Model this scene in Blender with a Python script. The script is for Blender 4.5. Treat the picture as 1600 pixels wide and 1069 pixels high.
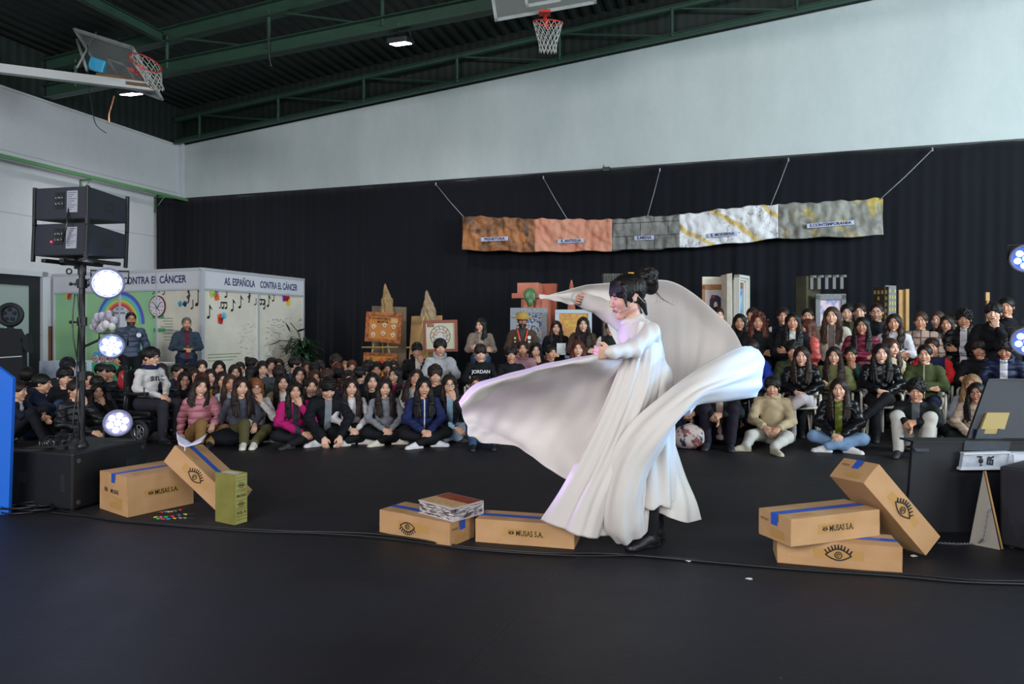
import bpy, bmesh, math, random
import numpy as np
from mathutils import Vector, Matrix, Euler
random.seed(7); np.random.seed(7)
for o in list(bpy.data.objects): bpy.data.objects.remove(o)
SC = bpy.context.scene
COL = SC.collection
PI = math.pi

# ------------------------------------------------------------------ camera, sky, lights, exposure
cam_data = bpy.data.cameras.new('camera')
cam = bpy.data.objects.new('camera', cam_data); COL.objects.link(cam)
cam.location = (0, 0, 1.35); cam.rotation_euler = (PI / 2, 0, 0)
cam_data.sensor_width = 36; cam_data.lens = 24.0; cam_data.shift_y = -19.5 / 1600
cam_data.clip_start = .05; cam_data.clip_end = 200
SC.camera = cam
SC.view_settings.view_transform = 'Standard'; SC.view_settings.look = 'None'
SC.view_settings.gamma = 1; SC.view_settings.exposure = 0.42
SC.view_settings.use_curve_mapping = False

world = bpy.data.worlds.new('daylight'); SC.world = world; world.use_nodes = True
bg = world.node_tree.nodes['Background']
bg.inputs['Color'].default_value = (.82, .90, 1.0, 1); bg.inputs['Strength'].default_value = 0.15

def area(name, loc, aim, size, size_y, power, col):
    l = bpy.data.lights.new(name, 'AREA'); l.shape = 'RECTANGLE'; l.size = size; l.size_y = size_y
    l.energy = power; l.color = col
    o = bpy.data.objects.new(name, l); COL.objects.link(o); o.location = loc
    o.rotation_euler = (Vector(aim) - Vector(loc)).to_track_quat('-Z', 'Y').to_euler()
    return o
def spot(name, loc, aim, power, col, ang=.5, blend=.6, r=.08):
    l = bpy.data.lights.new(name, 'SPOT'); l.energy = power; l.color = col; l.spot_size = ang; l.spot_blend = blend; l.shadow_soft_size = r
    o = bpy.data.objects.new(name, l); COL.objects.link(o); o.location = loc
    o.rotation_euler = (Vector(aim) - Vector(loc)).to_track_quat('-Z', 'Y').to_euler()
    return o
# daylight through the open hall doors behind and to the side of the camera; then two added fills
area('daylight_door_light', (7.5, -5.5, 3.4), (1.5, 9, 1.3), 6, 4.5, 500, (.88, .95, 1.0))
area('left_fill_light', (-5, -6, 5.2), (-1, 11, 2.2), 8, 2.2, 1050, (.97, .97, 1.0))  # fill with no visible source, added to brighten the stall and left side
area('side_fill_light', (12.0, 3.0, 4.2), (6, 13.5, 5.4), 5, 3, 1200, (.76, .93, 1.0))  # added daylight, source unseen, lifts the right end of the back wall
# sun hazed by the sky, coming down through the long roof light above the camera
area('roof_daylight', (9.4, 0.6, 13.0), (-7.5, 9, 2.0), 2.4, 2.4, 3000, (1.0, .97, .90))

# ------------------------------------------------------------------ helpers
def lin(c):
    if isinstance(c, str):
        c = c.lstrip('#'); c = [int(c[i:i+2], 16) / 255 for i in (0, 2, 4)]
        c = [x / 12.92 if x <= .04045 else ((x + .055) / 1.055) ** 2.4 for x in c]
    return (c[0], c[1], c[2], 1)
_mats = {}
class NT:
    """small helper for writing node expressions"""
    def __init__(s, m):
        s.t = m.node_tree; s.n = s.t.nodes; s.l = s.t.links
    def node(s, typ, ins=None, **kw):
        n = s.n.new(typ)
        for k, v in kw.items(): setattr(n, k, v)
        for k, v in (ins or {}).items():
            if hasattr(v, 'is_output'): s.l.new(v, n.inputs[k])
            else: n.inputs[k].default_value = v
        return n
    def m(s, op, a, b=0.0, c=None, clamp=False):
        n = s.n.new('ShaderNodeMath'); n.operation = op; n.use_clamp = clamp
        for i, v in enumerate((a, b) if c is None else (a, b, c)):
            if hasattr(v, 'is_output'): s.l.new(v, n.inputs[i])
            else: n.inputs[i].default_value = v
        return n.outputs[0]
    def mix(s, f, a, b):
        n = s.n.new('ShaderNodeMix'); n.data_type = 'RGBA'
        for i, v in ((0, f), (6, a), (7, b)):
            if hasattr(v, 'is_output'): s.l.new(v, n.inputs[i])
            else: n.inputs[i].default_value = v
        return n.outputs[2]
    def noise(s, vec, scale, detail=3, rough=.5):
        n = s.node('ShaderNodeTexNoise', {'Scale': scale, 'Detail': detail, 'Roughness': rough})
        if vec is not None: s.l.new(vec, n.inputs['Vector'])
        return n.outputs[0]
    def ramp(s, f, a, b):
        n = s.node('ShaderNodeMapRange', {0: f, 1: a, 2: b}); n.clamp = True
        return n.outputs[0]
    def scalev(s, vec, v):
        n = s.node('ShaderNodeMapping', {'Vector': vec, 'Scale': v}); return n.outputs[0]
    def bump(s, h, strength, dist):
        return s.node('ShaderNodeBump', {'Height': h, 'Strength': strength, 'Distance': dist}).outputs[0]
def newmat(name):
    m = bpy.data.materials.new(name); m.use_nodes = True
    return m, NT(m), m.node_tree.nodes['Principled BSDF']
def M(name, col=(.5, .5, .5), rough=.6, metal=0, emit=None, es=1, var=None, bump=None, spec=.5, trans=0):
    """var = (scale, second colour); bump = (scale, strength, distance)"""
    if name in _mats: return _mats[name]
    m, t, p = newmat(name)
    p.inputs['Base Color'].default_value = lin(col); p.inputs['Roughness'].default_value = rough
    p.inputs['Metallic'].default_value = metal; p.inputs['Specular IOR Level'].default_value = spec
    oc = t.node('ShaderNodeTexCoord').outputs['Object']
    if var:
        f = t.ramp(t.noise(oc, var[0], 5, .6), .35, .7)
        t.l.new(t.mix(f, lin(col), lin(var[1])), p.inputs['Base Color'])
    if bump:
        t.l.new(t.bump(t.noise(oc, bump[0], 4), bump[1], bump[2]), p.inputs['Normal'])
    if emit: p.inputs['Emission Color'].default_value = lin(emit); p.inputs['Emission Strength'].default_value = es
    if trans: p.inputs['Transmission Weight'].default_value = trans
    _mats[name] = m; return m

def mesh_np(name, V, Q, smooth=True):
    me = bpy.data.meshes.new(name)
    V = np.asarray(V, np.float32); Q = np.asarray(Q, np.int32); k = Q.shape[1]
    me.vertices.add(len(V)); me.vertices.foreach_set('co', V.ravel())
    me.loops.add(len(Q) * k); me.loops.foreach_set('vertex_index', Q.ravel())
    me.polygons.add(len(Q)); me.polygons.foreach_set('loop_start', np.arange(0, len(Q) * k, k, dtype=np.int32))
    me.polygons.foreach_set('loop_total', np.full(len(Q), k, np.int32))
    me.update(calc_edges=True)
    me.polygons.foreach_set('use_smooth', np.full(len(Q), smooth))
    return me
def ob(name, me, mat=None, parent=None, mtx=None, omat=False):
    o = bpy.data.objects.new(name, me); COL.objects.link(o)
    if mat is not None:
        if omat:
            if not me.materials: me.materials.append(None)
            o.material_slots[0].link = 'OBJECT'; o.material_slots[0].material = mat
        elif len(me.materials) == 0:
            for x in (mat if isinstance(mat, (list, tuple)) else [mat]): me.materials.append(x)
    if parent is not None: o.parent = parent
    if mtx is not None: o.matrix_local = mtx
    return o
def tag(o, label, cat, group=None, kind=None):
    o['label'] = label; o['category'] = cat
    if group: o['group'] = group
    if kind: o['kind'] = kind
    return o
def struct(o): o['kind'] = 'structure'; return o
def empty(name, loc=(0, 0, 0), rz=0, mtx=None):
    o = bpy.data.objects.new(name, None); COL.objects.link(o); o.location = loc; o.rotation_euler = (0, 0, rz)
    o.empty_display_size = .1
    if mtx is not None: o.matrix_world = mtx
    return o
class B:
    """collects shapes in one bmesh"""
    def __init__(s): s.b = bmesh.new()
    def _t(s, vs, m, mi):
        bmesh.ops.transform(s.b, matrix=m, verts=vs)
        if mi:
            for f in {f for v in vs for f in v.link_faces}: f.material_index = mi
    def box(s, lo, hi, mi=0, bev=0, m=None):
        lo = Vector(lo); hi = Vector(hi); c = (lo + hi) / 2; d = hi - lo
        r = bmesh.ops.create_cube(s.b, size=1); vs = r['verts']
        bmesh.ops.transform(s.b, matrix=Matrix.Translation(c) @ Matrix.Diagonal((d.x, d.y, d.z, 1)), verts=vs)
        if bev:
            es = list({e for v in vs for e in v.link_edges})
            rr = bmesh.ops.bevel(s.b, geom=es, offset=bev, segments=2, profile=.6, affect='EDGES')
            vs = list({v for f in rr['faces'] for v in f.verts} | {v for v in vs if v.is_valid})
        s._t(vs, m or Matrix(), mi); return s
    def cyl(s, p, q, r, r2=None, n=12, mi=0, cap=True):
        p = Vector(p); q = Vector(q); d = q - p
        if d.length < 1e-6: return s
        x = bmesh.ops.create_cone(s.b, cap_ends=cap, segments=n, radius1=r, radius2=r if r2 is None else r2, depth=d.length)
        s._t(x['verts'], Matrix.Translation((p + q) / 2) @ d.to_track_quat('Z', 'Y').to_matrix().to_4x4(), mi); return s
    def tube(s, pts, r, n=8, mi=0):
        pts = [Vector(p) for p in pts]; N = len(pts); rings = []
        closed = (pts[0] - pts[-1]).length < 1e-6 and N > 3
        if closed: pts = pts[:-1]; N -= 1
        up = Vector((0, 0, 1)); prev = None
        for i, p in enumerate(pts):
            a = pts[(i + 1) % N] if (closed or i < N - 1) else p; b_ = pts[i - 1] if (closed or i > 0) else p
            t = (a - b_).normalized()
            if prev is None:
                prev = t.cross(up if abs(t.z) < .9 else Vector((1, 0, 0))).normalized()
            else:
                prev = (prev - t * prev.dot(t)).normalized()
            w = t.cross(prev); rr = r[i] if isinstance(r, (list, tuple)) else r
            rings.append([s.b.verts.new(p + (prev * math.cos(2 * PI * k / n) + w * math.sin(2 * PI * k / n)) * rr) for k in range(n)])
        for i in range(N if closed else N - 1):
            A = rings[i]; C = rings[(i + 1) % N]
            for k in range(n):
                f = s.b.faces.new((A[k], A[(k + 1) % n], C[(k + 1) % n], C[k])); f.material_index = mi; f.smooth = True
        if not closed:
            for R_ in (rings[0], rings[-1]):
                try: f = s.b.faces.new(R_); f.material_index = mi
                except Exception: pass
        return s
    def ell(s, c, r, mi=0, sub=2, m=None):
        x = bmesh.ops.create_icosphere(s.b, subdivisions=sub, radius=1)
        if isinstance(r, (int, float)): r = (r, r, r)
        s._t(x['verts'], (m or Matrix()) @ Matrix.Translation(c) @ Matrix.Diagonal((*r, 1)), mi)
        for v in x['verts']:
            for f in v.link_faces: f.smooth = True
        return s
    def poly(s, pts, mi=0, thick=None):
        vs = [s.b.verts.new(Vector(p)) for p in pts]; f = s.b.faces.new(vs); f.material_index = mi
        if thick is not None:
            r = bmesh.ops.extrude_face_region(s.b, geom=[f])
            nv = [g for g in r['geom'] if isinstance(g, bmesh.types.BMVert)]
            bmesh.ops.translate(s.b, vec=Vector(thick), verts=nv)
            for v in nv:
                for g in v.link_faces: g.material_index = mi
        return s
    def torus(s, c, R, r, ax=(0, 0, 1), n=24, k=8, mi=0):
        q = Vector(ax).to_track_quat('Z', 'Y').to_matrix()
        pts = [Vector(c) + q @ Vector((R * math.cos(2 * PI * i / n), R * math.sin(2 * PI * i / n), 0)) for i in range(n)]
        return s.tube(pts + [pts[0]], r, k, mi)
    def done(s, name, mats, parent=None, mtx=None, smooth=False, ang=None):
        bmesh.ops.recalc_face_normals(s.b, faces=s.b.faces)
        if smooth:
            for f in s.b.faces: f.smooth = True
        me = bpy.data.meshes.new(name); s.b.to_mesh(me); s.b.free()
        if ang is not None:
            me.shade_smooth() if hasattr(me, 'shade_smooth') else None
            me.set_sharp_from_angle(angle=ang)
        return ob(name, me, mats, parent, mtx)
def text(name, s, size, mat, parent=None, mtx=None, align='CENTER', ext=.0006, bold=0, sx=1):
    c = bpy.data.curves.new(name, 'FONT'); c.body = s; c.size = size; c.align_x = align; c.align_y = 'CENTER'
    c.extrude = ext; c.offset = bold; c.resolution_u = 3
    c.materials.append(mat)
    tmp = bpy.data.objects.new('tmp_text', c); COL.objects.link(tmp)
    bpy.context.view_layer.update()
    me = bpy.data.meshes.new_from_object(tmp.evaluated_get(bpy.context.evaluated_depsgraph_get())); me.name = name
    bpy.data.objects.remove(tmp); o = bpy.data.objects.new(name, me); COL.objects.link(o)
    if parent is not None: o.parent = parent
    m = mtx or Matrix()
    o.matrix_local = m @ Matrix.Diagonal((sx, 1, 1, 1)); return o
def frame(o, x, y):
    """matrix with local x along x, local y along y, origin o"""
    x = Vector(x).normalized(); y = Vector(y); y = (y - x * y.dot(x)).normalized(); z = x.cross(y)
    m = Matrix.Identity(4)
    for i in range(3): m[i][0] = x[i]; m[i][1] = y[i]; m[i][2] = z[i]; m[i][3] = o[i]
    return m
def at(px, py, Y):
    """world point seen at photo pixel px,py when it stands Y metres in front of the camera plane (survey of the photo)"""
    return Vector(((px - 800) * Y / 1067., Y, 1.35 + (515 - py) * Y / 1067.))
def ground(px, py): return at(px, py, 1.35 * 1067 / (py - 515))
# room axes: D1 runs along the back wall away from the left wall, D2 along the left wall to the corner
A1 = math.atan2(-.299, .954)
D1 = Vector((.954, -.299, 0)).normalized(); D2 = Vector((.299, .954, 0)).normalized()
CORNER = Vector((-8.65, 17.87, 0))
def room(s, t, z=0):
    """s metres along the back wall from the corner, t metres out from the wall towards the camera"""
    return CORNER + D1 * s - D2 * t + Vector((0, 0, z))
def s_at(px, t=0):
    """s coordinate of the point at distance t off the back wall seen in column px"""
    k = (px - 800) / 1067.; P = CORNER - D2 * t
    return (k * P.y - P.x) / (D1.x - k * D1.y)
# ------------------------------------------------------------------ the hall
def wall_mat(name, a, b, seams=0):
    m, t, p = newmat(name)
    oc = t.node('ShaderNodeTexCoord').outputs['Object']
    n1 = t.ramp(t.noise(t.scalev(oc, (1, 1, .35)), 1.1, 6, .62), .3, .75)
    n2 = t.ramp(t.noise(oc, 9, 4, .6), .3, .8)
    c = t.mix(n1, lin(a), lin(b)); c = t.mix(t.m('MULTIPLY', n2, .10), c, lin('#8d8f8c'))
    if seams:
        sx = t.node('ShaderNodeSeparateXYZ', {0: oc}).outputs
        f = t.m('FRACT', t.m('MULTIPLY', sx[2], 1 / seams)); f = t.m('LESS_THAN', f, .018)
        c = t.mix(t.m('MULTIPLY', f, .45), c, lin('#77787a'))
    t.l.new(c, p.inputs['Base Color']); p.inputs['Roughness'].default_value = .75
    t.l.new(t.bump(n2, .15, .01), p.inputs['Normal'])
    return m
m_floor, t, p = newmat('black_stage_floor')
oc = t.node('ShaderNodeTexCoord').outputs['Object']
n1 = t.ramp(t.noise(oc, .8, 5, .6), .3, .7); n2 = t.noise(oc, 60, 3, .6)
c = t.mix(n1, lin('#17161a'), lin('#201e23'))
spk = t.ramp(t.noise(oc, 38, 2, .4), .74, .79)
c = t.mix(t.m('MULTIPLY', spk, .35), c, lin('#6b6a68'))
scr = t.ramp(t.noise(t.scalev(oc, (1.2, 9, 1)), 3.5, 6, .75), .55, .75); c = t.mix(t.m('MULTIPLY', scr, .35), c, lin('#3a3839'))
t.l.new(c, p.inputs['Base Color'])
t.l.new(t.ramp(n1, -2.2, 2.4), p.inputs['Roughness']); p.inputs['Specular IOR Level'].default_value = .32
t.l.new(t.bump(n2, .25, .004), p.inputs['Normal'])
b = B(); b.box((-16, -9, -.12), (17, 22, 0)); fl = struct(b.done('floor', m_floor))
# seams of the black floor sheets, taped
m_seam = M('floor_seam_tape', '#131317', .45)
b = B()
for p0, p1 in ((ground(900, 868), ground(700, 1068)), (ground(150, 812), ground(1598, 925))):
    d = (p1 - p0).normalized(); w = Vector((-d.y, d.x, 0)) * .004
    b.poly([p0 - w, p1 - w, p1 + w, p0 + w], thick=(0, 0, .0015))
struct(b.done('trim_1', m_seam))

GS = .09                                       # slope of the wall top along the back wall
m_wall = wall_mat('painted_gable_wall', '#a9b1b0', '#b9bfbe')
b = B(); L = 27
b.poly([room(0, 0, 0), room(L, 0, 0), room(L, 0, 6.16 + GS * L), room(0, 0, 6.16)], thick=D2 * .25)
struct(b.done('wall_back', m_wall))
m_wl = wall_mat('painted_panel_wall', '#b9bcc0', '#c6c7c8', 1.22)
b = B(); LW = 26
# the left wall with the opening of its glazed door
ds0, ds1, dz = 3.83, 6.1, 2.45                 # door opening measured along the wall from the corner
def lw(t_, z, off=0): return room(-off, t_, z)
def lwbox(bb, t0, t1, z0, z1, off=0, th=-.25, mi=0):
    bb.poly([lw(t0, z0, off), lw(t1, z0, off), lw(t1, z1, off), lw(t0, z1, off)], mi, thick=-D1 * (-th if th < 0 else -th))
lwbox(b, 0, ds0, 0, 6.16); lwbox(b, ds1, LW, 0, 6.16); lwbox(b, ds0, ds1, dz, 6.16)
struct(b.done('wall_left', m_wl))
# brown dado between the door and the corner
b = B(); b.poly([lw(0, 0), lw(ds0 - .12, 0), lw(ds0 - .12, 1.42), lw(0, 1.42)], thick=D1 * .012)
struct(b.done('trim_2', M('brown_dado', '#6d4a35', .55)))
b = B()
b.box((-.05, -.05, 0), (.05, .05, 6.2), m=Matrix.Translation(room(.05, .05)) @ Matrix.Rotation(A1, 4, 'Z'))
struct(b.done('trim_3', M('corner_post_white', '#b9bcc0', .5)))
# glazed door: dark frame and pale frosted pane, white casing
b = B()
def lb(bb, t0, t1, z0, z1, o0, o1, mi=0):
    pts = [room(o0, t0, z0), room(o0, t1, z0), room(o0, t1, z1), room(o0, t0, z1)]
    bb.poly(pts, mi, thick=D1 * (o1 - o0))
for a, c2, z0, z1 in ((ds0, ds0 + .22, 0, dz), (ds1 - .2, ds1, 0, dz), (ds0 + .22, ds1 - .2, dz - .2, dz), (ds0 + .22, ds1 - .2, 0, .25), (ds0 + 1.22, ds0 + 1.36, .25, dz - .2)):
    lb(b, a, c2, z0, z1, -.12, -.04)
door = struct(b.done('door_1', M('door_frame_black', '#15171d', .4)))
b = B(); lb(b, ds0 + .2, ds1 - .18, .2, dz - .18, -.10, -.07)
pn = b.done('door_pane', M('frosted_glass', '#8f9c98', .25, spec=.6), door)
b = B()
lb(b, ds0 - .12, ds0, 0, dz + .1, 0, .03); lb(b, ds1, ds1 + .1, 0, dz + .1, 0, .03); lb(b, ds0 - .12, ds1 + .1, dz, dz + .1, 0, .03)
b.done('door_casing', M('white_casing', '#b4b6bc', .5), door)

# ceiling: dark green corrugated sheet rising with the gable, ribs run along D2
m_ceil = M('dark_green_steel_sheet', '#1f2722', .6, .1, var=(1.5, '#171d19'))
def corr(p0, du, dv, nu, lv, amp, per, n):
    """corrugated sheet: p0 corner, du unit across the ribs, length nu; dv unit along the ribs"""
    V, Q = [], []; k = int(nu / per) * 4
    prof = [0, 0, 1, 1]
    for i in range(k + 1):
        q = p0 + du * (i * per / 4) + n * (amp * prof[i % 4])
        V += [q, q + dv * lv]
    for i in range(k): Q.append((2 * i, 2 * i + 1, 2 * i + 3, 2 * i + 2))
    return mesh_np('sheet', [tuple(v) for v in V], Q, False)
du = (D1 + Vector((0, 0, GS))).normalized()
me = corr(room(-.2, -.2, 6.16 + .95), du, -D2, 26, 9.4, .030, .26, Vector((0, 0, 1)))
struct(ob('ceiling', me, m_ceil))
me = corr(room(-.2, 9.2, 6.16 + .95), du, -D2, 5.2, 18, .030, .26, Vector((0, 0, 1)))      # the roof light lies open beyond this sheet
struct(ob('ceiling_side_sheet', me, m_ceil))
me = corr(room(9.4, 9.2, 6.16 + .95 + .09 * 9.6), du, -D2, 16.4, 18, .030, .26, Vector((0, 0, 1)))  # unseen sheet, added to keep the roof daylight off the dancer
struct(ob('ceiling_far_sheet', me, m_ceil))
# green corrugated infill between wall head and roof, above both walls
me = corr(room(-.3, -.05, 6.0), du, Vector((0, 0, 1)), 26, 1.15, .005, .2, D2)
struct(ob('wall_back_infill', me, M('green_infill_sheet', '#16201b', .6, .1)))
me = corr(room(-.05, -.3, 6.1), -D2, Vector((0, 0, 1)), 26, 1.05, .005, .2, -D1)
struct(ob('wall_left_infill', me, M('green_infill_sheet')))
m_beam = M('green_painted_steel', '#2e4a3c', .45, .1, var=(3, '#273f33'))
def ibar(bb, p, q, w=.08, h=.12):
    p = Vector(p); q = Vector(q); d = (q - p); m = frame(p, d, Vector((0, 0, 1)).cross(d))
    Ld = d.length
    bb.box((0, -w, -h), (Ld, w, -h + .015), m=m); bb.box((0, -w, h - .015), (Ld, w, h), m=m); bb.box((0, -.008, -h), (Ld, .008, h), m=m)
def truss(name, t_, zl, zu, sl, su, s1=25, step=2.35, label=None, w=.09, h=.1, s0=0):
    r = empty(name, room(0, t_, 6.1))
    inv = r.matrix_world.inverted() if False else Matrix.Translation(-Vector(r.location))
    b = B(); ibar(b, room(s0, t_, zl), room(s1, t_, zl + sl * (s1 - s0)), w, h); b.done('lower_chord', m_beam, r, inv)
    b = B(); ibar(b, room(s0, t_, zu), room(s1, t_, zu + su * (s1 - s0)), w, h); b.done('upper_chord', m_beam, r, inv)
    s = s0 + .8; i = 0
    while s < s1 - .5:
        a = room(s, t_, zl + sl * (s - s0)); c = room(s, t_, zu + su * (s - s0)); c2 = room(min(s + step, s1), t_, zl + sl * (min(s + step, s1) - s0))
        b = B(); b.cyl(a, c, .035, n=8); b.done('web_post', m_beam, r, inv)
        b = B(); b.cyl(c, c2, .02, n=6); b.done('web_brace', m_beam, r, inv)
        s += step
    tag(r, label, 'roof truss'); return r
truss('roof_truss', .25, 6.18, 6.75, GS, GS, label='green steel roof truss running along the top of the back wall', w=.05, h=.05)
truss('roof_truss', 3.72, 6.32, 6.86, .045, .075, label='green steel roof truss crossing the hall that carries the two lit floodlights', w=.1, h=.13)
b = B(); ibar(b, Vector((0, 0, 0)), -D2 * 18, .06, .09)
pu = b.done('roof_purlin', m_beam); pu.location = room(3.2, 3.9, 7.0)
tag(pu, 'green steel purlin running to the camera above the side basketball board', 'roof beam')
# green pipe on brackets along the left wall at curtain height
m_rail = M('green_rail_paint', '#5d8a5c', .45, var=(2, '#4f7a52'))
z_r = 4.68
r = empty('wall_rail', room(.35, 0, z_r)); inv = Matrix.Translation(-r.location)
b = B(); b.box((-.035, -14, -.035), (.035, .1, .035), m=Matrix.Translation(room(.35, 0, z_r)) @ Matrix.Rotation(A1, 4, 'Z'))
b.done('rail_tube', m_rail, r, inv)
for tt in (.9, 2.95, 5.0, 7.1):
    b = B(); P = room(0.01, tt, z_r)
    b.tube([P + Vector((0, 0, -.42)), P + Vector((0, 0, -.03))], .018); b.tube([P + Vector((0, 0, -.04)), P + D1 * .36 + Vector((0, 0, -.04))], .018)
    b.tube([P + Vector((0, 0, -.36)), P + D1 * .3 + Vector((0, 0, -.05))], .009)
    b.done('rail_bracket', m_rail, r, inv)
tag(r, 'long pale green square rail on brackets along the panelled side wall', 'rail')
r['kind'] = 'structure'

# black curtain in soft folds across the lower back wall
m_cur, t, p = newmat('black_curtain_cloth')
oc = t.node('ShaderNodeTexCoord').outputs['Object']
t.l.new(t.mix(t.noise(t.scalev(oc, (3, 3, .3)), 1.5, 4), lin('#06070d'), lin('#0b0d16')), p.inputs['Base Color'])
p.inputs['Roughness'].default_value = .85; p.inputs['Sheen Weight'].default_value = .12; p.inputs['Specular IOR Level'].default_value = .2
s0, s1 = -.62, 21.0; nu, nv = 900, 26
U = np.linspace(s0, s1, nu)[:, None]; Vv = np.linspace(0, 1, nv)[None, :]
topz = 4.70 + .0 * U + .012 * np.sin(U * 2.1) + .01 * np.sin(U * 5.3)
Z = (1 - Vv) * topz + Vv * .02
fold = (.030 * np.sin(U * 8.3 + 1.1 * np.sin(U * 1.7)) + .022 * np.sin(U * 15.1 + 2 * np.sin(U * .9))) * (.12 + .88 * Vv) + .015 * np.sin(U * 31 + Vv * 2) * (.2 + .8 * Vv)
T = .20 + fold
UE = np.maximum(U, .12); TE = np.where(U < .12, T * 0 + .20 + (.12 - U), T) + 0 * U; UE = UE + np.where(U < .12, fold * .6, 0)
X = CORNER.x + D1.x * UE - D2.x * TE; Y = CORNER.y + D1.y * UE - D2.y * TE
P = np.stack([X + 0 * Z, Y + 0 * Z, Z], -1).reshape(-1, 3)
idx = np.arange(nu * nv).reshape(nu, nv)
Q = np.stack([idx[:-1, :-1], idx[:-1, 1:], idx[1:, 1:], idx[1:, :-1]], -1).reshape(-1, 4)
cu = ob('stage_curtain', mesh_np('curtain', P, Q), m_cur)
sm = cu.modifiers.new('thick', 'SOLIDIFY'); sm.thickness = .01
tag(cu, 'black cloth curtain covering the lower back wall behind the crowd', 'curtain')
b = B()
b.box((0, -.02, -.02), (21, .02, .02), m=Matrix.Translation(room(-.1, .14, 4.73)) @ Matrix.Rotation(A1, 4, 'Z'))
tag(b.done('curtain_batten', M('black_metal', '#101114', .4)), 'thin black batten holding the curtain head on the wall', 'batten')
# small black box on the wall above the curtain
b = B(); m_ = Matrix.Translation(at(947, 266, 14.4)) @ Matrix.Rotation(A1, 4, 'Z')
b.box((-.06, -.1, -.04), (.09, .12, .05), bev=.005, m=m_); b.cyl(m_ @ Vector((-.05, 0, .05)), m_ @ Vector((-.05, 0, .11)), .012)
tag(b.done('wall_bracket', M('black_metal')), 'small black bracket box fixed on the wall above the curtain', 'bracket')

# floodlights under the truss
def flood(px, py, Y, label):
    P = at(px, py, Y); r = empty('floodlight', P)
    b = B(); b.box((-.19, -.17, 0), (.19, .17, .09), bev=.015); b.done('housing', M('floodlight_housing', '#15161a', .5), r)
    b = B(); b.box((-.15, -.13, -.012), (.15, .13, 0)); b.done('lamp_glass', M('floodlight_glow', '#ffffff', emit='#f3f0ff', es=14), r)
    b = B(); b.tube([(-.2, 0, .04), (-.2, 0, .2), (.2, 0, .2), (.2, 0, .04)], .012); b.cyl((0, 0, .2), (0, 0, .34), .015); b.done('yoke', M('black_metal'), r)
    r.rotation_euler = (.25, 0, A1)
    l = bpy.data.lights.new('floodlight_beam', 'SPOT'); l.energy = 260; l.spot_size = 2.3; l.spot_blend = .8; l.color = (.95, .95, 1); l.shadow_soft_size = .12
    lo = bpy.data.objects.new('floodlight_beam', l); COL.objects.link(lo); lo.location = P + Vector((0, 0, -.05)); lo.rotation_euler = (.3, 0, 0)
    tag(r, label, 'floodlight')
flood(205, 147, 13.4, 'lit square floodlight under the truss near the side basketball board')
flood(626, 68, 11.95, 'lit square floodlight under the truss in the middle of the ceiling')

# loose cables hanging from the roof
def cable(name, pts, r, label, mat=None, cat='cable', n=6):
    P = [Vector(p) for p in pts]; out = []
    for i in range(len(P) - 1):
        p0 = P[max(i - 1, 0)]; p1 = P[i]; p2 = P[i + 1]; p3 = P[min(i + 2, len(P) - 1)]
        for k in range(6):
            u = k / 6; out.append(.5 * ((2 * p1) + (p2 - p0) * u + (2 * p0 - 5 * p1 + 4 * p2 - p3) * u * u + (3 * p1 - p0 - 3 * p2 + p3) * u ** 3))
    out.append(P[-1]); b = B(); b.tube(out, r, n)
    o = b.done(name, mat or M('black_rubber', '#0c0c0e', .5))
    if label: tag(o, label, cat)
    return o
cable('hanging_cable', [at(178, 150, 13.4), at(174, 165, 13.4), at(170, 178, 13.4), at(170, 192, 13.4)], .014, 'short orange brown cable end hanging below the floodlight', M('orange_cable', '#8a5a3c', .6))
cable('hanging_cable', [at(137, 70, 11.5), at(138, 130, 11.5), at(144, 170, 11.5), at(150, 195, 11.5), at(166, 208, 11.5)], .007, 'thin black loose wire dangling from the side basketball board')
cable('hanging_cable', [at(422, 38, 12.6), at(420, 60, 12.6), at(421, 90, 12.6), at(424, 104, 12.6)], .014, 'grey hooked wire hanging from the roof truss', M('grey_metal', '#4c4f4e', .4, .6))

# basketball backboards folded up under the roof
m_white = M('white_paint', '#8f918f', .5, var=(4, '#7b7d7b')); m_red = M('hoop_red', '#b5301f', .45); m_net = M('net_cord', '#b9bab6', .7)
m_glass, t, p = newmat('board_acrylic')
p.inputs['Base Color'].default_value = lin('#6e726f'); p.inputs['Roughness'].default_value = .25; p.inputs['Alpha'].default_value = .55
m_glass.blend_method = 'BLEND' if hasattr(m_glass, 'blend_method') else 'OPAQUE'
def hoop(root, c, nrm, up, R=.225, net_len=.42, drop=Vector((0, 0, -1))):
    """rim centre c, rim axis nrm; the net hangs along drop"""
    b = B(); b.torus(c, R, .011, nrm, 28, 8); b.done('rim', m_red, root)
    b = B(); q = Vector(nrm).to_track_quat('Z', 'Y').to_matrix(); n = 14; lv = 7
    rings = []
    for j in range(lv):
        f = j / (lv - 1); rr = R * (1 - .42 * min(1, f * 1.3)); cc = Vector(c) + Vector(drop) * net_len * f
        rings.append([cc + q @ Vector((rr * math.cos(2 * PI * (i + .5 * (j % 2)) / n), rr * math.sin(2 * PI * (i + .5 * (j % 2)) / n), 0)) for i in range(n)])
    for j in range(lv - 1):
        for i in range(n):
            o2 = i if j % 2 == 0 else (i + 1) % n
            b.tube([rings[j][i], rings[j + 1][o2]], .0045, 4); b.tube([rings[j][i], rings[j + 1][(o2 - 1) % n]], .0045, 4)
    b.done('net', m_net, root)
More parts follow.
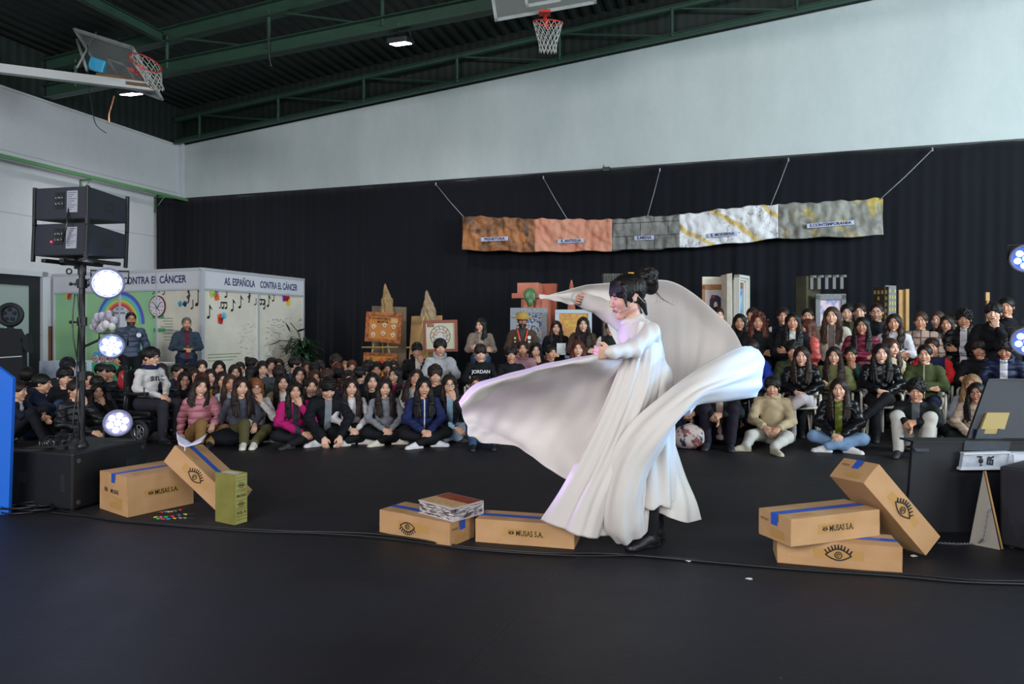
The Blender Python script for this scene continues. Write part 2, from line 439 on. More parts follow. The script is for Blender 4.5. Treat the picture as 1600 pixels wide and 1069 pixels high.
def board(root, c, x, y, w, h, inner=True):
    m = frame(c, x, y); b = B()
    for a in ((-w/2, -h/2, w/2, -h/2 + .05), (-w/2, h/2 - .05, w/2, h/2), (-w/2, -h/2, -w/2 + .05, h/2), (w/2 - .05, -h/2, w/2, h/2)):
        b.box((a[0], a[1], -.02), (a[2], a[3], .02), m=m)
    b.done('board_frame', m_white, root)
    b = B(); b.box((-w/2 + .03, -h/2 + .03, -.008), (w/2 - .03, h/2 - .03, .008), m=m); b.done('board_panel', m_glass, root)
    b = B()
    for a in ((-.3, -h/2 + .12, .3, -h/2 + .17), (-.3, -h/2 + .52, .3, -h/2 + .57), (-.3, -h/2 + .12, -.25, -h/2 + .57), (.25, -h/2 + .12, .3, -h/2 + .57)):
        b.box((a[0], a[1], -.014), (a[2], a[3], .014), m=m)
    b.done('target_square', m_white, root)
    return m
# side board, seen from below, swung up
r = empty('basketball_hoop', (0, 0, 0))
p00 = at(100, 47, 12.2); p10 = at(265, 141, 12.4); p01 = at(150, 112, 11.2); 
xa = (p10 - p00).normalized(); ya = (p01 - p00) - xa * (p01 - p00).dot(xa)
wd = (p10 - p00).length; cc = (p00 + p10) / 2 + ya.normalized() * -.0
bA, bB, bD = at(100, 47, 12.3), at(224, 87, 11.3), at(150, 112, 12.8); bm = board(r, (bB + bD) / 2, bB - bA, bA - bD, 1.75, 1.0)
hc = at(227, 98, 10.7); hn = Vector((.45, -.35, .55)).normalized()
hoop(r, hc, hn, None, R=.235, drop=Vector((.35, -.1, -.75)).normalized())
b = B(); b.box((-.09, -.02, -.07), (.09, .02, .07), m=frame(at(211, 113, 11.3), xa, Vector((0, 0, 1)))); b.tube([at(211, 113, 11.3), hc + (at(211, 113, 11.3) - hc).normalized() * .22], .03); b.done('rim_bracket', m_red, r)
b = B(); a0 = at(-60, 100, 10.4); a1 = at(240, 137, 12.0); dd = (a1 - a0)
b.box((0, -.05, -.07), (dd.length, .05, .07), m=frame(a0, dd, Vector((0, 1, 0)))); b.done('support_arm', M('white_arm', '#b5b6b5', .5), r)
b = B(); b.tube([at(120, 62, 12.1), at(136, 110, 11.5)], .025); b.tube([at(150, 50, 12.2), at(120, 106, 11.4)], .015); b.done('stay_rod', m_white, r)
b = B()
for q in ((176, 120), (200, 126), (222, 133)): b.box((-.25, -.03, -.025), (.25, .03, .025), m=frame(at(q[0], q[1], 11.85), dd, Vector((0, 1, 0))))
b.done('rusty_bracket', M('rusty_steel', '#6b4a2c', .7), r)
b = B(); b.box((-.13, -.04, -.11), (.13, .04, .11), bev=.02, m=frame(at(152, 102, 11.7), (1, .1, -.3), (0, 1, 0))); b.done('tied_bag', M('blue_plastic_bag', '#2c8fb5', .4), r)
tag(r, 'basketball backboard with red rim and white net folded up on a white arm', 'basketball hoop')
# middle board, lower edge in view
r = empty('basketball_hoop', (0, 0, 0))
mb_ = Vector((-.10, -.25, .60)).normalized(); board(r, at(852, 20, 10.75) + mb_ * .575, Vector((1, -.05, .155)), mb_, 1.62, 1.15)
hc = at(856, 35, 10.35); hoop(r, hc, Vector((.05, -.25, .95)), None, R=.225, net_len=.46, drop=Vector((0, 0, -1)))
b = B(); b.box((-.09, -.02, -.08), (.09, .02, .08), m=frame(at(851, 20, 10.7), (1, 0, 0), (0, 0, 1))); b.tube([at(851, 24, 10.65), hc + Vector((0, .2, .0))], .03); b.done('rim_bracket', m_red, r)
b = B(); b.tube([at(770, -15, 10.9), at(752, -160, 11.9)], .035); b.tube([at(930, -18, 10.9), at(960, -160, 11.9)], .035); b.done('hanger_rod', m_white, r)
tag(r, 'basketball backboard with red rim hanging at the top above the white wall', 'basketball hoop')
# ------------------------------------------------------------------ people: distance fields turned into one continuous surface
V3 = lambda *a: np.array(a, float)
def nrm(v): v = np.asarray(v, float); return v / (np.linalg.norm(v) + 1e-9)
class Field:
    def __init__(s, lo, hi, h):
        s.lo = np.array(lo, float); s.h = h
        s.n = np.ceil((np.array(hi) - s.lo) / h).astype(int) + 1
        s.f = np.full(s.n, .5, np.float32)
    def sub(s, lo, hi):
        a = np.clip(np.floor((np.array(lo) - s.lo) / s.h).astype(int), 0, s.n); b = np.clip(np.ceil((np.array(hi) - s.lo) / s.h).astype(int) + 1, 0, s.n)
        if (b <= a).any(): return None, None
        ax = [(s.lo[i] + s.h * np.arange(a[i], b[i])).astype(np.float32) for i in range(3)]
        return (slice(a[0], b[0]), slice(a[1], b[1]), slice(a[2], b[2])), (ax[0][:, None, None], ax[1][None, :, None], ax[2][None, None, :])
    def put(s, lo, hi, fn, k=.02, op='add'):
        m = k + .03
        sl, G = s.sub(np.array(lo) - m, np.array(hi) + m)
        if sl is None: return
        d = fn(*G); a = s.f[sl]
        if op == 'sub': a = -a
        if k > 0:
            h = np.clip(.5 + .5 * (a - d) / k, 0, 1); r = a + (d - a) * h - k * h * (1 - h)
        else: r = np.minimum(a, d)
        s.f[sl] = -r if op == 'sub' else r
    def cap(s, a, b, r1, r2, k=.02, op='add'):
        a = np.array(a, float); b = np.array(b, float); ba = b - a; L = max(ba @ ba, 1e-9); R_ = max(r1, r2)
        def fn(x, y, z):
            px, py, pz = x - a[0], y - a[1], z - a[2]
            h = np.clip((px * ba[0] + py * ba[1] + pz * ba[2]) / L, 0, 1)
            return np.sqrt((px - ba[0] * h) ** 2 + (py - ba[1] * h) ** 2 + (pz - ba[2] * h) ** 2) - (r1 + (r2 - r1) * h)
        s.put(np.minimum(a, b) - R_, np.maximum(a, b) + R_, fn, k, op)
    def ell(s, c, r, k=.02, op='add', M_=None):
        c = np.array(c, float); r = np.array(r, float); R_ = r.max()
        def fn(x, y, z):
            p = [x - c[0], y - c[1], z - c[2]]
            if M_ is not None: p = [M_[0, i] * p[0] + M_[1, i] * p[1] + M_[2, i] * p[2] for i in range(3)]   # columns of M_ are the local axes
            k0 = np.sqrt((p[0] / r[0]) ** 2 + (p[1] / r[1]) ** 2 + (p[2] / r[2]) ** 2) + 1e-6
            k1 = np.sqrt((p[0] / r[0] ** 2) ** 2 + (p[1] / r[1] ** 2) ** 2 + (p[2] / r[2] ** 2) ** 2) + 1e-6
            return k0 * (k0 - 1) / k1
        s.put(c - R_, c + R_, fn, k, op)
    def plane(s, p, n):
        """keep the side the normal points away from"""
        p = np.array(p); n = nrm(n); _, G = s.sub(s.lo, s.lo + s.h * s.n)
        s.f = np.maximum(s.f, (G[0] - p[0]) * n[0] + (G[1] - p[1]) * n[1] + (G[2] - p[2]) * n[2])
    def mesh(s, name):
        f = s.f; f[0] = f[-1] = .1; f[:, 0] = f[:, -1] = .1; f[:, :, 0] = f[:, :, -1] = .1
        S = f < 0; n = f.shape
        c = np.zeros(tuple(np.array(n) - 1), np.int8)
        for i in (0, 1):
            for j in (0, 1):
                for k in (0, 1): c += S[i:n[0] - 1 + i, j:n[1] - 1 + j, k:n[2] - 1 + k]
        act = np.argwhere((c > 0) & (c < 8)); idx = np.full(c.shape, -1, np.int32); idx[tuple(act.T)] = np.arange(len(act))
        offs = np.array([(i, j, k) for i in (0, 1) for j in (0, 1) for k in (0, 1)])
        val = np.stack([f[act[:, 0] + o[0], act[:, 1] + o[1], act[:, 2] + o[2]] for o in offs], 1)
        P = np.zeros((len(act), 3)); W = np.zeros(len(act))
        for a in range(8):
            for b in range(a + 1, 8):
                if np.abs(offs[a] - offs[b]).sum() == 1:
                    va, vb = val[:, a], val[:, b]; m = (va < 0) != (vb < 0); t = np.where(m, va / np.where(m, va - vb, 1), 0)
                    P += m[:, None] * (offs[a] + t[:, None] * (offs[b] - offs[a])); W += m
        V = s.lo + s.h * (act + P / W[:, None]); Q = []
        for ax in range(3):
            o = [slice(None)] * 3; o2 = list(o); o[ax] = slice(0, -1); o2[ax] = slice(1, None)
            A = S[tuple(o)]; C = S[tuple(o2)]; e = np.argwhere(A != C); u, v = (ax + 1) % 3, (ax + 2) % 3
            e = e[(e[:, u] > 0) & (e[:, v] > 0) & (e[:, u] < n[u] - 1) & (e[:, v] < n[v] - 1)]
            eu = np.zeros(3, int); eu[u] = 1; ev = np.zeros(3, int); ev[v] = 1
            q = np.stack([idx[tuple((e - eu - ev).T)], idx[tuple((e - ev).T)], idx[tuple(e.T)], idx[tuple((e - eu).T)]], 1)
            fl = ~A[tuple(e.T)]; q[fl] = q[fl][:, ::-1]; Q.append(q)
        return mesh_np(name, V, np.concatenate(Q))

def rotm(yaw=0, pitch=0, roll=0):
    """yaw about z, then nod forward (pitch>0), then tilt sideways; degrees"""
    y, p, r = (math.radians(a) for a in (yaw, pitch, roll))
    return np.array((Matrix.Rotation(y, 3, 'Z') @ Matrix.Rotation(p, 3, 'X') @ Matrix.Rotation(r, 3, 'Y')))
HS = 1.08
def head_sd(x, y, z):
    return HS * head_sd0(x / HS, y / HS, z / HS)
def head_sd0(x, y, z):
    """signed distance of a head; local frame, face towards -y, crown up; 0.24 m tall"""
    def E(c, r):
        p = (x - c[0]) / r[0], (y - c[1]) / r[1], (z - c[2]) / r[2]
        k0 = np.sqrt(p[0]**2 + p[1]**2 + p[2]**2) + 1e-6; k1 = np.sqrt((p[0]/r[0])**2 + (p[1]/r[1])**2 + (p[2]/r[2])**2) + 1e-6
        return k0 * (k0 - 1) / k1
    def C(a, b, r1, r2):
        ba = np.array(b) - a; L = ba @ ba; q = x - a[0], y - a[1], z - a[2]
        h = np.clip((q[0]*ba[0] + q[1]*ba[1] + q[2]*ba[2]) / L, 0, 1)
        return np.sqrt((q[0]-ba[0]*h)**2 + (q[1]-ba[1]*h)**2 + (q[2]-ba[2]*h)**2) - (r1 + (r2 - r1) * h)
    def U(a, b, k):
        h = np.clip(.5 + .5 * (a - b) / k, 0, 1); return a + (b - a) * h - k * h * (1 - h)
    ax = np.abs(x); sym = lambda f: f
    d = U(E((0, .014, .034), (.076, .096, .086)), E((0, -.028, -.030), (.061, .064, .078)), .03)
    d = U(d, C((0, -.066, -.098), (0, -.070, -.100), .019, .019), .025)
    jx = (ax - .045, y - .005, z + .065); d = U(d, np.sqrt((jx[0]/1)**2 + (jx[1]/1.5)**2 + jx[2]**2) - .016, .03)
    ck = np.sqrt((ax - .040)**2 + (y + .066)**2 + (z + .022)**2) - .019; d = U(d, ck, .03)
    ey = np.sqrt((ax - .031)**2 + ((y + .104) / 1.0)**2 + ((z - .010) / .75)**2) - .014; d = -U(-d, ey, .016)
    eb = np.sqrt((ax - .031)**2 + (y + .0755)**2 + (z - .009)**2) - .0125; d = U(d, eb, .003)
    br = np.sqrt(np.maximum(ax - .030, 0)**2*.3 + np.maximum(.016 - ax, 0)**2 + (y + .0845)**2 + (z - .034)**2) - .0065; d = U(d, br, .014)
    d = U(d, C((0, -.088, .018), (0, -.110, -.026), .0065, .0098), .012)
    nb = np.sqrt((ax - .0125)**2 + (y + .100)**2 + (z + .030)**2) - .0065; d = U(d, nb, .006)
    for zc, r, yc in ((-.053, .0062, -.0945), (-.0635, .0068, -.0935)):
        lp = np.sqrt((ax / 3.4)**2 + (y - yc - ax * ax * 9)**2 + (z - zc)**2) - r; d = U(d, lp, .006)
    er = np.sqrt(((ax - .0785) / .35)**2 + ((y - .010) / .8)**2 + ((z + .004) / 1.45)**2) - .020; d = U(d, er, .006)
    ec = np.sqrt(((ax - .087) / .6)**2 + ((y - .006) / .8)**2 + ((z - .0) / 1.4)**2) - .0115; d = -U(-d, ec, .003)
    return d

def mirror(p): return (-p[0], p[1], p[2])
def both(a): return [tuple(a), mirror(a)]
POSES = {}
def pose(name, **k):
    b = dict(P=(0, 0, .12), N=(0, -.05, .62), H=(0, -.075, .775), S=both((.165, -.05, .560)), hip=both((.09, -.01, .13)), neckr=.052, yaw=0, pitch=6, roll=0, flat=True)
    b.update(k); POSES[name] = b
# figures sitting on the floor; index 0 is the +x limb
pose('cross', E=both((.245, -.12, .36)), W=[(.045, -.33, .20), (-.045, -.33, .215)], K=[(.28, -.27, .18), (-.28, -.25, .17)], A=[(-.11, -.40, .075), (.12, -.33, .07)],
     T=[(-.23, -.44, .045), (.24, -.36, .045)], hd=[(-.55, -.6, -.4), (.55, -.6, -.35)])
pose('chin', E=[(.22, -.25, .345), (-.235, -.13, .35)], W=[(.055, -.215, .575), (.06, -.36, .20)], K=[(.28, -.27, .19), (-.28, -.25, .17)], A=[(-.11, -.40, .075), (.12, -.33, .07)],
     T=[(-.23, -.44, .045), (.24, -.36, .045)], hd=[(-.3, .0, 1), (.6, -.5, -.3)])
pose('knees', N=(0, -.10, .60), S=both((.17, -.10, .55)), H=(0, -.135, .755), E=both((.235, -.30, .43)), W=[(.03, -.47, .42), (-.05, -.49, .40)], K=[(.17, -.40, .47), (-.17, -.40, .46)], A=[(.14, -.53, .085), (-.14, -.55, .085)],
     T=[(.15, -.70, .04), (-.16, -.72, .04)], hd=[(-.7, -.5, -.35), (.5, -.4, -.7)])
pose('hands', N=(0, -.17, .57), S=both((.175, -.16, .52)), H=(0, -.235, .71), pitch=26, E=both((.25, -.29, .34)), W=[(.10, -.50, .135), (-.10, -.50, .135)], K=[(.34, -.24, .18), (-.34, -.24, .18)], A=[(-.13, -.33, .075), (.14, -.30, .07)],
     T=[(-.26, -.36, .045), (.28, -.33, .045)], hd=[(-.12, -.35, -.8), (.12, -.35, -.8)])
pose('stretch', P=(0, 0, .12), N=(0, .03, .60), S=both((.175, .03, .55)), H=(0, -.0, .755), E=both((.24, -.10, .33)), W=[(.09, -.31, .25), (-.08, -.30, .26)], K=[(.20, -.42, .16), (-.24, -.38, .15)], A=[(.06, -.80, .09), (-.27, -.72, .07)],
     T=[(.14, -.93, .05), (-.40, -.76, .05)], hd=[(-.5, -.6, -.5), (.5, -.6, -.5)])
pose('side', E=[(.235, -.14, .36), (-.20, .13, .35)], W=[(.10, -.34, .28), (-.22, .20, .11)], K=[(.26, -.33, .19), (-.06, -.42, .30)], A=[(.02, -.58, .075), (-.10, -.52, .075)],
     T=[(-.06, -.72, .045), (-.16, -.66, .045)], hd=[(-.3, -.8, -.4), (-.1, -.5, -.3)])
# on a chair
ch = dict(P=(0, 0, .52), N=(0, -.06, 1.02), H=(0, -.09, 1.175), S=both((.168, -.06, .958)), hip=both((.095, -.01, .52)), K=[(.13, -.45, .52), (-.13, -.45, .52)], A=[(.12, -.42, .09), (-.13, -.45, .09)], T=[(.14, -.58, .045), (-.15, -.61, .045)], neckr=.052, yaw=0, pitch=5, roll=0)
def cpose(name, **k): b = dict(ch); b.update(k); POSES[name] = b
cpose('chair', E=both((.25, -.10, .75)), W=[(.04, -.31, .64), (-.05, -.33, .63)], hd=[(-.55, -.6, -.3), (.55, -.6, -.3)])
cpose('chairchin', E=[(.21, -.27, .74), (-.24, -.12, .75)], W=[(.055, -.235, .975), (.05, -.33, .70)], hd=[(-.3, .0, 1), (.7, -.4, .1)])
cpose('chairfold', E=both((.24, -.14, .74)), W=[(-.07, -.27, .76), (.08, -.24, .72)], hd=[(-1, .1, .05), (1, .15, 0)])
cpose('legcross', E=[(.24, -.13, .76), (-.24, -.12, .75)], W=[(.055, -.30, .66), (-.06, -.36, .68)], K=[(.02, -.50, .60), (-.12, -.45, .51)], A=[(-.27, -.62, .34), (-.10, -.42, .09)], T=[(-.38, -.72, .28), (-.12, -.58, .045)], hd=[(-.6, -.5, -.2), (.5, -.6, -.3)])
# standing
st = dict(P=(0, 0, .95), N=(0, -.01, 1.43), H=(0, -.035, 1.585), S=both((.175, 0, 1.368)), hip=both((.095, 0, .93)), K=[(.11, -.02, .49), (-.11, -.03, .49)], A=both((.11, .02, .09)), T=both((.14, -.15, .045)), neckr=.055, yaw=0, pitch=4, roll=0)
def spose(name, **k): b = dict(st); b.update(k); POSES[name] = b
spose('stand', E=both((.255, .03, 1.12)), W=[(.24, -.06, .88), (-.24, -.06, .88)], hd=[(-.1, -.2, -1), (.1, -.2, -1)])
spose('fold', E=both((.245, -.05, 1.12)), W=[(-.08, -.21, 1.15), (.08, -.18, 1.11)], hd=[(-1, .1, .1), (1, .2, 0)])
spose('hold', E=both((.245, .0, 1.13)), W=[(.06, -.25, 1.10), (-.06, -.25, 1.10)], hd=[(-.5, -.8, 0), (.5, -.8, 0)])
spose('mouth', E=[(.20, -.20, 1.17), (-.25, -.04, 1.12)], W=[(.05, -.175, 1.39), (.06, -.21, 1.16)], hd=[(-.3, 0, 1), (1, .1, 0)])

def spine(p):
    P, N = V3(*p['P']), V3(*p['N']); u = nrm(N - P); lat = nrm(V3(*p['S'][0]) - V3(*p['S'][1])); lat = nrm(lat - u * (lat @ u)); fw = np.cross(u, lat)
    return P, N, u, lat, fw
def torso(F_, p, t=0, k=.05, low=True):
    P, N, u, lat, fw = spine(p); R_ = np.stack([lat, fw, u], 1)
    w = p.get('bulk', 1)
    if low: F_.ell(P, ((.158 + t) * w, (.115 + t) * w, .115 + t), k, M_=R_)
    F_.ell(P + (N - P) * .36, ((.130 + t) * w, (.100 + t) * w, .15 + t), k, M_=R_)
    F_.ell(P + (N - P) * .66, ((.140 + t * .8) * w, (.104 + t) * w, .155 + t), k, M_=R_)
    S = [V3(*a) for a in p['S']]
    F_.cap(S[0] - lat * .03, S[1] + lat * .03, .046 + t * .8, .046 + t * .8, .07)
    F_.cap(N - u * .05, N + u * .0, .085 + t * .5, .058 + t * .5, .05)
def hand(F_, w, d, tdir, curl=.55, sc=1.0, spread=.10):
    w = V3(*w); d = nrm(d); tt = V3(*tdir); tt = nrm(tt - d * (tt @ d)); n = np.cross(d, tt)
    if p_down is not None and n @ p_down < 0: n = -n
    for i in range(4):
        o = (1.5 - i) * .0195 * sc
        a = w + d * .012 * sc + tt * o * .55; b = w + d * (.082 - abs(i - 1.2) * .004) * sc + tt * o
        F_.cap(a, b, .0145 * sc, .0115 * sc, .014)
        di = nrm(d + tt * o * spread * 20); L = (.042, .047, .043, .034)[i] * sc
        q1 = nrm(di * math.cos(curl) + n * math.sin(curl)); q2 = nrm(di * math.cos(2.1 * curl) + n * math.sin(2.1 * curl))
        F_.cap(b, b + q1 * L, .0098 * sc, .0090 * sc, .004); F_.cap(b + q1 * L, b + q1 * L + q2 * L * .85, .0090 * sc, .0072 * sc, .002)
    a = w + d * .022 * sc + tt * .022 * sc; b = a + nrm(d * .65 + tt * .7 + n * .3) * .042 * sc
    F_.cap(a, b, .0145 * sc, .0115 * sc, .01); F_.cap(b, b + nrm(d * .9 + tt * .2 + n * .35) * .033 * sc, .0110 * sc, .0085 * sc, .003)
p_down = None
def head_matrix(p):
    R_ = rotm(p['yaw'], p['pitch'], p['roll']); m = Matrix.Identity(4)
    for i in range(3):
        for j in range(3): m[i][j] = R_[i, j] * HS
        m[i][3] = p['H'][i]
    return m
def bounds(p, m=.2):
    pts = np.array([p['P'], p['N'], p['H'], *p['S'], *p['E'], *p['W'], *p['K'], *p['A'], *p['T']]); lo = pts.min(0) - m; hi = pts.max(0) + m
    if p['P'][2] < 2: lo[2] = max(lo[2], -.03)
    return lo, hi
_bm = {}
def body_mesh(key, p, h=.0062):
    global p_down
    if key in _bm: return _bm[key]
    lo, hi = bounds(p, .17); hi[2] = p['H'][2] + .16; F_ = Field(lo, hi, h)
    P, N, u, lat, fw = spine(p); torso(F_, p)
    R_ = rotm(p['yaw'], p['pitch'], p['roll']); H_ = V3(*p['H'])
    F_.cap(N - u * .02, H_ + R_ @ V3(0, .022, -.045), p['neckr'] + .004, p['neckr'], .03)
    for i in (0, 1):
        S, E_, W, K, A, T = (V3(*p[q][i]) for q in ('S', 'E', 'W', 'K', 'A', 'T')); hp = V3(*p['hip'][i])
        F_.cap(S, E_, .042, .036, .03); F_.cap(E_, W, .036, .025, .02)
        F_.cap(hp, K, .088, .056, .04); F_.cap(K, A, .054, .036, .03)
        F_.cap(A - V3(0, 0, .022), T - V3(0, 0, .010) + (A - T) * .30, .027, .012, .012)
        sgn = 1 if i == 0 else -1
        d = nrm(p['hd'][i]); td = p.get('td', [None, None])[i]
        if td is None: td = (-sgn, -.3, .1) if abs(d[0]) < .85 else (0, -.2, 1)
        if abs(d[2]) > .6 and d[2] < 0 and p is not POSES['hands']: td = (-sgn * .6, -1, 0)
        if d[2] > .7: td = (-sgn, 0, .2)
        p_down = V3(*p.get('palm', [(0, .2, -1), (0, .2, -1)])[i]) if d[2] < .7 else V3(0, 1, 0)
        if p is POSES['hands']: p_down = V3(0, 1, 0)
        hand(F_, W, d, td, p.get('curl', .5), p.get('hs', 1.0))
    def fn(x, y, z):
        a, b, c = x - H_[0], y - H_[1], z - H_[2]
        return head_sd(R_[0, 0]*a + R_[1, 0]*b + R_[2, 0]*c, R_[0, 1]*a + R_[1, 1]*b + R_[2, 1]*c, R_[0, 2]*a + R_[1, 2]*b + R_[2, 2]*c)
    F_.put(H_ - .15, H_ + .15, fn, .012)
    me = F_.mesh('body_' + key)
    V = np.empty(len(me.vertices) * 3, np.float32); me.vertices.foreach_get('co', V); V = V.reshape(-1, 3)
    L = (V - H_) @ R_ / HS; far = np.linalg.norm(L, axis=1) > .17; L[far] = (0, .3, -.5)
    at_ = me.attributes.new('head_local', 'FLOAT_VECTOR', 'POINT'); at_.data.foreach_set('vector', L.astype(np.float32).ravel())
    _bm[key] = me; return me
def top_mesh(key, p, t=.014, collar=.0, hood=False, h=.0085, hem=-.04, flare=0):
    k2 = ('top', key, t, hood)
    if k2 in _bm: return _bm[k2]
    lo, hi = bounds(p, .17); F_ = Field(lo, hi, h); P, N, u, lat, fw = spine(p)
    torso(F_, p, t); F_.plane(P + u * hem, -u)
    for i in (0, 1):
        S, E_, W = (V3(*p[q][i]) for q in 'SEW')
        F_.cap(S, E_, .044 + t, .040 + t, .035); d = nrm(W - E_); F_.cap(E_, W - d * (.026 + t * .5), .041 + t, .030 + t * .8, .03)
    def out(x, y, z):                                 # opening for the neck
        a, b, c = x - N[0], y - N[1], z - N[2]; hh = a*u[0] + b*u[1] + c*u[2]
        return np.maximum(np.sqrt(np.maximum((a - hh*u[0])**2 + (b - hh*u[1])**2 + (c - hh*u[2])**2, 0)) - .058 - t * .2, .0 - hh)
    F_.put(N - .1, N + .16, out, .006, 'sub')
    R0 = .068 + t * .5
    for a in range(14):                               # collar or rolled hood round the neck
        a1, a2 = 2 * PI * a / 14, 2 * PI * (a + 1) / 14
        def q(an):
            back = .5 + .5 * math.sin(an)             # +1 at the back
            return N + lat * R0 * math.cos(an) + fw * (R0 * math.sin(an) * (1.15 if hood else 1)) + u * ((.012 + .045 * back) if hood else (-.008 + .02 * back)) 
        rr = (.014 + .022 * (.5 + .5 * math.sin((a1 + a2) / 2))) if hood else .010 + t * .15
        F_.cap(q(a1), q(a2), rr, rr, .012)
    x, y, z = F_.sub(F_.lo, F_.lo + F_.h * F_.n)[1]
    wr = .0060 * np.sin(38 * z + 9 * x + 14 * y + 2 * np.sin(13 * x + 9 * z)) * np.sin(17 * x - 23 * y + 8 * z + 1) + .0034 * np.sin(61 * z - 20 * x + 40 * y + 2 * np.sin(20 * y))
    F_.f += wr.astype(np.float32)
    me = F_.mesh('top_' + key); _bm[k2] = me; return me
def legs_mesh(key, p, t=.012, h=.0085, crop=.005):
    k2 = ('legs', key, t)
    if k2 in _bm: return _bm[k2]
    lo, hi = bounds(p, .17); hi[2] = p['P'][2] + .5; F_ = Field(lo, hi, h); P, N, u, lat, fw = spine(p); R_ = np.stack([lat, fw, u], 1)
    F_.ell(P, (.160 + t, .117 + t, .118 + t), .04, M_=R_); F_.plane(P + u * .10, u)
    for i in (0, 1):
        hp, K, A = (V3(*p[q][i]) for q in ('hip', 'K', 'A'))
        F_.cap(hp, K, .092 + t, .062 + t, .04); d = nrm(A - K); F_.cap(K, A - d * crop, .062 + t, .045 + t, .03)
    x, y, z = F_.sub(F_.lo, F_.lo + F_.h * F_.n)[1]
    F_.f += (.0035 * np.sin(30 * z + 26 * y + 7 * x) * np.sin(25 * x + 9 * z)).astype(np.float32)
    me = F_.mesh('legs_' + key); _bm[k2] = me; return me
def shoe_mesh():
    if 'shoe' in _bm: return _bm['shoe']
    F_ = Field((-.08, -.25, -.06), (.08, .10, .12), .006)      # ankle at the origin, toe towards -y, sole at z -.05
    F_.ell((0, .018, -.012), (.038, .045, .042), .02); F_.ell((0, -.10, -.024), (.044, .085, .030), .03); F_.cap((0, 0, .0), (0, .005, .045), .043, .041, .02)
    F_.cap((0, -.02, .008), (0, -.10, -.010), .040, .030, .02)
    F_.cap((0, .030, -.040), (0, -.150, -.040), .036, .042, .004); F_.plane((0, 0, -.048), (0, 0, -1)); F_.plane((0, 0, .055), (0, 0, 1))
    me = F_.mesh('shoe'); _bm['shoe'] = me; return me
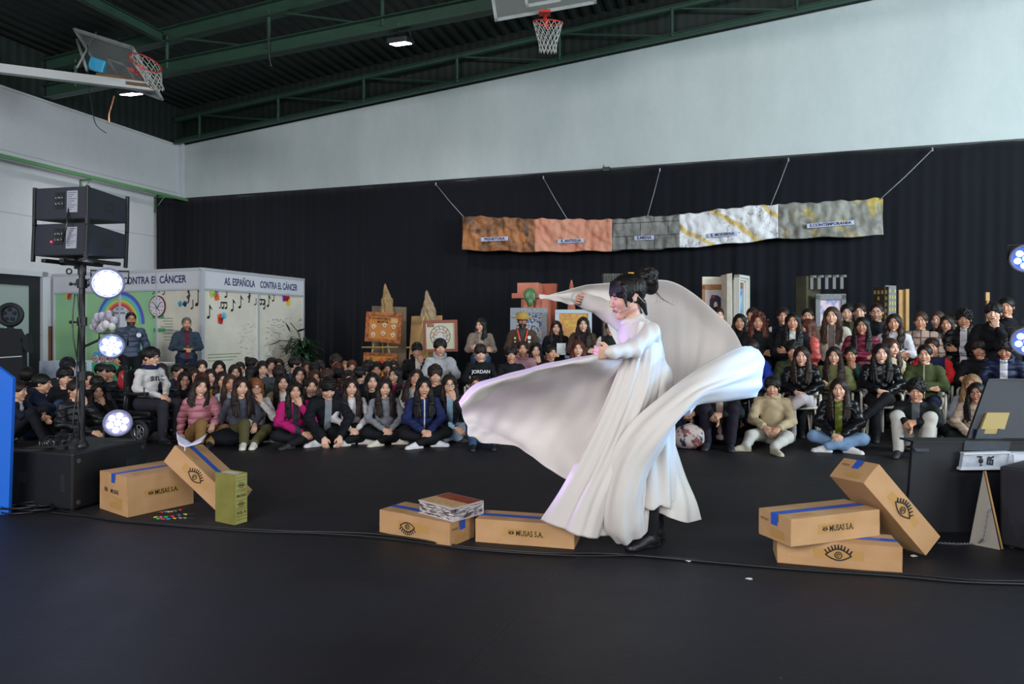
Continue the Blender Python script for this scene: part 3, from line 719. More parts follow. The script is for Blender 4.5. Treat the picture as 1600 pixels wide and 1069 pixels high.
def hair_mesh(style):
    if ('hair', style) in _bm: return _bm[('hair', style)]
    lo, hi = (-.2, -.17, -.50), (.2, .24, .22)
    if style in ('short', 'fringe', 'curlyshort', 'buzz', 'cap', 'bun', 'ponytail', 'tied', 'messy'): lo = (-.16, -.17, -.26)
    F_ = Field(lo, hi, .0048)
    th = {'short': .010, 'buzz': .004, 'fringe': .016, 'curlyshort': .022, 'messy': .02, 'cap': .012}.get(style, .012)
    F_.ell((0, .016, .036), (.077 + th, .098 + th, .087 + th), .01)
    x, y, z = F_.sub(F_.lo, F_.lo + F_.h * F_.n)[1]
    long_ = style in ('long', 'wavy', 'curlylong', 'bob', 'longfront', 'half')
    if style in ('long', 'longfront', 'half', 'wavy', 'curlylong'):
        zz = -.36 if style != 'half' else -.25
        r = {'wavy': .044, 'curlylong': .055, 'long': .036}.get(style, .040); yb = {'longfront': -.135, 'wavy': -.12, 'long': -.105, 'half': -.09}.get(style, -.05)
        for sx in (1, -1):
            F_.cap((sx * .072, .0, .04), (sx * .083, -.012, -.08), .026, r * .85, .03)
            for q, (dx, dy, dz) in enumerate(((-.030, -.010, .02), (.0, .0, .0), (.028, .018, .03), (.012, .045, .05))):
                F_.cap((sx * .083, -.012, -.08), (sx * (.096 + dx * .7), yb * .70 + dy, -.19), r * .75, r * .62, .02)
                F_.cap((sx * (.096 + dx * .7), yb * .70 + dy, -.19), (sx * (.088 + dx), yb + dy, zz + dz), r * .62, r * .34, .014)
        F_.cap((0, .06, .03), (0, .085, -.24), .070, .060, .04)
    if style == 'bob':
        for sx in (1, -1): F_.cap((sx * .070, .0, .04), (sx * .083, -.01, -.10), .022, .030, .03)
        F_.cap((0, .055, .03), (0, .062, -.11), .075, .060, .04)
    if style in ('short', 'fringe', 'curlyshort', 'messy', 'buzz', 'cap'):
        F_.plane((0, .02, -.055), (0, -.25, -1))
    if style in ('bun', 'ponytail', 'tied'):
        F_.plane((0, .02, -.055), (0, -.3, -1))
        if style == 'bun': F_.ell((0, .10, .10), (.045, .042, .040), .02)
        if style == 'ponytail': F_.cap((0, .10, .07), (0, .145, .03), .022, .03, .02); F_.cap((0, .145, .03), (0, .12, -.20), .03, .014, .02)
        if style == 'tied': F_.ell((0, .115, .0), (.035, .035, .04), .02)
    # open the face
    if style == 'cap':
        F_.put((-.1, -.16, -.16), (.1, 0, .04), lambda x, y, z: np.sqrt((x / .078)**2 + ((y + .10) / .10)**2 + ((z + .055) / .085)**2) * .07 - .07, .006, 'sub')
        F_.ell((0, -.125, .045), (.068, .065, .010), .01)
    else:
        fz, fr, wid = {'fringe': (-.058, .090, .066), 'short': (-.042, .108, .072), 'buzz': (-.036, .118, .074), 'curlyshort': (-.050, .096, .068), 'messy': (-.052, .096, .068), 'bob': (-.050, .100, .061)}.get(style, (-.034, .118, .062))
        F_.put((-.09, -.2, -.2), (.09, .0, .1), lambda x, y, z: np.sqrt((x / wid)**2 + ((y + .105) / .085)**2 + ((z - fz) / fr)**2) * .062 - .062, .006, 'sub')
        if not long_:                                  # temples and ears free
            for sx in (1, -1): F_.ell((sx * .088, -.015, -.035), (.03, .05, .045), .006, 'sub')
    if style in ('fringe', 'messy'):
        for i in range(9):
            a = (i - 4) * .014; F_.cap((a * .8, -.062, .100), (a * 1.15 + .006 * math.sin(i * 2.3), -.100 + abs(a) * .35, .045 + .006 * math.sin(i * 1.7)), .014, .006, .006)
    if style in ('curlyshort', 'curlylong'):
        rs = random.Random(3)
        for i in range(60 if style == 'curlyshort' else 130):
            if style == 'curlyshort' or i < 40:
                th_ = rs.uniform(-PI, PI); ph = rs.uniform(.15, 1.45); q = (.092 * math.cos(ph) * math.sin(th_), .016 - .112 * math.cos(ph) * math.cos(th_), .036 + .105 * math.sin(ph))
                if q[1] < -.06 and q[2] < .085: continue
            else: q = (rs.choice((-1, 1)) * rs.uniform(.07, .13), rs.uniform(-.05, .11), rs.uniform(-.32, .03))
            F_.ell(q, (.019,) * 3, .006)
    a = np.arctan2(x, -(y - .02)); nz = (.0020 * np.sin(46 * a + 6 * np.sin(z * 14 + a)) + .0016 * np.sin(95 * a + 30 * z)) * (z > -.05) + (.0022 * np.sin(260 * x + 5 * np.sin(z * 11)) * np.cos(170 * y + 3 * np.sin(z * 9))) * (z <= -.05)
    if style == 'wavy': nz = nz + .006 * np.sin(z * 48 + 3 * np.sin(a * 3)) * (z < .0)
    if style == 'cap': nz = nz * 0
    F_.f += nz.astype(np.float32)
    me = F_.mesh('hair_' + style); _bm[('hair', style)] = me; return me
_bm['gl'] = None
def glasses_mesh():
    if _bm['gl'] is None:
        b = B()
        for sx in (1, -1):
            b.tube([(sx * .032 + .023 * math.cos(t_ * PI / 10), -.100, .006 + .018 * math.sin(t_ * PI / 10)) for t_ in range(20)] + [(sx * .032 + .023, -.100, .006)], .0022, 5)
            b.tube([(sx * .055, -.100, .010), (sx * .083, .0, .010)], .002, 5)
        b.tube([(-.010, -.101, .010), (.010, -.101, .010)], .002, 5)
        bmesh.ops.recalc_face_normals(b.b, faces=b.b.faces)
        me = bpy.data.meshes.new('glasses'); b.b.to_mesh(me); b.b.free(); _bm['gl'] = me
    return _bm['gl']

# materials of people
def skin_mat(tone, name, lip='#8c4a44', brow='#2a1d18', closed=False, beard=0):
    if name in _mats: return _mats[name]
    m, t, p = newmat(name)
    at_ = t.node('ShaderNodeAttribute', attribute_name='head_local'); s = t.node('ShaderNodeSeparateXYZ', {0: at_.outputs['Vector']}).outputs
    ax = t.m('ABSOLUTE', s[0]); front = t.m('LESS_THAN', s[1], -.052)
    def ell_(cx, cz, rx, rz, sharp=8, x_=None):
        a = t.m('DIVIDE', t.m('SUBTRACT', x_ if x_ is not None else ax, cx), rx); b = t.m('DIVIDE', t.m('SUBTRACT', s[2], cz), rz)
        d = t.m('ADD', t.m('MULTIPLY', a, a), t.m('MULTIPLY', b, b)); return t.m('MULTIPLY', t.m('MULTIPLY', t.m('SUBTRACT', 1.0, d), sharp, clamp=True), front, clamp=True)
    nz = t.noise(t.node('ShaderNodeTexCoord').outputs['Object'], 14, 3)
    base = lin(tone); red = (base[0] * 1.02, base[1] * .80, base[2] * .76, 1)
    c = t.mix(t.ramp(nz, .3, .8), base, t.mix(.5, base, red))
    c = t.mix(t.m('MULTIPLY', ell_(.038, -.022, .026, .022, 1), .45), c, red)
    if beard:
        bm_ = t.m('MULTIPLY', t.m('LESS_THAN', s[2], -.036), t.m('MULTIPLY', t.m('GREATER_THAN', s[2], -.14), t.m('LESS_THAN', s[1], .01)))
        c = t.mix(t.m('MULTIPLY', bm_, beard), c, lin('#1c1613'))
    c = t.mix(t.m('MULTIPLY', ell_(0, -.0585, .023, .0095, 4, s[0]), .75), c, lin(lip)); c = t.mix(ell_(0, -.0585, .019, .0014, 2, s[0]), c, lin('#3d1c1a'))
    brz = t.m('ADD', .0355, 0); c = t.mix(t.m('MULTIPLY', ell_(.031, .0345, .019, .0044, 3), .85), c, lin(brow))
    if closed:
        c = t.mix(ell_(.031, .0035, .0155, .0020, 3), c, lin('#1a0f0d')); c = t.mix(t.m('MULTIPLY', ell_(.031, .010, .0165, .010, 1.5), .4), c, lin('#7d5a52'))
    else:
        c = t.mix(t.m('MULTIPLY', ell_(.031, .010, .018, .012, 2), .35), c, lin('#5b3a31'))
        c = t.mix(ell_(.031, .0095, .0145, .0062, 5), c, lin('#cfc4bc')); c = t.mix(ell_(.031, .0100, .0060, .0062, 6), c, lin('#1d120d'))
        c = t.mix(ell_(.031, .0158, .0155, .0022, 3), c, lin('#140c0a'))
    t.l.new(c, p.inputs['Base Color']); p.inputs['Roughness'].default_value = .5; p.inputs['Subsurface Weight'].default_value = 0
    _mats[name] = m; return m
TONES = ['#c89a80', '#bd8a6e', '#d3a88f', '#a8775c', '#8f6046']
def hairm(c):
    n = 'hair_' + c
    if n in _mats: return _mats[n]
    cols = {'black': ('#0d0a0b', '#181312'), 'dark': ('#190f0d', '#2c1d18'), 'brown': ('#2f1f18', '#4b3326'), 'auburn': ('#3a1a12', '#5c2c1c'), 'ginger': ('#6b3a1f', '#8d5631'), 'blond': ('#6d5236', '#94744e'), 'grey': ('#4a4643', '#6e6965'), 'capblack': ('#111317', '#14161b')}[c]
    m, t, p = newmat(n); oc = t.node('ShaderNodeTexCoord').outputs['Object']; f = t.noise(t.scalev(oc, (90, 90, 6)), 1, 3)
    t.l.new(t.mix(t.ramp(f, .35, .7), lin(cols[0]), lin(cols[1])), p.inputs['Base Color']); p.inputs['Roughness'].default_value = .5; p.inputs['Specular IOR Level'].default_value = .3; t.l.new(t.bump(f, .5, .004), p.inputs['Normal'])
    _mats[n] = m; return m
def cloth(c, inner=None, kind='plain', c2=None):
    """kind: plain, puffer (quilted bands), leather, plaid, yoke (second colour above the chest), stripe"""
    n = 'cloth_%s_%s_%s_%s' % (c, inner, kind, c2)
    if n in _mats: return _mats[n]
    m, t, p = newmat(n); tc = t.node('ShaderNodeTexCoord'); oc = tc.outputs['Object']; s = t.node('ShaderNodeSeparateXYZ', {0: oc}).outputs
    nz = t.noise(oc, 6, 4, .6); base = lin(c); dk = tuple(v * .72 for v in base[:3]) + (1,)
    col = t.mix(t.ramp(nz, .3, .75), dk, base); p.inputs['Roughness'].default_value = .8; p.inputs['Specular IOR Level'].default_value = .25
    if kind == 'puffer':
        w = t.m('ABSOLUTE', t.m('SINE', t.m('ADD', t.m('MULTIPLY', s[2], 34), t.m('MULTIPLY', nz, 1.6)))); p.inputs['Roughness'].default_value = .5; p.inputs['Specular IOR Level'].default_value = .4
        t.l.new(t.bump(t.m('POWER', w, .45), .9, .014), p.inputs['Normal'])
    elif kind == 'leather': p.inputs['Roughness'].default_value = .3; t.l.new(t.bump(nz, .6, .02), p.inputs['Normal'])
    else: t.l.new(t.bump(t.noise(oc, 22, 4), .35, .008), p.inputs['Normal'])
    if kind == 'plaid':
        for ax_, sc_ in ((s[0], 9), (s[2], 9)):
            g = t.m('LESS_THAN', t.m('FRACT', t.m('MULTIPLY', ax_, sc_)), .16); col = t.mix(t.m('MULTIPLY', g, .8), col, lin(c2))
    if kind == 'hstripe':
        g = t.m('LESS_THAN', t.m('FRACT', t.m('MULTIPLY', s[2], 22)), .35); col = t.mix(t.m('MULTIPLY', g, .8), col, lin(c2))
    if kind == 'sleeve':                                # second colour on the sleeves and shoulders
        g = t.m('GREATER_THAN', t.m('ABSOLUTE', s[0]), .165); col = t.mix(g, col, lin(c2))
    if kind == 'zip':
        nn2 = t.node('ShaderNodeSeparateXYZ', {0: tc.outputs['Normal']}).outputs
        col = t.mix(t.m('MULTIPLY', t.m('LESS_THAN', t.m('ABSOLUTE', s[0]), .0075), t.m('LESS_THAN', nn2[1], -.35)), col, lin(c2))
    if inner:
        nn = t.node('ShaderNodeSeparateXYZ', {0: tc.outputs['Normal']}).outputs
        f = t.m('MULTIPLY', t.m('LESS_THAN', t.m('ABSOLUTE', s[0]), .042), t.m('LESS_THAN', nn[1], -.35)); col = t.mix(f, col, lin(inner))
    t.l.new(col, p.inputs['Base Color']); _mats[n] = m; return m
PEOPLE = []
def person(X, Y, ztop, posen, label, hair='long', hc='dark', top='#15161a', inner=None, kind='plain', c2=None, bulk=0, hood=False, pants='#141519', shoe='#1a1a1c', tone=0, dyaw=0, glasses=False, group=None, yawabs=None, beard=0, hy=None, z0=0, face=None):
    p = POSES[posen]; key = posen
    if hy is not None:
        key = '%s_%s' % (posen, '_'.join(map(str, hy))); p = dict(p); p['yaw'] = hy[0]; p['pitch'] = hy[1] if len(hy) > 1 else p['pitch']; p['roll'] = hy[2] if len(hy) > 2 else 0
    me = body_mesh(key, p)
    nominal = p['H'][2] + .123 * HS + {'curlyshort': .03, 'messy': .022, 'fringe': .016, 'bun': .02}.get(hair, .012)
    if posen == 'hands': nominal -= .015
    sc = (ztop - z0) / nominal
    tx, ty = (.5, 2.2) if face is None else face; f = nrm((tx - X, ty - Y)); yaw = math.atan2(f[0], -f[1]) + math.radians(dyaw)
    if yawabs is not None: yaw = math.radians(yawabs)
    nm = TONES[tone]
    root = ob('person', me, skin_mat(nm, 'skin_%d_%d' % (tone, int(beard * 10)), beard=beard), omat=True)
    root.location = (X, Y, z0); root.rotation_euler = (0, 0, yaw); root.scale = (sc, sc, sc)
    tag(root, label, 'person', group)
    t = (.024 if bulk else .012)
    ob('jacket' if bulk else 'sweater', top_mesh(posen, POSES[posen], t, hood=hood), cloth(top, inner, kind, c2), root, omat=True)
    ob('trousers', legs_mesh(posen, POSES[posen]), cloth(pants), root, omat=True)
    for i in (0, 1):
        A = Vector(p['A'][i]); T = Vector(p['T'][i]); d = (T - A); yv = -d.normalized()
        upv = Vector((0, 0, 1)) if abs(d.normalized().z) < .8 else Vector((0, -1, 0))
        xv = yv.cross(upv).normalized(); zv = xv.cross(yv)
        # keep the foot flat where the pose has it flat
        if abs(d.z) < .09: yv = Vector((-d.x, -d.y, 0)).normalized(); xv = yv.cross(Vector((0, 0, 1))); zv = Vector((0, 0, 1)); A = Vector((A.x, A.y, .05))
        m = Matrix.Identity(4)
        for q in range(3): m[q][0] = xv[q]; m[q][1] = yv[q]; m[q][2] = zv[q]; m[q][3] = A[q]
        ob('shoe', shoe_mesh(), M('shoe_' + shoe, shoe, .6), root, m, omat=True)
    hm = head_matrix(p)
    ob('cap' if hair == 'cap' else 'hair', hair_mesh(hair), hairm('capblack' if hair == 'cap' else hc), root, hm, omat=True)
    if glasses: ob('glasses', glasses_mesh(), M('spectacle_frame', '#1b1a1c', .3, .3), root, hm, omat=True)
    PEOPLE.append((root, sc, posen, label)); return root
def P(px, py, Y, posen, label, **k):
    q = at(px, py, Y); return person(q.x, q.y, q.z, posen, label, **k)
# ------------------------------------------------------------------ the audience (each row: column and head-top row in the photo survey, distance, pose, label, look)
BK, NV, WH, GY, OL = '#14151a', '#1b2440', '#cfccc8', '#6f7278', '#4c5236'
DN = '#2f4668'
# side group by the glazed door
P(40, 573, 9.1, 'cross', 'person with tousled black hair seated nearest the glazed door, seen from behind', hair='messy', hc='black', top=BK, c2=None, hood=True, bulk=1, inner='#c9c6c2', dyaw=150)
P(48, 584, 8.5, 'knees', 'person in navy jacket with white hood turned in profile beside the blue board', hair='short', hc='black', top='#1a2138', kind='plain', bulk=1, hood=True, inner='#d5d2cd', pants=DN, shoe='#d8d6d2', dyaw=62)
P(12, 596, 8.05, 'knees', 'person with folded hands and grey trainers half hidden behind the blue board', hair='short', hc='dark', top='#1a1f30', inner='#c9c7c4', pants='#191b22', shoe='#8f9396', dyaw=50)
P(100, 572, 8.75, 'chair' if False else 'cross', 'person with black fringe in black jacket behind the girl in the black puffer', hair='fringe', hc='black', top=BK, bulk=1, tone=2)
P(104, 557, 9.7, 'cross', 'person in black cap seated in front of the green booth panel', hair='cap', top='#20242a', bulk=1)
P(113, 593, 7.95, 'chin', 'girl with ponytail in black quilted jacket, hand to mouth, below the speaker pole', hair='ponytail', hc='dark', top='#15151a', kind='puffer', bulk=1, shoe='#d9d7d4', dyaw=18)
P(137, 580, 9.7, 'cross', 'person with dark hair partly behind the speaker pole', hair='long', hc='dark', top=BK)
P(150, 586, 9.1, 'cross', 'person in dark clothes just above the girl with both hands at her mouth', hair='messy', hc='black', top='#1b1c24', tone=1)
P(153, 567, 10.5, 'cross', 'person with black hair sitting before the white table cloth, head turned', hair='short', hc='black', top='#1d2436', dyaw=40)
P(170, 569, 10.6, 'cross', 'person with round black haircut beside the white table cloth', hair='fringe', hc='black', top='#1b2030', tone=1)
P(190, 574, 9.7, 'cross', 'person in black quilted coat bent over behind the wheelchair', hair='short', hc='black', top='#17181f', kind='puffer', bulk=1, dyaw=160)
P(151, 598, 8.45, 'chin', 'girl with long black hair, hands at her mouth, above the lowest stage light', hair='long', hc='black', top='#131419', bulk=0, tone=0)
P(253, 567, 10.7, 'cross', 'girl with long dark hair just behind the wheelchair user, by the green cloth', hair='longfront', hc='dark', top='#1d2236', tone=2, dyaw=-25)
P(273, 568, 10.9, 'cross', 'person with black hair in dark red hoodie looking away by the green cloth', hair='short', hc='black', top='#4a1c20', dyaw=35)
P(292, 567, 11.4, 'cross', 'person with black hair seated at the feet of the man in grey jacket', hair='short', hc='black', top='#1b1c24', inner='#c5c3c0', dyaw=140)
P(287, 580, 9.5, 'cross', 'girl with glasses and very long brown hair beside the wheelchair', hair='long', hc='dark', top='#171c2e', glasses=True, tone=2, bulk=1)
P(300, 574, 10.3, 'cross', 'girl with dark hair looking down behind the one with glasses', hair='long', hc='dark', top='#23232b', dyaw=10, hy=(0, 18))
P(314, 562, 11.2, 'cross', 'girl with tied back hair in front of the white poster by the booth corner', hair='tied', hc='dark', top='#20232c', tone=2)
P(314, 581, 9.3, 'cross', 'girl with reddish brown hair mostly hidden behind the pink jacket girl', hair='long', hc='auburn', top='#3a2d28')
P(327, 576, 10.0, 'cross', 'girl with dark hair between pink jacket girl and the cream booth panel', hair='long', hc='dark', top='#23262f', tone=2)
P(341, 563, 11.2, 'cross', 'girl with long centre parted black hair alone before the cream panel', hair='long', hc='black', top='#1a1b22')
P(346, 580, 9.4, 'cross', 'girl with wavy dark hair in mustard jacket', hair='wavy', hc='dark', top='#8a6a2a', bulk=1, tone=2)
P(358, 584, 8.95, 'cross', 'girl with long light brown hair close behind the grey sweatshirt girl', hair='long', hc='brown', top='#b8bcc6', tone=1)
P(366, 569, 10.5, 'cross', 'girl with long dark hair and raised chin before the cream panel', hair='long', hc='dark', top='#1f2128', tone=2)
P(374, 565, 11.4, 'cross', 'girl in dark top just behind another long haired girl at the cream panel', hair='short', hc='dark', top='#2b2523', tone=1)
P(388, 558, 11.7, 'cross', 'girl in profile with glasses and hair in a bun before the booth post', hair='bun', hc='black', top='#15161c', glasses=True, dyaw=60)
P(391, 571, 10.1, 'cross', 'girl seen from behind with smooth black hair above the ginger haired one', hair='long', hc='black', top='#191a22', dyaw=150)
P(409, 563, 10.9, 'cross', 'boy with open mouth and grey coat before the cream panel', hair='short', hc='black', top='#4d5055', bulk=1, tone=2)
P(423, 558, 11.5, 'cross', 'boy with black hair and white collar before the cream panel', hair='short', hc='black', top='#16171c', inner='#d9d7d4')
P(434, 560, 11.9, 'cross', 'girl hidden behind the boy with the white collar', hair='long', hc='dark', top='#1c1d24')
P(434, 571, 9.9, 'cross', 'person in dark green jacket seen from behind, dark curls', hair='curlyshort', hc='dark', top='#2c3a35', bulk=1, kind='puffer', dyaw=150)
P(455, 557, 11.2, 'cross', 'boy in blue denim jacket turned in profile under the big plant leaves', hair='short', hc='black', top='#33485f', dyaw=75)
P(467, 572, 10.0, 'cross', 'pale girl with long black hair in dark green coat', hair='longfront', hc='black', top='#1f3330', tone=2)
P(478, 563, 11.3, 'cross', 'smiling girl with brown hair beneath the leafy plant', hair='long', hc='dark', top='#2b2428', tone=1)
P(491, 565, 11.1, 'cross', 'person with dark tousled hair below the leafy plant, face hidden', hair='messy', hc='black', top='#191a21', hy=(0, 30))
P(501, 562, 11.5, 'cross', 'laughing girl with dark hair to one side of the leafy plant', hair='long', hc='dark', top='#1d1d26', tone=1, dyaw=-30)
P(492, 577, 9.8, 'cross', 'girl with orange lit face and long brown hair', hair='long', hc='brown', top='#372f2a', tone=0)
P(510, 576, 9.7, 'cross', 'boy with brown curls holding his hands before his face', hair='curlyshort', hc='brown', top='#5a4c46', tone=2)
P(524, 553, 11.8, 'cross', 'boy with dark curls sitting highest before the dark curtain next to the plant', hair='curlyshort', hc='dark', top='#15161b', tone=1)
P(527, 566, 11.0, 'cross', 'girl with auburn hair of whom the forehead shows between darker heads', hair='long', hc='auburn', top='#201d22', tone=0)
P(538, 563, 11.9, 'cross', 'person with fair hair pulled back before the dark curtain', hair='buzz', hc='blond', top='#1a1b21', tone=0)
P(549, 562, 11.6, 'cross', 'boy with short reddish brown hair before the dark curtain', hair='short', hc='auburn', top='#22212a', tone=2)
P(527, 574, 10.1, 'cross', 'boy with straight black hair looking down at his lap', hair='fringe', hc='black', top='#26262d', hy=(0, 30), tone=1)
P(543, 580, 9.5, 'cross', 'girl with dark curls right behind the white sweater girl', hair='curlylong', hc='dark', top='#1d1b22', tone=2)
P(557, 573, 9.7, 'cross', 'boy with bare neck and dark hair turned away', hair='short', hc='black', top='#1d2430', tone=2, dyaw=130)
P(568, 568, 10.5, 'cross', 'boy with dark hair in profile turned to the painted boards', hair='short', hc='dark', top='#1b2026', tone=2, dyaw=70)
P(573, 562, 11.2, 'cross', 'girl with long black hair in front of the lowest orange board', hair='long', hc='black', top='#1b1a20', dyaw=30)
P(590, 564, 10.4, 'cross', 'young man with short black hair and heavy brows below the orange board', hair='short', hc='black', top='#1c2236', tone=1, bulk=1, dyaw=-12)
P(604, 564, 11.1, 'cross', 'boy with black hair in bright blue collar below the orange board', hair='short', hc='black', top='#263466', tone=1)
P(614, 563, 11.4, 'cross', 'girl with dark hair at the edge of the orange board', hair='tied', hc='dark', top='#31343e', tone=2)
P(622, 572, 9.8, 'cross', 'girl with black wavy hair in magenta jacket seen from the side, second row', hair='wavy', hc='black', top='#b0186c', bulk=1, dyaw=-40, tone=2)
P(580, 581, 8.95, 'cross', 'girl with centre parted long black hair in black top, second row', hair='long', hc='black', top='#131318', tone=2)
P(649, 576, 9.3, 'cross', 'girl with white shirt and dark shoulder strap, chin raised', hair='longfront', hc='dark', top='#cdc5bd', tone=1, hy=(-8, -6, 14))
P(679, 569, 9.3, 'cross', 'boy with dark curly fringe in black zip jacket, second row', hair='curlyshort', hc='dark', top='#121317', bulk=1, tone=0)
P(650, 534, 10.2, 'chairchin', 'person in black cap and black jacket with white hood, fist at chin', hair='cap', top='#121318', bulk=1, hood=True, inner='#d2cdc2', glasses=True, dyaw=6)
P(687, 528, 9.9, 'chair', 'boy in pale grey hoodie seated before the framed circular drawing', hair='messy', hc='black', top='#b9babf', hood=True, bulk=1, pants='#c9c3b6', tone=0)
jordan = P(750, 537, 9.6, 'chair', 'boy with brown fringe in black sweatshirt with white lettering', hair='fringe', hc='dark', top='#0f1014', tone=2, hy=(0, 14))
P(751, 497, 11.9, 'fold', 'woman in beige parka standing with folded arms before the black curtain', hair='half', hc='black', top='#85766a', inner='#9a8a78', bulk=1, hood=True, pants=DN, hy=(-35, 6), tone=2)
P(742, 586, 8.9, 'cross', 'man with glasses and dark hair peeping over the flying cape edge', hair='buzz', hc='dark', top='#1a1a1f', glasses=True, tone=1)
P(798, 540, 9.8, 'chair', 'boy with spiky black hair in black sweater below the straw hat man', hair='messy', hc='black', top='#101116', tone=1)
P(816, 532, 10.3, 'chair', 'girl with tied dark hair in dusty pink hoodie below the straw hat man', hair='tied', hc='dark', top='#b98b93', hood=True, bulk=1, tone=1)
P(837, 535, 10.4, 'chairchin', 'girl with dark hair in black, fist on her mouth, beside the pink hoodie', hair='half', hc='black', top='#121217', tone=2)
P(857, 538, 10.0, 'chair', 'boy with thick black hair just above the flying cape', hair='short', hc='black', top='#15161b', tone=1, dyaw=25)
P(869, 501, 11.4, 'hold', 'girl with dark hair in black coat holding a white sheet, standing', hair='half', hc='dark', top='#111217', bulk=1, tone=2)
P(911, 495, 11.1, 'fold', 'girl with long brown hair in brown jacket standing before the yellow framed painting', hair='longfront', hc='dark', top='#4b3932', inner='#1d191b', bulk=1, tone=2)
P(903, 531, 10.0, 'chair', 'girl with dark red hair seated low above the cape sleeve', hair='long', hc='auburn', top='#1a171c', tone=2)
P(953, 501, 11.0, 'stand', 'girl with glasses and green scarf in dark padded vest', hair='bun', hc='brown', top='#20231f', c2='#c9c3ba', kind='sleeve', bulk=1, glasses=True, tone=1)
# front row on the floor
pk = P(312, 588, 8.2, 'side', 'girl in pink padded jacket and tan trousers, head tilted, front row', hair='half', hc='dark', top='#c07a84', kind='puffer', bulk=1, hood=False, pants='#8f6c3f', tone=2, hy=(0, 6, 10), shoe='#191a1e')
P(374, 588, 8.15, 'side', 'girl in dark grey printed sweatshirt and olive trousers, one pale trainer forward', hair='longfront', hc='dark', top='#4d4d58', pants='#5a5434', shoe='#d8d2c4', tone=2, dyaw=6)
gg = P(398, 590, 8.35, 'chin', 'girl with ginger bob and glasses in white printed sweatshirt', hair='bob', hc='ginger', top='#d8d0ce', glasses=True, pants='#1c1d22', shoe='#c9c5be', tone=2)
P(440, 583, 8.95, 'cross', 'girl with black hair and beige coat between two front row girls', hair='long', hc='black', top='#a98f70', bulk=1, inner='#d8d3cc', tone=0)
P(459, 595, 8.05, 'chin', 'girl in magenta jacket with fist on chin, front row', hair='long', hc='black', top='#b5186b', bulk=1, inner='#31323a', pants='#16161b', shoe='#1c1e22', tone=0)
P(485, 589, 8.6, 'cross', 'girl with parted lips in black coat above the magenta jacket', hair='tied', hc='dark', top='#16171d', bulk=1, tone=2)
P(508, 589, 8.2, 'hands', 'boy with black fringe, grey hoodie and black jacket, both hands on the floor', hair='fringe', hc='black', top='#11131a', inner='#7d8188', bulk=1, hood=False, pants='#101116', shoe='#d0d0cf', tone=2)
P(547, 589, 8.25, 'cross', 'girl with long brown hair in white sweater, black trousers, front row', hair='longfront', hc='dark', top='#d5d0d2', pants='#0f1014', shoe='#cfccc4', tone=2)
P(600, 590, 8.25, 'cross', 'girl with long dark hair in grey hoodie, hands clasped, front row', hair='longfront', hc='dark', top='#85868c', hood=True, pants='#0f1014', shoe='#cdc5b4', tone=2)
P(661, 588, 8.1, 'cross', 'girl with very long black hair in navy jacket with white zip, front row', hair='longfront', hc='black', top='#1d2752', bulk=1, kind='zip', c2='#c9cad0', pants='#0f1014', shoe='#d2d0d4', tone=0)
P(701, 584, 8.4, 'chin', 'girl with glasses and pale blue scarf, finger on her lips', hair='long', hc='dark', top='#20242d', inner='#8fb4c9', glasses=True, pants='#9db3c4', tone=2)
P(748, 601, 8.1, 'knees', 'person in blue jeans and black trainers mostly hidden by the cape', hair='short', hc='dark', top='#16181f', pants='#35506f', shoe='#16171b', tone=0)
# side group near the plastic chairs
P(1120, 479, 10.6, 'stand', 'man standing between painted frame and flying cape edge', hair='short', hc='dark', top='#15161b', inner='#c9c9cc', bulk=1, dyaw=25, tone=2)
P(1156, 490, 10.1, 'stand', 'girl with smooth black hair in black coat in front of the painted frame', hair='half', hc='black', top='#0f1014', bulk=1, tone=1)
P(1177, 480, 10.9, 'stand', 'boy with short dark hair behind the auburn curly haired girl', hair='short', hc='dark', top='#15161c', dyaw=-20, tone=1)
P(1185, 489, 9.6, 'fold', 'girl with big auburn curls in black coat', hair='curlylong', hc='auburn', top='#0f1014', bulk=1, tone=1)
P(1224, 480, 10.4, 'stand', 'boy with short hair in navy hoodie and black vest, standing at the back', hair='short', hc='dark', top='#141620', c2='#c2c2c4', kind='sleeve', bulk=0, tone=1)
P(1239, 488, 9.3, 'fold', 'girl with straight black hair in black coat with white snaps', hair='long', hc='black', top='#101015', inner='#bdbbb8', bulk=1, tone=1)
P(1262, 481, 10.4, 'stand', 'boy with cropped black hair peering over the salmon jacket girl', hair='buzz', hc='black', top='#7e7676', tone=1)
P(1264, 498, 9.3, 'hold', 'girl with dark red hair in salmon padded jacket turned aside', hair='half', hc='auburn', top='#d0605a', kind='puffer', bulk=1, tone=1, dyaw=-62)
P(1177, 530, 8.9, 'chair', 'boy in bright blue jacket beside the pale blue cape fold', hair='short', hc='dark', top='#1f3aa0', bulk=1, tone=1, dyaw=-10)
P(1240, 531, 9.0, 'chair', 'boy with dark curls in olive camouflage jacket', hair='curlyshort', hc='black', top='#3a4128', bulk=1, tone=1)
P(1253, 541, 8.55, 'legcross', 'girl in black leather jacket and white flared trousers, hand on her face', hair='long', hc='dark', top='#121316', kind='leather', bulk=1, pants='#cbbfc2', shoe='#a89c86', tone=0)
P(1300, 479, 9.6, 'stand', 'girl with long light brown hair in cream coat over striped top', hair='longfront', hc='brown', top='#cfc5b4', inner='#6d6660', bulk=1, tone=2)
P(1324, 474, 10.3, 'stand', 'boy with short black hair in olive jacket, back row', hair='short', hc='black', top='#5d6341', inner='#2a2b25', bulk=1, tone=2)
P(1343, 473, 10.6, 'stand', 'boy with dark brushed up hair behind the maroon jacket girl', hair='short', hc='dark', top='#3b3f33', tone=2)
P(1347, 495, 9.2, 'fold', 'girl in maroon padded jacket with dark fur hood', hair='long', hc='black', top='#6a1330', kind='puffer', bulk=1, tone=3)
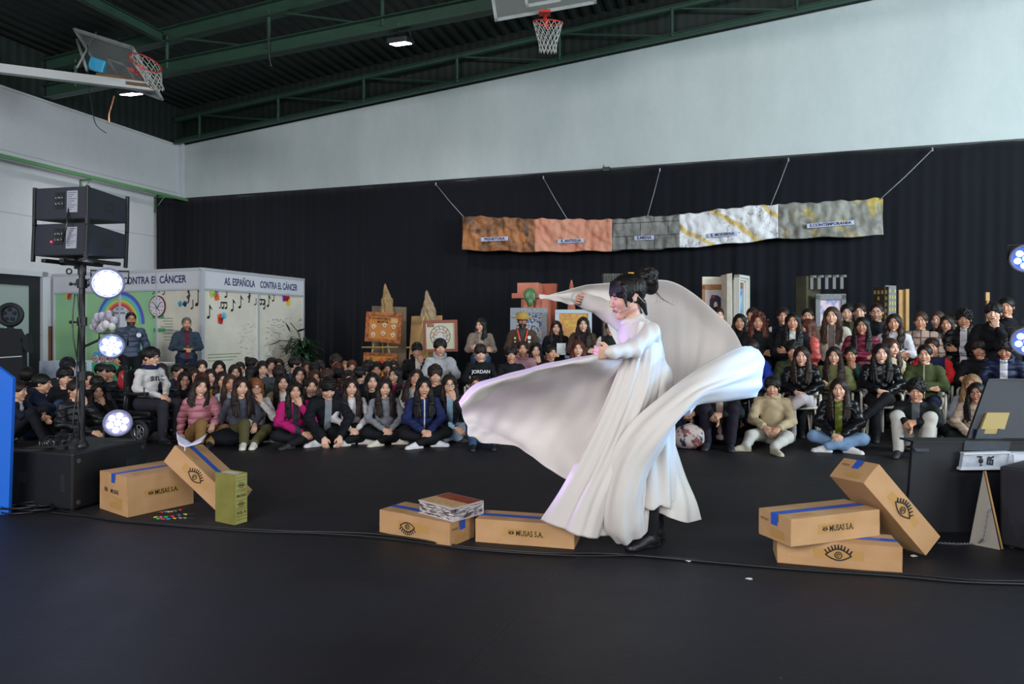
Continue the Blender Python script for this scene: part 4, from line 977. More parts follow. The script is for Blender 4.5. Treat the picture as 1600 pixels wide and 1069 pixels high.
P(1370, 473, 10.0, 'stand', 'man with glasses, stubble and green lanyard before the painted tower', hair='buzz', hc='dark', top='#23262d', inner='#0f1014', bulk=1, glasses=True, tone=0, beard=.5)
P(1397, 490, 9.4, 'fold', 'girl in white printed tee with long dark wavy hair', hair='wavy', hc='dark', top='#d3d2d8', tone=1)
P(1304, 541, 8.8, 'chairfold', 'smiling girl in olive jacket with long dark hair, seated', hair='longfront', hc='dark', top='#6f7249', bulk=1, tone=0)
P(1330, 540, 9.1, 'chairchin', 'boy hiding his mouth with his hand, dark green sleeves', hair='short', hc='black', top='#1d3a33', tone=1)
P(1386, 528, 9.2, 'chair', 'child with light brown hair in cream top behind the striped jacket', hair='half', hc='brown', top='#c3b69a', tone=2, dyaw=40)
P(1375, 536, 8.55, 'legcross', 'girl in black leather jacket with white stripes and platform trainers', hair='long', hc='black', top='#121317', c2='#1a1b20', kind='leather', bulk=1, pants='#17181d', shoe='#1c1c1f', tone=2, dyaw=12)
P(1439, 487, 9.4, 'fold', 'girl with tied back hair in beige checked coat and scarf', hair='tied', hc='brown', top='#b59a8a', c2='#2c2a33', kind='plaid', bulk=1, tone=1)
P(1466, 486, 10.1, 'stand', 'girl with brown hair pulled back in black, behind the folded arms boy', hair='tied', hc='brown', top='#121319', tone=2, dyaw=-10)
P(1479, 493, 10.0, 'mouth', 'girl with long dark hair covering her mouth with her hand', hair='half', hc='dark', top='#3a4030', tone=1)
P(1489, 492, 10.4, 'stand', 'person with black curls just beside the hand covered mouth', hair='curlyshort', hc='black', top='#14151a', tone=1)
P(1507, 482, 9.3, 'fold', 'boy in black padded jacket with white hood, arms folded', hair='curlyshort', hc='black', top='#111216', inner='#c8c8ca', hood=True, kind='puffer', bulk=1, tone=1)
P(1553, 472, 8.9, 'mouth', 'big boy in black sweater with his fist on his mouth', hair='fringe', hc='black', top='#101116', bulk=1, tone=2)
P(1573, 464, 9.8, 'stand', 'tall boy in black at the very back by the blue light', hair='short', hc='black', top='#0f1117', tone=1)
P(1457, 527, 9.3, 'chair', 'boy in red and navy jacket seated behind the olive bomber', hair='short', hc='dark', top='#1a2040', c2='#c0232a', kind='sleeve', bulk=1, tone=1)
P(1446, 538, 8.45, 'chairfold', 'smiling girl in olive bomber jacket seated on a white chair', hair='tied', hc='black', top='#434c2a', bulk=1, kind='zip', c2='#a9a594', pants='#1d2340', tone=0)
P(1532, 530, 8.95, 'chairfold', 'boy in cream and black jacket seated with a straight fringe', hair='fringe', hc='dark', top='#15171c', inner=None, c2='#bdb5ae', kind='plain', bulk=1, hood=True, tone=1)
P(1571, 527, 8.6, 'chair', 'boy in navy padded jacket and white hoodie looking down', hair='curlyshort', hc='black', top='#1a2444', inner='#c9cad2', kind='puffer', hood=True, bulk=1, tone=3, hy=(0, 22))
P(1207, 587, 8.05, 'stretch', 'boy in cream hoodie on the floor with legs stretched out', hair='messy', hc='black', top='#c9b592', hood=True, bulk=1, pants='#cfcac2', shoe='#c3b9a4', tone=0)
P(1184, 594, 8.7, 'cross', 'boy in dark hooded jacket in profile under the pale blue fold', hair='short', hc='black', top='#1a2036', hood=True, inner='#bdb9b2', bulk=1, tone=1, dyaw=-45)
P(1125, 583, 8.15, 'knees', 'person in dark open jacket and purple black trousers, head behind the cape', hair='short', hc='dark', top='#1b1d20', inner='#a88f86', bulk=1, pants='#1f1a2a', shoe='#20242e', tone=0)
P(1082, 584, 8.35, 'knees', 'person in black sleeves beside the flowery bag, mostly behind the cape', hair='short', hc='dark', top='#111216', bulk=1, pants='#1a1d2b', shoe='#16161a', tone=0)
P(1050, 590, 8.45, 'cross', 'person in red and navy almost hidden behind the skirt', hair='short', hc='dark', top='#1b2440', c2='#8a1c2a', kind='sleeve', tone=0)
P(1312, 590, 7.75, 'cross', 'girl with long brown hair, black leather jacket, green scarf and pale jeans', hair='long', hc='dark', top='#15161a', inner='#5d6420', kind='leather', bulk=1, pants='#7f9ec2', shoe='#d3cfcc', tone=2)
P(1434, 590, 7.55, 'knees', 'boy with dark curls in black jacket and white trousers, knees raised', hair='curlyshort', hc='black', top='#15181c', bulk=1, inner='#55595e', pants='#c2beb6', shoe='#141416', tone=1)
P(1520, 584, 8.15, 'cross', 'girl with blond highlights in grey top behind the one with glasses', hair='long', hc='blond', top='#8d9199', tone=1)
P(1527, 597, 7.75, 'cross', 'girl with glasses and long dark hair in beige padded jacket', hair='long', hc='black', top='#bba48f', bulk=1, glasses=True, tone=3, kind='puffer')
P(1592, 604, 7.7, 'cross', 'person in navy jacket and jeans mostly hidden behind the tilted black board', hair='short', hc='dark', top='#1a2444', bulk=1, pants='#5d80ab', tone=0)
# standing men by the stall
m1 = P(204, 487, 12.0, 'stand', 'bearded man with glasses and grey padded jacket with round badge, standing', hair='buzz', hc='black', top='#3f4c63', kind='puffer', bulk=1, glasses=True, beard=.9, tone=1)
m2 = P(291, 495, 12.2, 'hold', 'grey bearded man in dark blue hooded jacket looking up from his phone', hair='buzz', hc='grey', top='#33424f', inner='#5a1f2c', bulk=1, hood=True, beard=.5, tone=1, pants='#16203a')
hatman = P(816, 489, 10.9, 'hold', 'man in straw hat and brown jacket with orange lanyards and badges', hair='buzz', hc='black', top='#4f3a2c', inner='#3a3a40', bulk=1, glasses=False, beard=.9, tone=4)
wheel = P(229, 541, 8.35, 'chair', 'boy with glasses in white sweatshirt and navy neck warmer in a powered wheelchair', hair='messy', hc='black', top='#cfc8c6', pants='#2c2a33', shoe='#22222a', glasses=True, tone=2, dyaw=30)
# ------------------------------------------------------------------ charity stall in the corner
BC = Vector((-5.86, 12.9, 0))                      # near corner of the stall
BL = Vector((-9.66, 14.4, 0)); BR = Vector((-4.80, 15.72, 0))
booth = empty('exhibition_booth', BC)
binv = Matrix.Translation(-BC)
m_alu = M('booth_aluminium', '#c3c5cb', .4, .3); m_cream = M('cream_paper_panel', '#d8d2c2', .8, var=(2.5, '#c8c3b4')); m_green = M('green_panel', '#9ccb8e', .8, var=(1.2, '#8cc09b'))
m_fas = M('fascia_white', '#c9cbd2', .5); m_ink = M('navy_ink', '#1d2a5c', .6); m_blk = M('black_ink', '#15151a', .6)
fl = (BL - BC); fw_ = fl.length; fx = -fl.normalized()        # left face: local x runs from left end to the corner
sd = (BR - BC); sw_ = sd.length; sx_ = sd.normalized()
ZU = Vector((0, 0, 1))
MF = frame(BL, fx, ZU); MS = frame(BC, sx_, ZU)               # local z points out of the face
if MF.col[2].to_3d().dot(Vector((0, -1, 0))) < 0: print('MF flip')
def fp(x, z, o=.0): return MF @ Vector((x, z, o))
def sp(x, z, o=.0): return MS @ Vector((x, z, o))
def bpart(bb, name, mat): return bb.done(name, mat, booth, binv)
HT, HF = 2.50, 2.12
b = B(); b.box((0, 0, -.03), (2.95, HF, 0), m=MF); bpart(b, 'green_wall_panel', m_green)
b = B(); b.box((2.95, 0, -.03), (fw_, HF, 0), m=MF); bpart(b, 'cream_wall_panel', m_cream)
b = B(); b.box((0, HF, -.03), (fw_, HT, .02), m=MF); bpart(b, 'fascia_board', m_fas)
b = B(); b.box((0, 0, -.03), (sw_, HF, 0), m=MS); bpart(b, 'cream_wall_panel', m_cream)
b = B(); b.box((0, HF, -.03), (sw_, HT, .02), m=MS); bpart(b, 'fascia_board', m_fas)
for m_, xs in ((MF, (0.02, .95, 1.95, 2.95)), (MS, (.02, sw_ * .5, sw_ - .02))):
    for x in xs:
        b = B(); b.box((x - .022, 0, -.04), (x + .022, HT if x in (xs[0], xs[-1]) else HF, .028), m=m_); bpart(b, 'upright_post', m_alu)
b = B(); b.box((fw_ - .035, 0, -.035), (fw_ + .035, HT, .035), m=MF); bpart(b, 'upright_post', m_alu)
b = B(); b.box((0, HT - .03, -.03), (fw_, HT + .02, .035), m=MF); b.box((0, HT - .03, -.03), (sw_, HT + .02, .035), m=MS)
b.box((0, HF - .02, -.03), (fw_, HF + .02, .03), m=MF); b.box((0, HF - .02, -.03), (sw_, HF + .02, .03), m=MS); bpart(b, 'top_frame', m_alu)
for x in (.6, 1.35, 2.0, 2.6):
    b = B(); b.box((x - .02, HT, -.02), (x + .02, HT + .06, .03), m=MS); bpart(b, 'clip', m_blk)
def btext(s, m_, x, z, size, mat=m_ink, bold=.004, sx=1, name='lettering'):
    loc = m_ @ Matrix.Translation((x, z, .0225)); t_ = text(name, s, size, mat, booth, binv @ loc, bold=bold, sx=sx)
    return t_
def along(o, d, px):
    k = (px - 800) / 1067.; return (k * o.y - o.x) / (d.x - k * d.y)
def btext_fit(s_, m_, o, d, pa, pb, z, size):
    xa, xb = along(o, d, pa), along(o, d, pb); t_ = text('lettering', s_, size, m_ink, booth, bold=.004)
    vs = [v.co.x for v in t_.data.vertices]; w_ = max(vs) - min(vs); t_.matrix_local = binv @ m_ @ Matrix.Translation(((xa + xb) / 2, z, .0225)) @ Matrix.Diagonal(((xb - xa) / w_, 1, 1, 1))
btext_fit('AS. ESPAÑOLA', MF, BL, fx, 118, 180, 2.31, .20); btext_fit('CONTRA EL CÁNCER', MF, BL, fx, 193, 292, 2.31, .20)
btext_fit('AS. ESPAÑOLA', MS, BC, sx_, 349, 397, 2.29, .20); btext_fit('CONTRA EL CÁNCER', MS, BC, sx_, 405, 463, 2.29, .20)
def onF(px, py): x = along(BL, fx, px); return x, 1.35 + (515 - py) * (BL + fx * x).y / 1067
def onS(px, py): x = along(BC, sx_, px); return x, 1.35 + (515 - py) * (BC + sx_ * x).y / 1067
# musical notes: one mesh each
def note(m_, x, z, s, kind):
    b = B(); o = .004
    def e(cx, cz, a, c_): b.poly([m_ @ Vector((cx + a * math.cos(k * PI / 8) * .9 - c_ * math.sin(k * PI / 8) * .3, cz + c_ * math.sin(k * PI / 8) + a * .3 * math.cos(k * PI / 8), o)) for k in range(16)], thick=m_.col[2].to_3d() * .004)
    def q(x0, z0, x1, z1, x2, z2, x3, z3): b.poly([m_ @ Vector((a, c_, o)) for a, c_ in ((x0, z0), (x1, z1), (x2, z2), (x3, z3))], thick=m_.col[2].to_3d() * .004)
    if kind == 'clef':
        pts = [(.0, -.5), (-.06, -.42), (.02, -.38), (.06, .3), (.0, .5), (-.05, .35), (.12, .05), (.0, -.22), (-.14, -.05), (.0, .06), (.06, -.05)]
        b.tube([m_ @ Vector((x + a * s, z + c_ * s, .012)) for a, c_ in pts], .012 * s / .3, 6)
    else:
        e(x, z, .035 * s / .25, .026 * s / .25); q(x + .026, z, x + .040, z, x + .040, z + s, x + .026, z + s)
        if kind == 'flag': q(x + .035, z + s, x + .035, z + s - .05, x + .10, z + s * .6, x + .085, z + s * .72)
        if kind == 'beam':
            for i in (1, 2): e(x + .08 * i, z, .03, .022); q(x + .08 * i + .02, z, x + .08 * i + .032, z, x + .08 * i + .032, z + s, x + .08 * i + .02, z + s)
            q(x + .026, z + s - .03, x + .19, z + s - .03, x + .19, z + s, x + .026, z + s)
    o_ = bpart(b, 'musical_note', m_blk)
for px, py, s, k in ((352, 464, .20, 'n'), (325, 496, .24, 'flag'), (343, 481, .12, 'beam'), (362, 485, .22, 'flag'), (374, 480, .24, 'flag'), (388.5, 463, .26, 'clef'), (398, 476, .14, 'n'), (403, 475, .11, 'beam'), (412, 482, .19, 'n'), (418, 478, .24, 'flag'), (426, 470, .19, 'n')):
    note(MS, *onS(px, py), s, k)
for px, py, s, k in ((295, 463, .26, 'clef'), (299.5, 482, .17, 'n'), (307.5, 476, .30, 'flag'), (313, 470, .12, 'n'), (239, 459, .11, 'flag'), (247.5, 457, .10, 'n'), (255, 460, .13, 'n')):
    note(MF, *onF(px, py), s, k)
# hand shaped paper flowers
def handprint(m_, x, z, s, cols, name='paper_hands'):
    root = None
    for j, (c_, a0) in enumerate(cols):
        b = B(); o = .006 + .006 * j
        for i in range(5):
            a = a0 + (i - 2) * .36; L_ = s * (1 - .12 * abs(i - 2)); d = Vector((math.sin(a), math.cos(a))); n_ = Vector((d.y, -d.x)) * s * .11
            pts = [(x - n_.x, z - n_.y), (x + n_.x, z + n_.y), (x + d.x * L_ * .85 + n_.x, z + d.y * L_ * .85 + n_.y), (x + d.x * L_, z + d.y * L_), (x + d.x * L_ * .85 - n_.x, z + d.y * L_ * .85 - n_.y)]
            b.poly([m_ @ Vector((*q, o)) for q in pts], thick=m_.col[2].to_3d() * .002)
        o_ = b.done(name if root is None else 'paper_hand', M('paper_' + c_, c_, .7), booth if root is None else root, binv if root is None else Matrix())
        root = root or o_
handprint(MS, *onS(335, 461), .15, [('#e0622c', 2.2), ('#7f6bb5', 0.2), ('#b3c94a', -1.2)])
handprint(MS, *onS(346.6, 498), .15, [('#d9502a', -1.1), ('#5cb8d6', .6), ('#b02a20', -2.2)])
handprint(MS, *onS(447, 469), .17, [('#e8c21f', 2.2), ('#7a1f8a', -1.0), ('#c8232e', .3)])
handprint(MF, *onF(281, 479), .12, [('#35a3b5', .2)]); handprint(MF, *onF(290, 479), .12, [('#1d3b6b', -.3)])
handprint(MF, *onF(108, 461), .12, [('#d9c42a', -.8), ('#c93e4a', .9), ('#d9c42a', -2.5), ('#c93e4a', 2.7)])
# scribbled lines on the far paper panel
rs = random.Random(5)
b = B()
for i in range(150):
    x = rs.uniform(onS(414, 500)[0], onS(469, 500)[0]); z = rs.uniform(.62, 1.60); l_ = rs.uniform(.03, .11); a = rs.uniform(-.5, .6)
    p0 = sp(x, z, .004); p1 = sp(x + l_ * math.cos(a), z + l_ * math.sin(a) * .6, .004); b.tube([p0, (p0 + p1) / 2 + ZU * .008, p1], .0035, 4)
for i in range(70):
    x = rs.uniform(onS(372, 500)[0], onS(398, 500)[0]); z = rs.uniform(.5, 1.5); b.tube([sp(x, z, .004), sp(x + rs.uniform(.02, .09), z + rs.uniform(-.01, .02), .004)], .002, 4)
bpart(b, 'handwriting', M('grey_pencil', '#6f6e72', .7))
# small print blocks
b = B()
m_gp = M('grey_print', '#7b8f74', .7)
for i in range(6):
    z = 1.56 - i * .055; b.box((onF(262, 500)[0] - .18 + .05 * (i % 3), z, .001), (onF(270, 500)[0], z + .014, .004), m=MF)
bpart(b, 'small_print', m_gp); b = B()
for i in range(4): b.box((3.05 + .03 * i, 1.32 - .06 * i, .001), (3.7, 1.335 - .06 * i, .004), m=MF)
bpart(b, 'small_print', m_gp); b = B()
for i in range(3): b.box((.15, .86 - .06 * i, .001), (1.0 - .1 * i, .875 - .06 * i, .004), m=MS)
bpart(b, 'small_print', m_gp)
b = B(); x_, z_ = onF(247, 495); b.box((x_ - .15, z_ - .035, .001), (x_ + .15, z_ + .035, .006), m=MF); bpart(b, 'title_strip', M('dark_green_strip', '#3b9a63', .7)); b = B(); x_, z_ = onF(249, 516); b.box((x_ - .15, z_ - .035, .001), (x_ + .15, z_ + .035, .006), m=MF); bpart(b, 'title_strip', M('dark_green_strip'))
# wall clock picture
kx, kz = onF(246.5, 479)
b = B(); b.cyl(fp(kx, kz, .0), fp(kx, kz, .02), .215, n=32); ck = bpart(b, 'clock_rim', M('clock_rim_brown', '#5e2b33', .5))
b = B(); b.cyl(fp(kx, kz, .02), fp(kx, kz, .026), .190, n=32); b.done('clock_face', M('clock_face_paper', '#d8cfd6', .7), ck)
b = B()
for i in range(12):
    a = i * PI / 6; b.cyl(fp(kx + .155 * math.sin(a), kz + .155 * math.cos(a), .026), fp(kx + .155 * math.sin(a), kz + .155 * math.cos(a), .03), .013, n=8)
b.done('hour_dot', M('clock_dots', '#8a3d6b', .6), ck)
b = B(); b.tube([fp(kx - .11, kz + .10, .032), fp(kx + .08, kz - .09, .032)], .006, 5); b.tube([fp(kx, kz - .05, .032), fp(kx + .11, kz + .09, .032)], .006, 5); b.tube([fp(kx - .12, kz - .03, .03), fp(kx + .13, kz, .03)], .003, 4); b.done('clock_hand', m_blk, ck)
# rainbow of paper bands
b = None
rcx, rcz = onF(188, 505)[0], 1.46
for i, c_ in enumerate(('#c93b6b', '#d9574a', '#e0a24a', '#cfd36a', '#69c7a0', '#4fb4dd', '#3b62c9', '#6f55b8')):
    R0 = .36 + i * .034 + (.03 if i > 4 else 0); b = B(); pts = []
    for k in range(25):
        a = PI * k / 24; pts.append((rcx + R0 * math.cos(a), rcz + R0 * .98 * math.sin(a)))
    for k in range(24):
        (x0, z0), (x1, z1) = pts[k], pts[k + 1]; s_ = (R0 + .036) / R0
        b.poly([fp(x0, z0, .005), fp(x1, z1, .005), fp(rcx + (x1 - rcx) * s_, rcz + (z1 - rcz) * s_, .005), fp(rcx + (x0 - rcx) * s_, rcz + (z0 - rcz) * s_, .005)], thick=MF.col[2].to_3d() * .004)
    o_ = bpart(b, 'rainbow_band', M('rainbow_' + c_, c_, .7))
b = B(); qx, qz = onF(188, 480); b.box((qx - .17, 1.40, .001), (qx + .17, qz + .06, .006), m=MF); bpart(b, 'white_poster', M('poster_white', '#cfd3dc', .7))
for k, (s_, z) in enumerate((('SOMOS', 1.76), ('PERSONAS', 1.68), ('O', 1.58), ('A', 1.48))): btext(s_, MF, qx, z, .065, M('poster_ink', '#5d6274', .7), .001)
tag(booth, 'charity stall of green and cream panels with navy lettering and paper rainbow', 'booth')

# balloon cluster in front of the rainbow
rs = random.Random(2); bal_cols = ['#cfc9d2', '#c3bccb', '#a8a2ad', '#d9d2d0', '#b9b3c6']
bx_, bz_ = onF(172, 503)
bal = [(bx_ + (x - 1.45) * .62, bz_ + (z - 1.04) * .62) for x, z in [(1.05, 1.05), (1.22, 1.18), (1.2, .92), (1.38, 1.0), (1.42, 1.22), (1.52, .86), (1.58, 1.08), (1.72, 1.2), (1.70, .95), (1.85, 1.08), (1.34, .80), (1.10, .86), (1.60, 1.30), (1.86, .88)]]
words_ = ['lowest', 'pale', 'grey', 'silvery']
prev = None
for i, (x, z) in enumerate(bal):
    r_ = rs.uniform(.060, .085); c_ = bal_cols[i % 5]; P_ = fp(x, z, .11 + .05 * (i % 3))
    b = B(); b.ell((0, 0, 0), (r_, r_, r_ * 1.12), sub=3); b.cyl((0, 0, -r_ * 1.12 - .015), (0, 0, -r_ * 1.08), .012, .003, 8)
    o_ = b.done('balloon', M('balloon_' + c_, c_, .25), None); o_.location = P_
    tag(o_, 'pale lilac or silver balloon in the cluster under the paper rainbow', 'balloon', 'balloons under the paper rainbow')
# draped table with paper train and boxes
TC = fp(2.95, 0, .62)
mt = frame(TC, fx, ZU)
tb = empty('draped_table', TC); tinv = Matrix.Translation(-TC)
b = B(); b.box((-1.95, .70, -.32), (1.05, .74, .32), m=mt); b.done('table_top', M('table_board', '#c2c6cc', .5), tb, tinv)
b = B()
V_, Q_ = [], []; n = 60
for i in range(n + 1):
    x = -.78 + 1.65 * i / n
    for z in (.745, .40, .03): V_.append(mt @ Vector((x, z, .335 + (.012 * math.sin(x * 22) if z < .7 else 0))))
for i in range(n):
    for j in (0, 1): Q_.append((3*i+j, 3*i+j+1, 3*(i+1)+j+1, 3*(i+1)+j))
def sheet(name, V_, Q_, mat, parent, inv, th=.006):
    o_ = ob(name, mesh_np(name, [tuple(v) for v in V_], Q_), mat, parent, inv); s_ = o_.modifiers.new('thick', 'SOLIDIFY'); s_.thickness = th; return o_
sheet('green_cloth', V_, Q_, M('green_table_cloth', '#2f9a63', .8), tb, tinv)
V2 = [v - fx * 1.2 for v in V_]; sheet('white_cloth', V2, Q_, M('white_table_cloth', '#b9c3d8', .8), tb, tinv)
for x in (-1.85, .95):
    for z in (-.28, .26): b = B(); b.box((x, 0, z), (x + .04, .70, z + .04), m=mt); b.done('leg', m_alu, tb, tinv)
tag(tb, 'table in front of the stall with green cloth and white cloth hanging', 'table')
for i, (x, c1, c2_, l_) in enumerate(((-.42, '#3aa0d6', '#c8392e', 'blue and red'), (.0, '#d8d33a', '#4a8a3a', 'yellow and green'), (.46, '#cfa3d6', '#7a3a9a', 'lilac')) ):
    P_ = mt @ Vector((x, .745, .18)); r = empty('paper_train_wagon', P_); iv = Matrix.Translation(-P_)
    b = B(); b.box((x - .17, .79, .10), (x + .17, .93, .26), m=mt); b.done('wagon_box', M('wagon_' + c1, c1, .7), r, iv)
    b = B(); b.box((x - .175, .785, .095), (x + .175, .83, .265), m=mt); b.done('wagon_base', M('wagon_' + c2_, c2_, .7), r, iv)
    for dx in (-.1, .1):
        b = B(); b.cyl(mt @ Vector((x + dx, .81, .265)), mt @ Vector((x + dx, .81, .29)), .066, n=20); w_ = b.done('wagon_wheel', M('wheel_paper', '#d5cfd2', .7), r, iv)
        b = B(); b.torus(mt @ Vector((x + dx, .81, .292)), .058, .006, mt.col[2].to_3d(), 20, 5)
        for k in range(4):
            a = k * PI / 4; b.tube([mt @ Vector((x + dx + .055 * math.cos(a), .81 + .055 * math.sin(a), .292)), mt @ Vector((x + dx - .055 * math.cos(a), .81 - .055 * math.sin(a), .292))], .004, 4)
        b.cyl(mt @ Vector((x + dx, .81, .288)), mt @ Vector((x + dx, .81, .298)), .014, n=10); b.done('wheel_spoke', M('wheel_red', '#a83a55', .7), w_)
    for k in range(5):
        b = B(); b.ell((0, 0, 0), (.035, .03, .035), sub=1); c3 = ['#d6c23a', '#3a7ad6', '#d65a3a', '#d8d2d0', '#3ab0b0'][k]
        o_ = b.done('toy_ball' , M('toy_' + c3, c3, .6)); o_.location = mt @ Vector((x - .12 + .06 * k, .94 + .03 , .18))
        tag(o_, 'small coloured paper parcel lying in a paper train wagon', 'parcel', 'paper parcels in the train wagons')
    tag(r, l_ + ' paper train wagon with spoked wheels on the stall table', 'toy train')
# potted plant beside the stall
PC = at(475, 600, 14.6); PC.z = 0
pl = empty('potted_plant', PC)
m_leaf = M('leaf_green', '#24452a', .4, var=(6, '#16301c')); m_leaf2 = M('leaf_dark', '#1a3320', .4)
b = B(); b.cyl((0, 0, 0), (0, 0, .34), .15, .2, 20); b.done('pot', M('plant_pot', '#3b2f28', .7), pl)
b = B(); b.cyl((0, 0, .3), (.02, 0, 1.0), .03, .02, 8); b.tube([(0, 0, .8), (-.2, -.1, 1.1), (-.5, -.15, 1.12)], .012); b.tube([(0, 0, .9), (-.1, -.1, 1.3), (-.25, -.15, 1.5)], .012); b.done('stem', M('plant_stem', '#4d5a36', .7), pl)
rs = random.Random(11)
def leaf(b, base, d, L_, w, droop=.3):
    d = Vector(d).normalized(); s_ = d.cross(Vector((0, 0, 1)))
    if s_.length < .1: s_ = Vector((1, 0, 0))
    s_.normalize(); n = 6; prev = None
    for i in range(n + 1):
        u = i / n; c_ = Vector(base) + d * L_ * u - Vector((0, 0, 1)) * droop * L_ * u * u; ww = w * math.sin(PI * min(.98, u * .9 + .08)) 
        a = b.b.verts.new(c_ - s_ * ww); m2 = b.b.verts.new(c_ - Vector((0, 0, .25 * ww))); e = b.b.verts.new(c_ + s_ * ww)
        if prev:
            for q in ((prev[0], prev[1], m2, a), (prev[1], prev[2], e, m2)): f = b.b.faces.new(q); f.smooth = True
        prev = (a, m2, e)
b = B()
for i in range(190):
    a = rs.uniform(0, 2 * PI); h_ = rs.uniform(.45, 1.05); leaf(b, (.04 * math.cos(a), .04 * math.sin(a), h_), (math.cos(a), math.sin(a), rs.uniform(.4, 1.6)), rs.uniform(.30, .60), rs.uniform(.025, .05), .7)
lf = b.done('foliage', m_leaf, pl); lf.modifiers.new('t', 'SOLIDIFY').thickness = .002
b = B()
for base, d, L_ in (((-.42, -.15, 1.12), (-1, -.2, -.25), .30), ((-.25, -.15, 1.30), (-.3, -.2, .9), .26), ((-.22, -.15, 1.2), (-.2, -.2, -.9), .26), ((-.1, -.1, 1.3), (.5, -.3, .3), .24), ((-.05, -.1, 1.1), (-.4, -.4, -.5), .26), ((-.3, -.1, 1.05), (-.1, -.3, -.9), .22)):
    leaf(b, base, d, L_, .075, .15)
lf = b.done('broad_leaf', m_leaf2, pl); lf.modifiers.new('t', 'SOLIDIFY').thickness = .002
tag(pl, 'leafy green plant in a pot standing beside the cream stall panel', 'plant')
# cut out robot figure with a wheel head, dark, before the glazed door
r = empty('cutout_figure', at(8, 700, 11.8)); r.location.z = 0; O = r.location.copy(); iv = Matrix.Translation(-O)
def q8(px, py, dy=0): return at(px, py, 11.8 + dy)
b = B(); c0 = q8(16, 492); b.torus(c0, .17, .045, (0.2, -1, 0), 28, 10); b.done('wheel_tyre', M('tyre_black', '#121318', .6), r, iv)
b = B(); b.cyl(c0 + Vector((0, .02, 0)), c0 + Vector((0, -.02, 0)), .15, n=24); b.done('hub_disc', M('hub_silver', '#5b6670', .25, .9), r, iv)
b = B()
for k in range(5): a = 2 * PI * k / 5 + .3; b.cyl(c0 + Vector((.09 * math.cos(a), -.02, .09 * math.sin(a))), c0 + Vector((.09 * math.cos(a), -.03, .09 * math.sin(a))), .034, n=12)
b.done('hub_hole', M('black_ink'), r, iv)
b = B(); 
def slab(b, pts, th=.12): b.poly([q8(*p_) for p_ in pts], thick=(0, th, 0))
slab(b, [(-14, 512), (26, 514), (34, 530), (36, 620), (30, 690), (-20, 690)]); slab(b, [(32, 530), (42, 521), (45, 552), (36, 545)])
b.cyl(q8(16, 514, .05), q8(16, 503, .05), .05, n=10)
b.done('torso_board', M('cutout_black', '#11131a', .6), r, iv)
b = B(); b.poly([q8(-14, 559, -.01), (q8(34, 556, -.01)), q8(34, 557.5, -.01), q8(-14, 560.5, -.01)], thick=(0, -.006, 0)); b.done('white_stripe', m_fas, r, iv)
r['label'] = 'black cut out figure with a car wheel for a head before the glazed door'; r['category'] = 'display figure'
# ------------------------------------------------------------------ banner and painted props along the curtain
def s_px(px, t_): return s_at(px, t_)
m_lab = M('label_paper', '#a9b0c9', .7); m_labtxt = M('label_ink', '#141634', .6)
T0 = .55
x0, x1 = s_px(722, T0), s_px(1380, T0)
nu, nv = 420, 34
edges_px = [722, 835, 955, 1060, 1215, 1380]; Se = [s_px(e, T0) for e in edges_px]
def zat(px, py):
    q = room(s_px(px, T0), T0); return 1.35 + (515 - py) * q.y / 1067
topk = [(722, 337), (835, 342), (955, 343), (1010, 338), (1060, 336), (1150, 324), (1215, 319), (1378, 310)]
botk = [(722, 391), (835, 394), (955, 392), (1060, 388), (1150, 380), (1215, 373), (1300, 371), (1381, 368)]
Sk = lambda k: ([s_px(a, T0) for a, _ in k], [zat(a, c) for a, c in k])
U = np.linspace(x0, x1, nu); zt = np.interp(U, *Sk(topk)) + .012 * np.sin(U * 9) + .008 * np.sin(U * 23); zb = np.interp(U, *Sk(botk)) + .014 * np.sin(U * 7 + 1)
Vv = np.linspace(0, 1, nv)
Z = zt[:, None] * (1 - Vv) + zb[:, None] * Vv; UU = U[:, None] + 0 * Z
rg = np.random.RandomState(4)
off = np.zeros_like(Z)
for i in range(46):                                     # crumple creases
    a = rg.uniform(-1.2, 1.2); fr = rg.uniform(4, 22); ph = rg.uniform(0, 6.3); amp = .030 / (fr ** .75)
    off += amp * np.abs(np.sin((UU * math.cos(a) + Z * math.sin(a)) * fr + ph + 1.3 * np.sin(UU * 1.7 + Z * 2 + ph)))
off = (off - off.mean()) * 1.3; tt = T0 + off
Px = CORNER.x + D1.x * UU - D2.x * tt; Py = CORNER.y + D1.y * UU - D2.y * tt
PP = np.stack([Px, Py, Z], -1).reshape(-1, 3); idx = np.arange(nu * nv).reshape(nu, nv)
Qb = np.stack([idx[:-1, :-1], idx[:-1, 1:], idx[1:, 1:], idx[1:, :-1]], -1).reshape(-1, 4)
def painted(name, fn):
    m, t, p = newmat(name); oc = t.node('ShaderNodeTexCoord').outputs['Object']; t.l.new(fn(t, oc), p.inputs['Base Color']); p.inputs['Roughness'].default_value = .55; return m
def m_pre(t, oc): 
    c = t.mix(t.ramp(t.noise(oc, 2.2, 6, .65), .38, .62), lin('#5a3a1e'), lin('#a5693a')); return t.mix(t.ramp(t.noise(oc, 5, 4), .55, .7), c, lin('#2c2118'))
def m_ant(t, oc): return t.mix(t.ramp(t.noise(oc, 1.6, 5), .35, .7), lin('#cd9479'), lin('#b56e54'))
def m_med(t, oc):
    c = t.mix(t.ramp(t.noise(oc, 3, 4), .3, .7), lin('#7d7c78'), lin('#605f5c'))
    br = t.node('ShaderNodeTexBrick', {'Vector': t.node('ShaderNodeMapping', {'Vector': t.node('ShaderNodeMapping', {'Vector': oc, 'Rotation': (0, 0, -A1)}).outputs[0], 'Rotation': (PI / 2, 0, 0)}).outputs[0], 'Scale': 1.0, 'Mortar Size': .008, 'Brick Width': .55, 'Row Height': .27, 'Mortar Smooth': .1}).outputs['Fac']
    return t.mix(br, c, lin('#2d2c2b'))
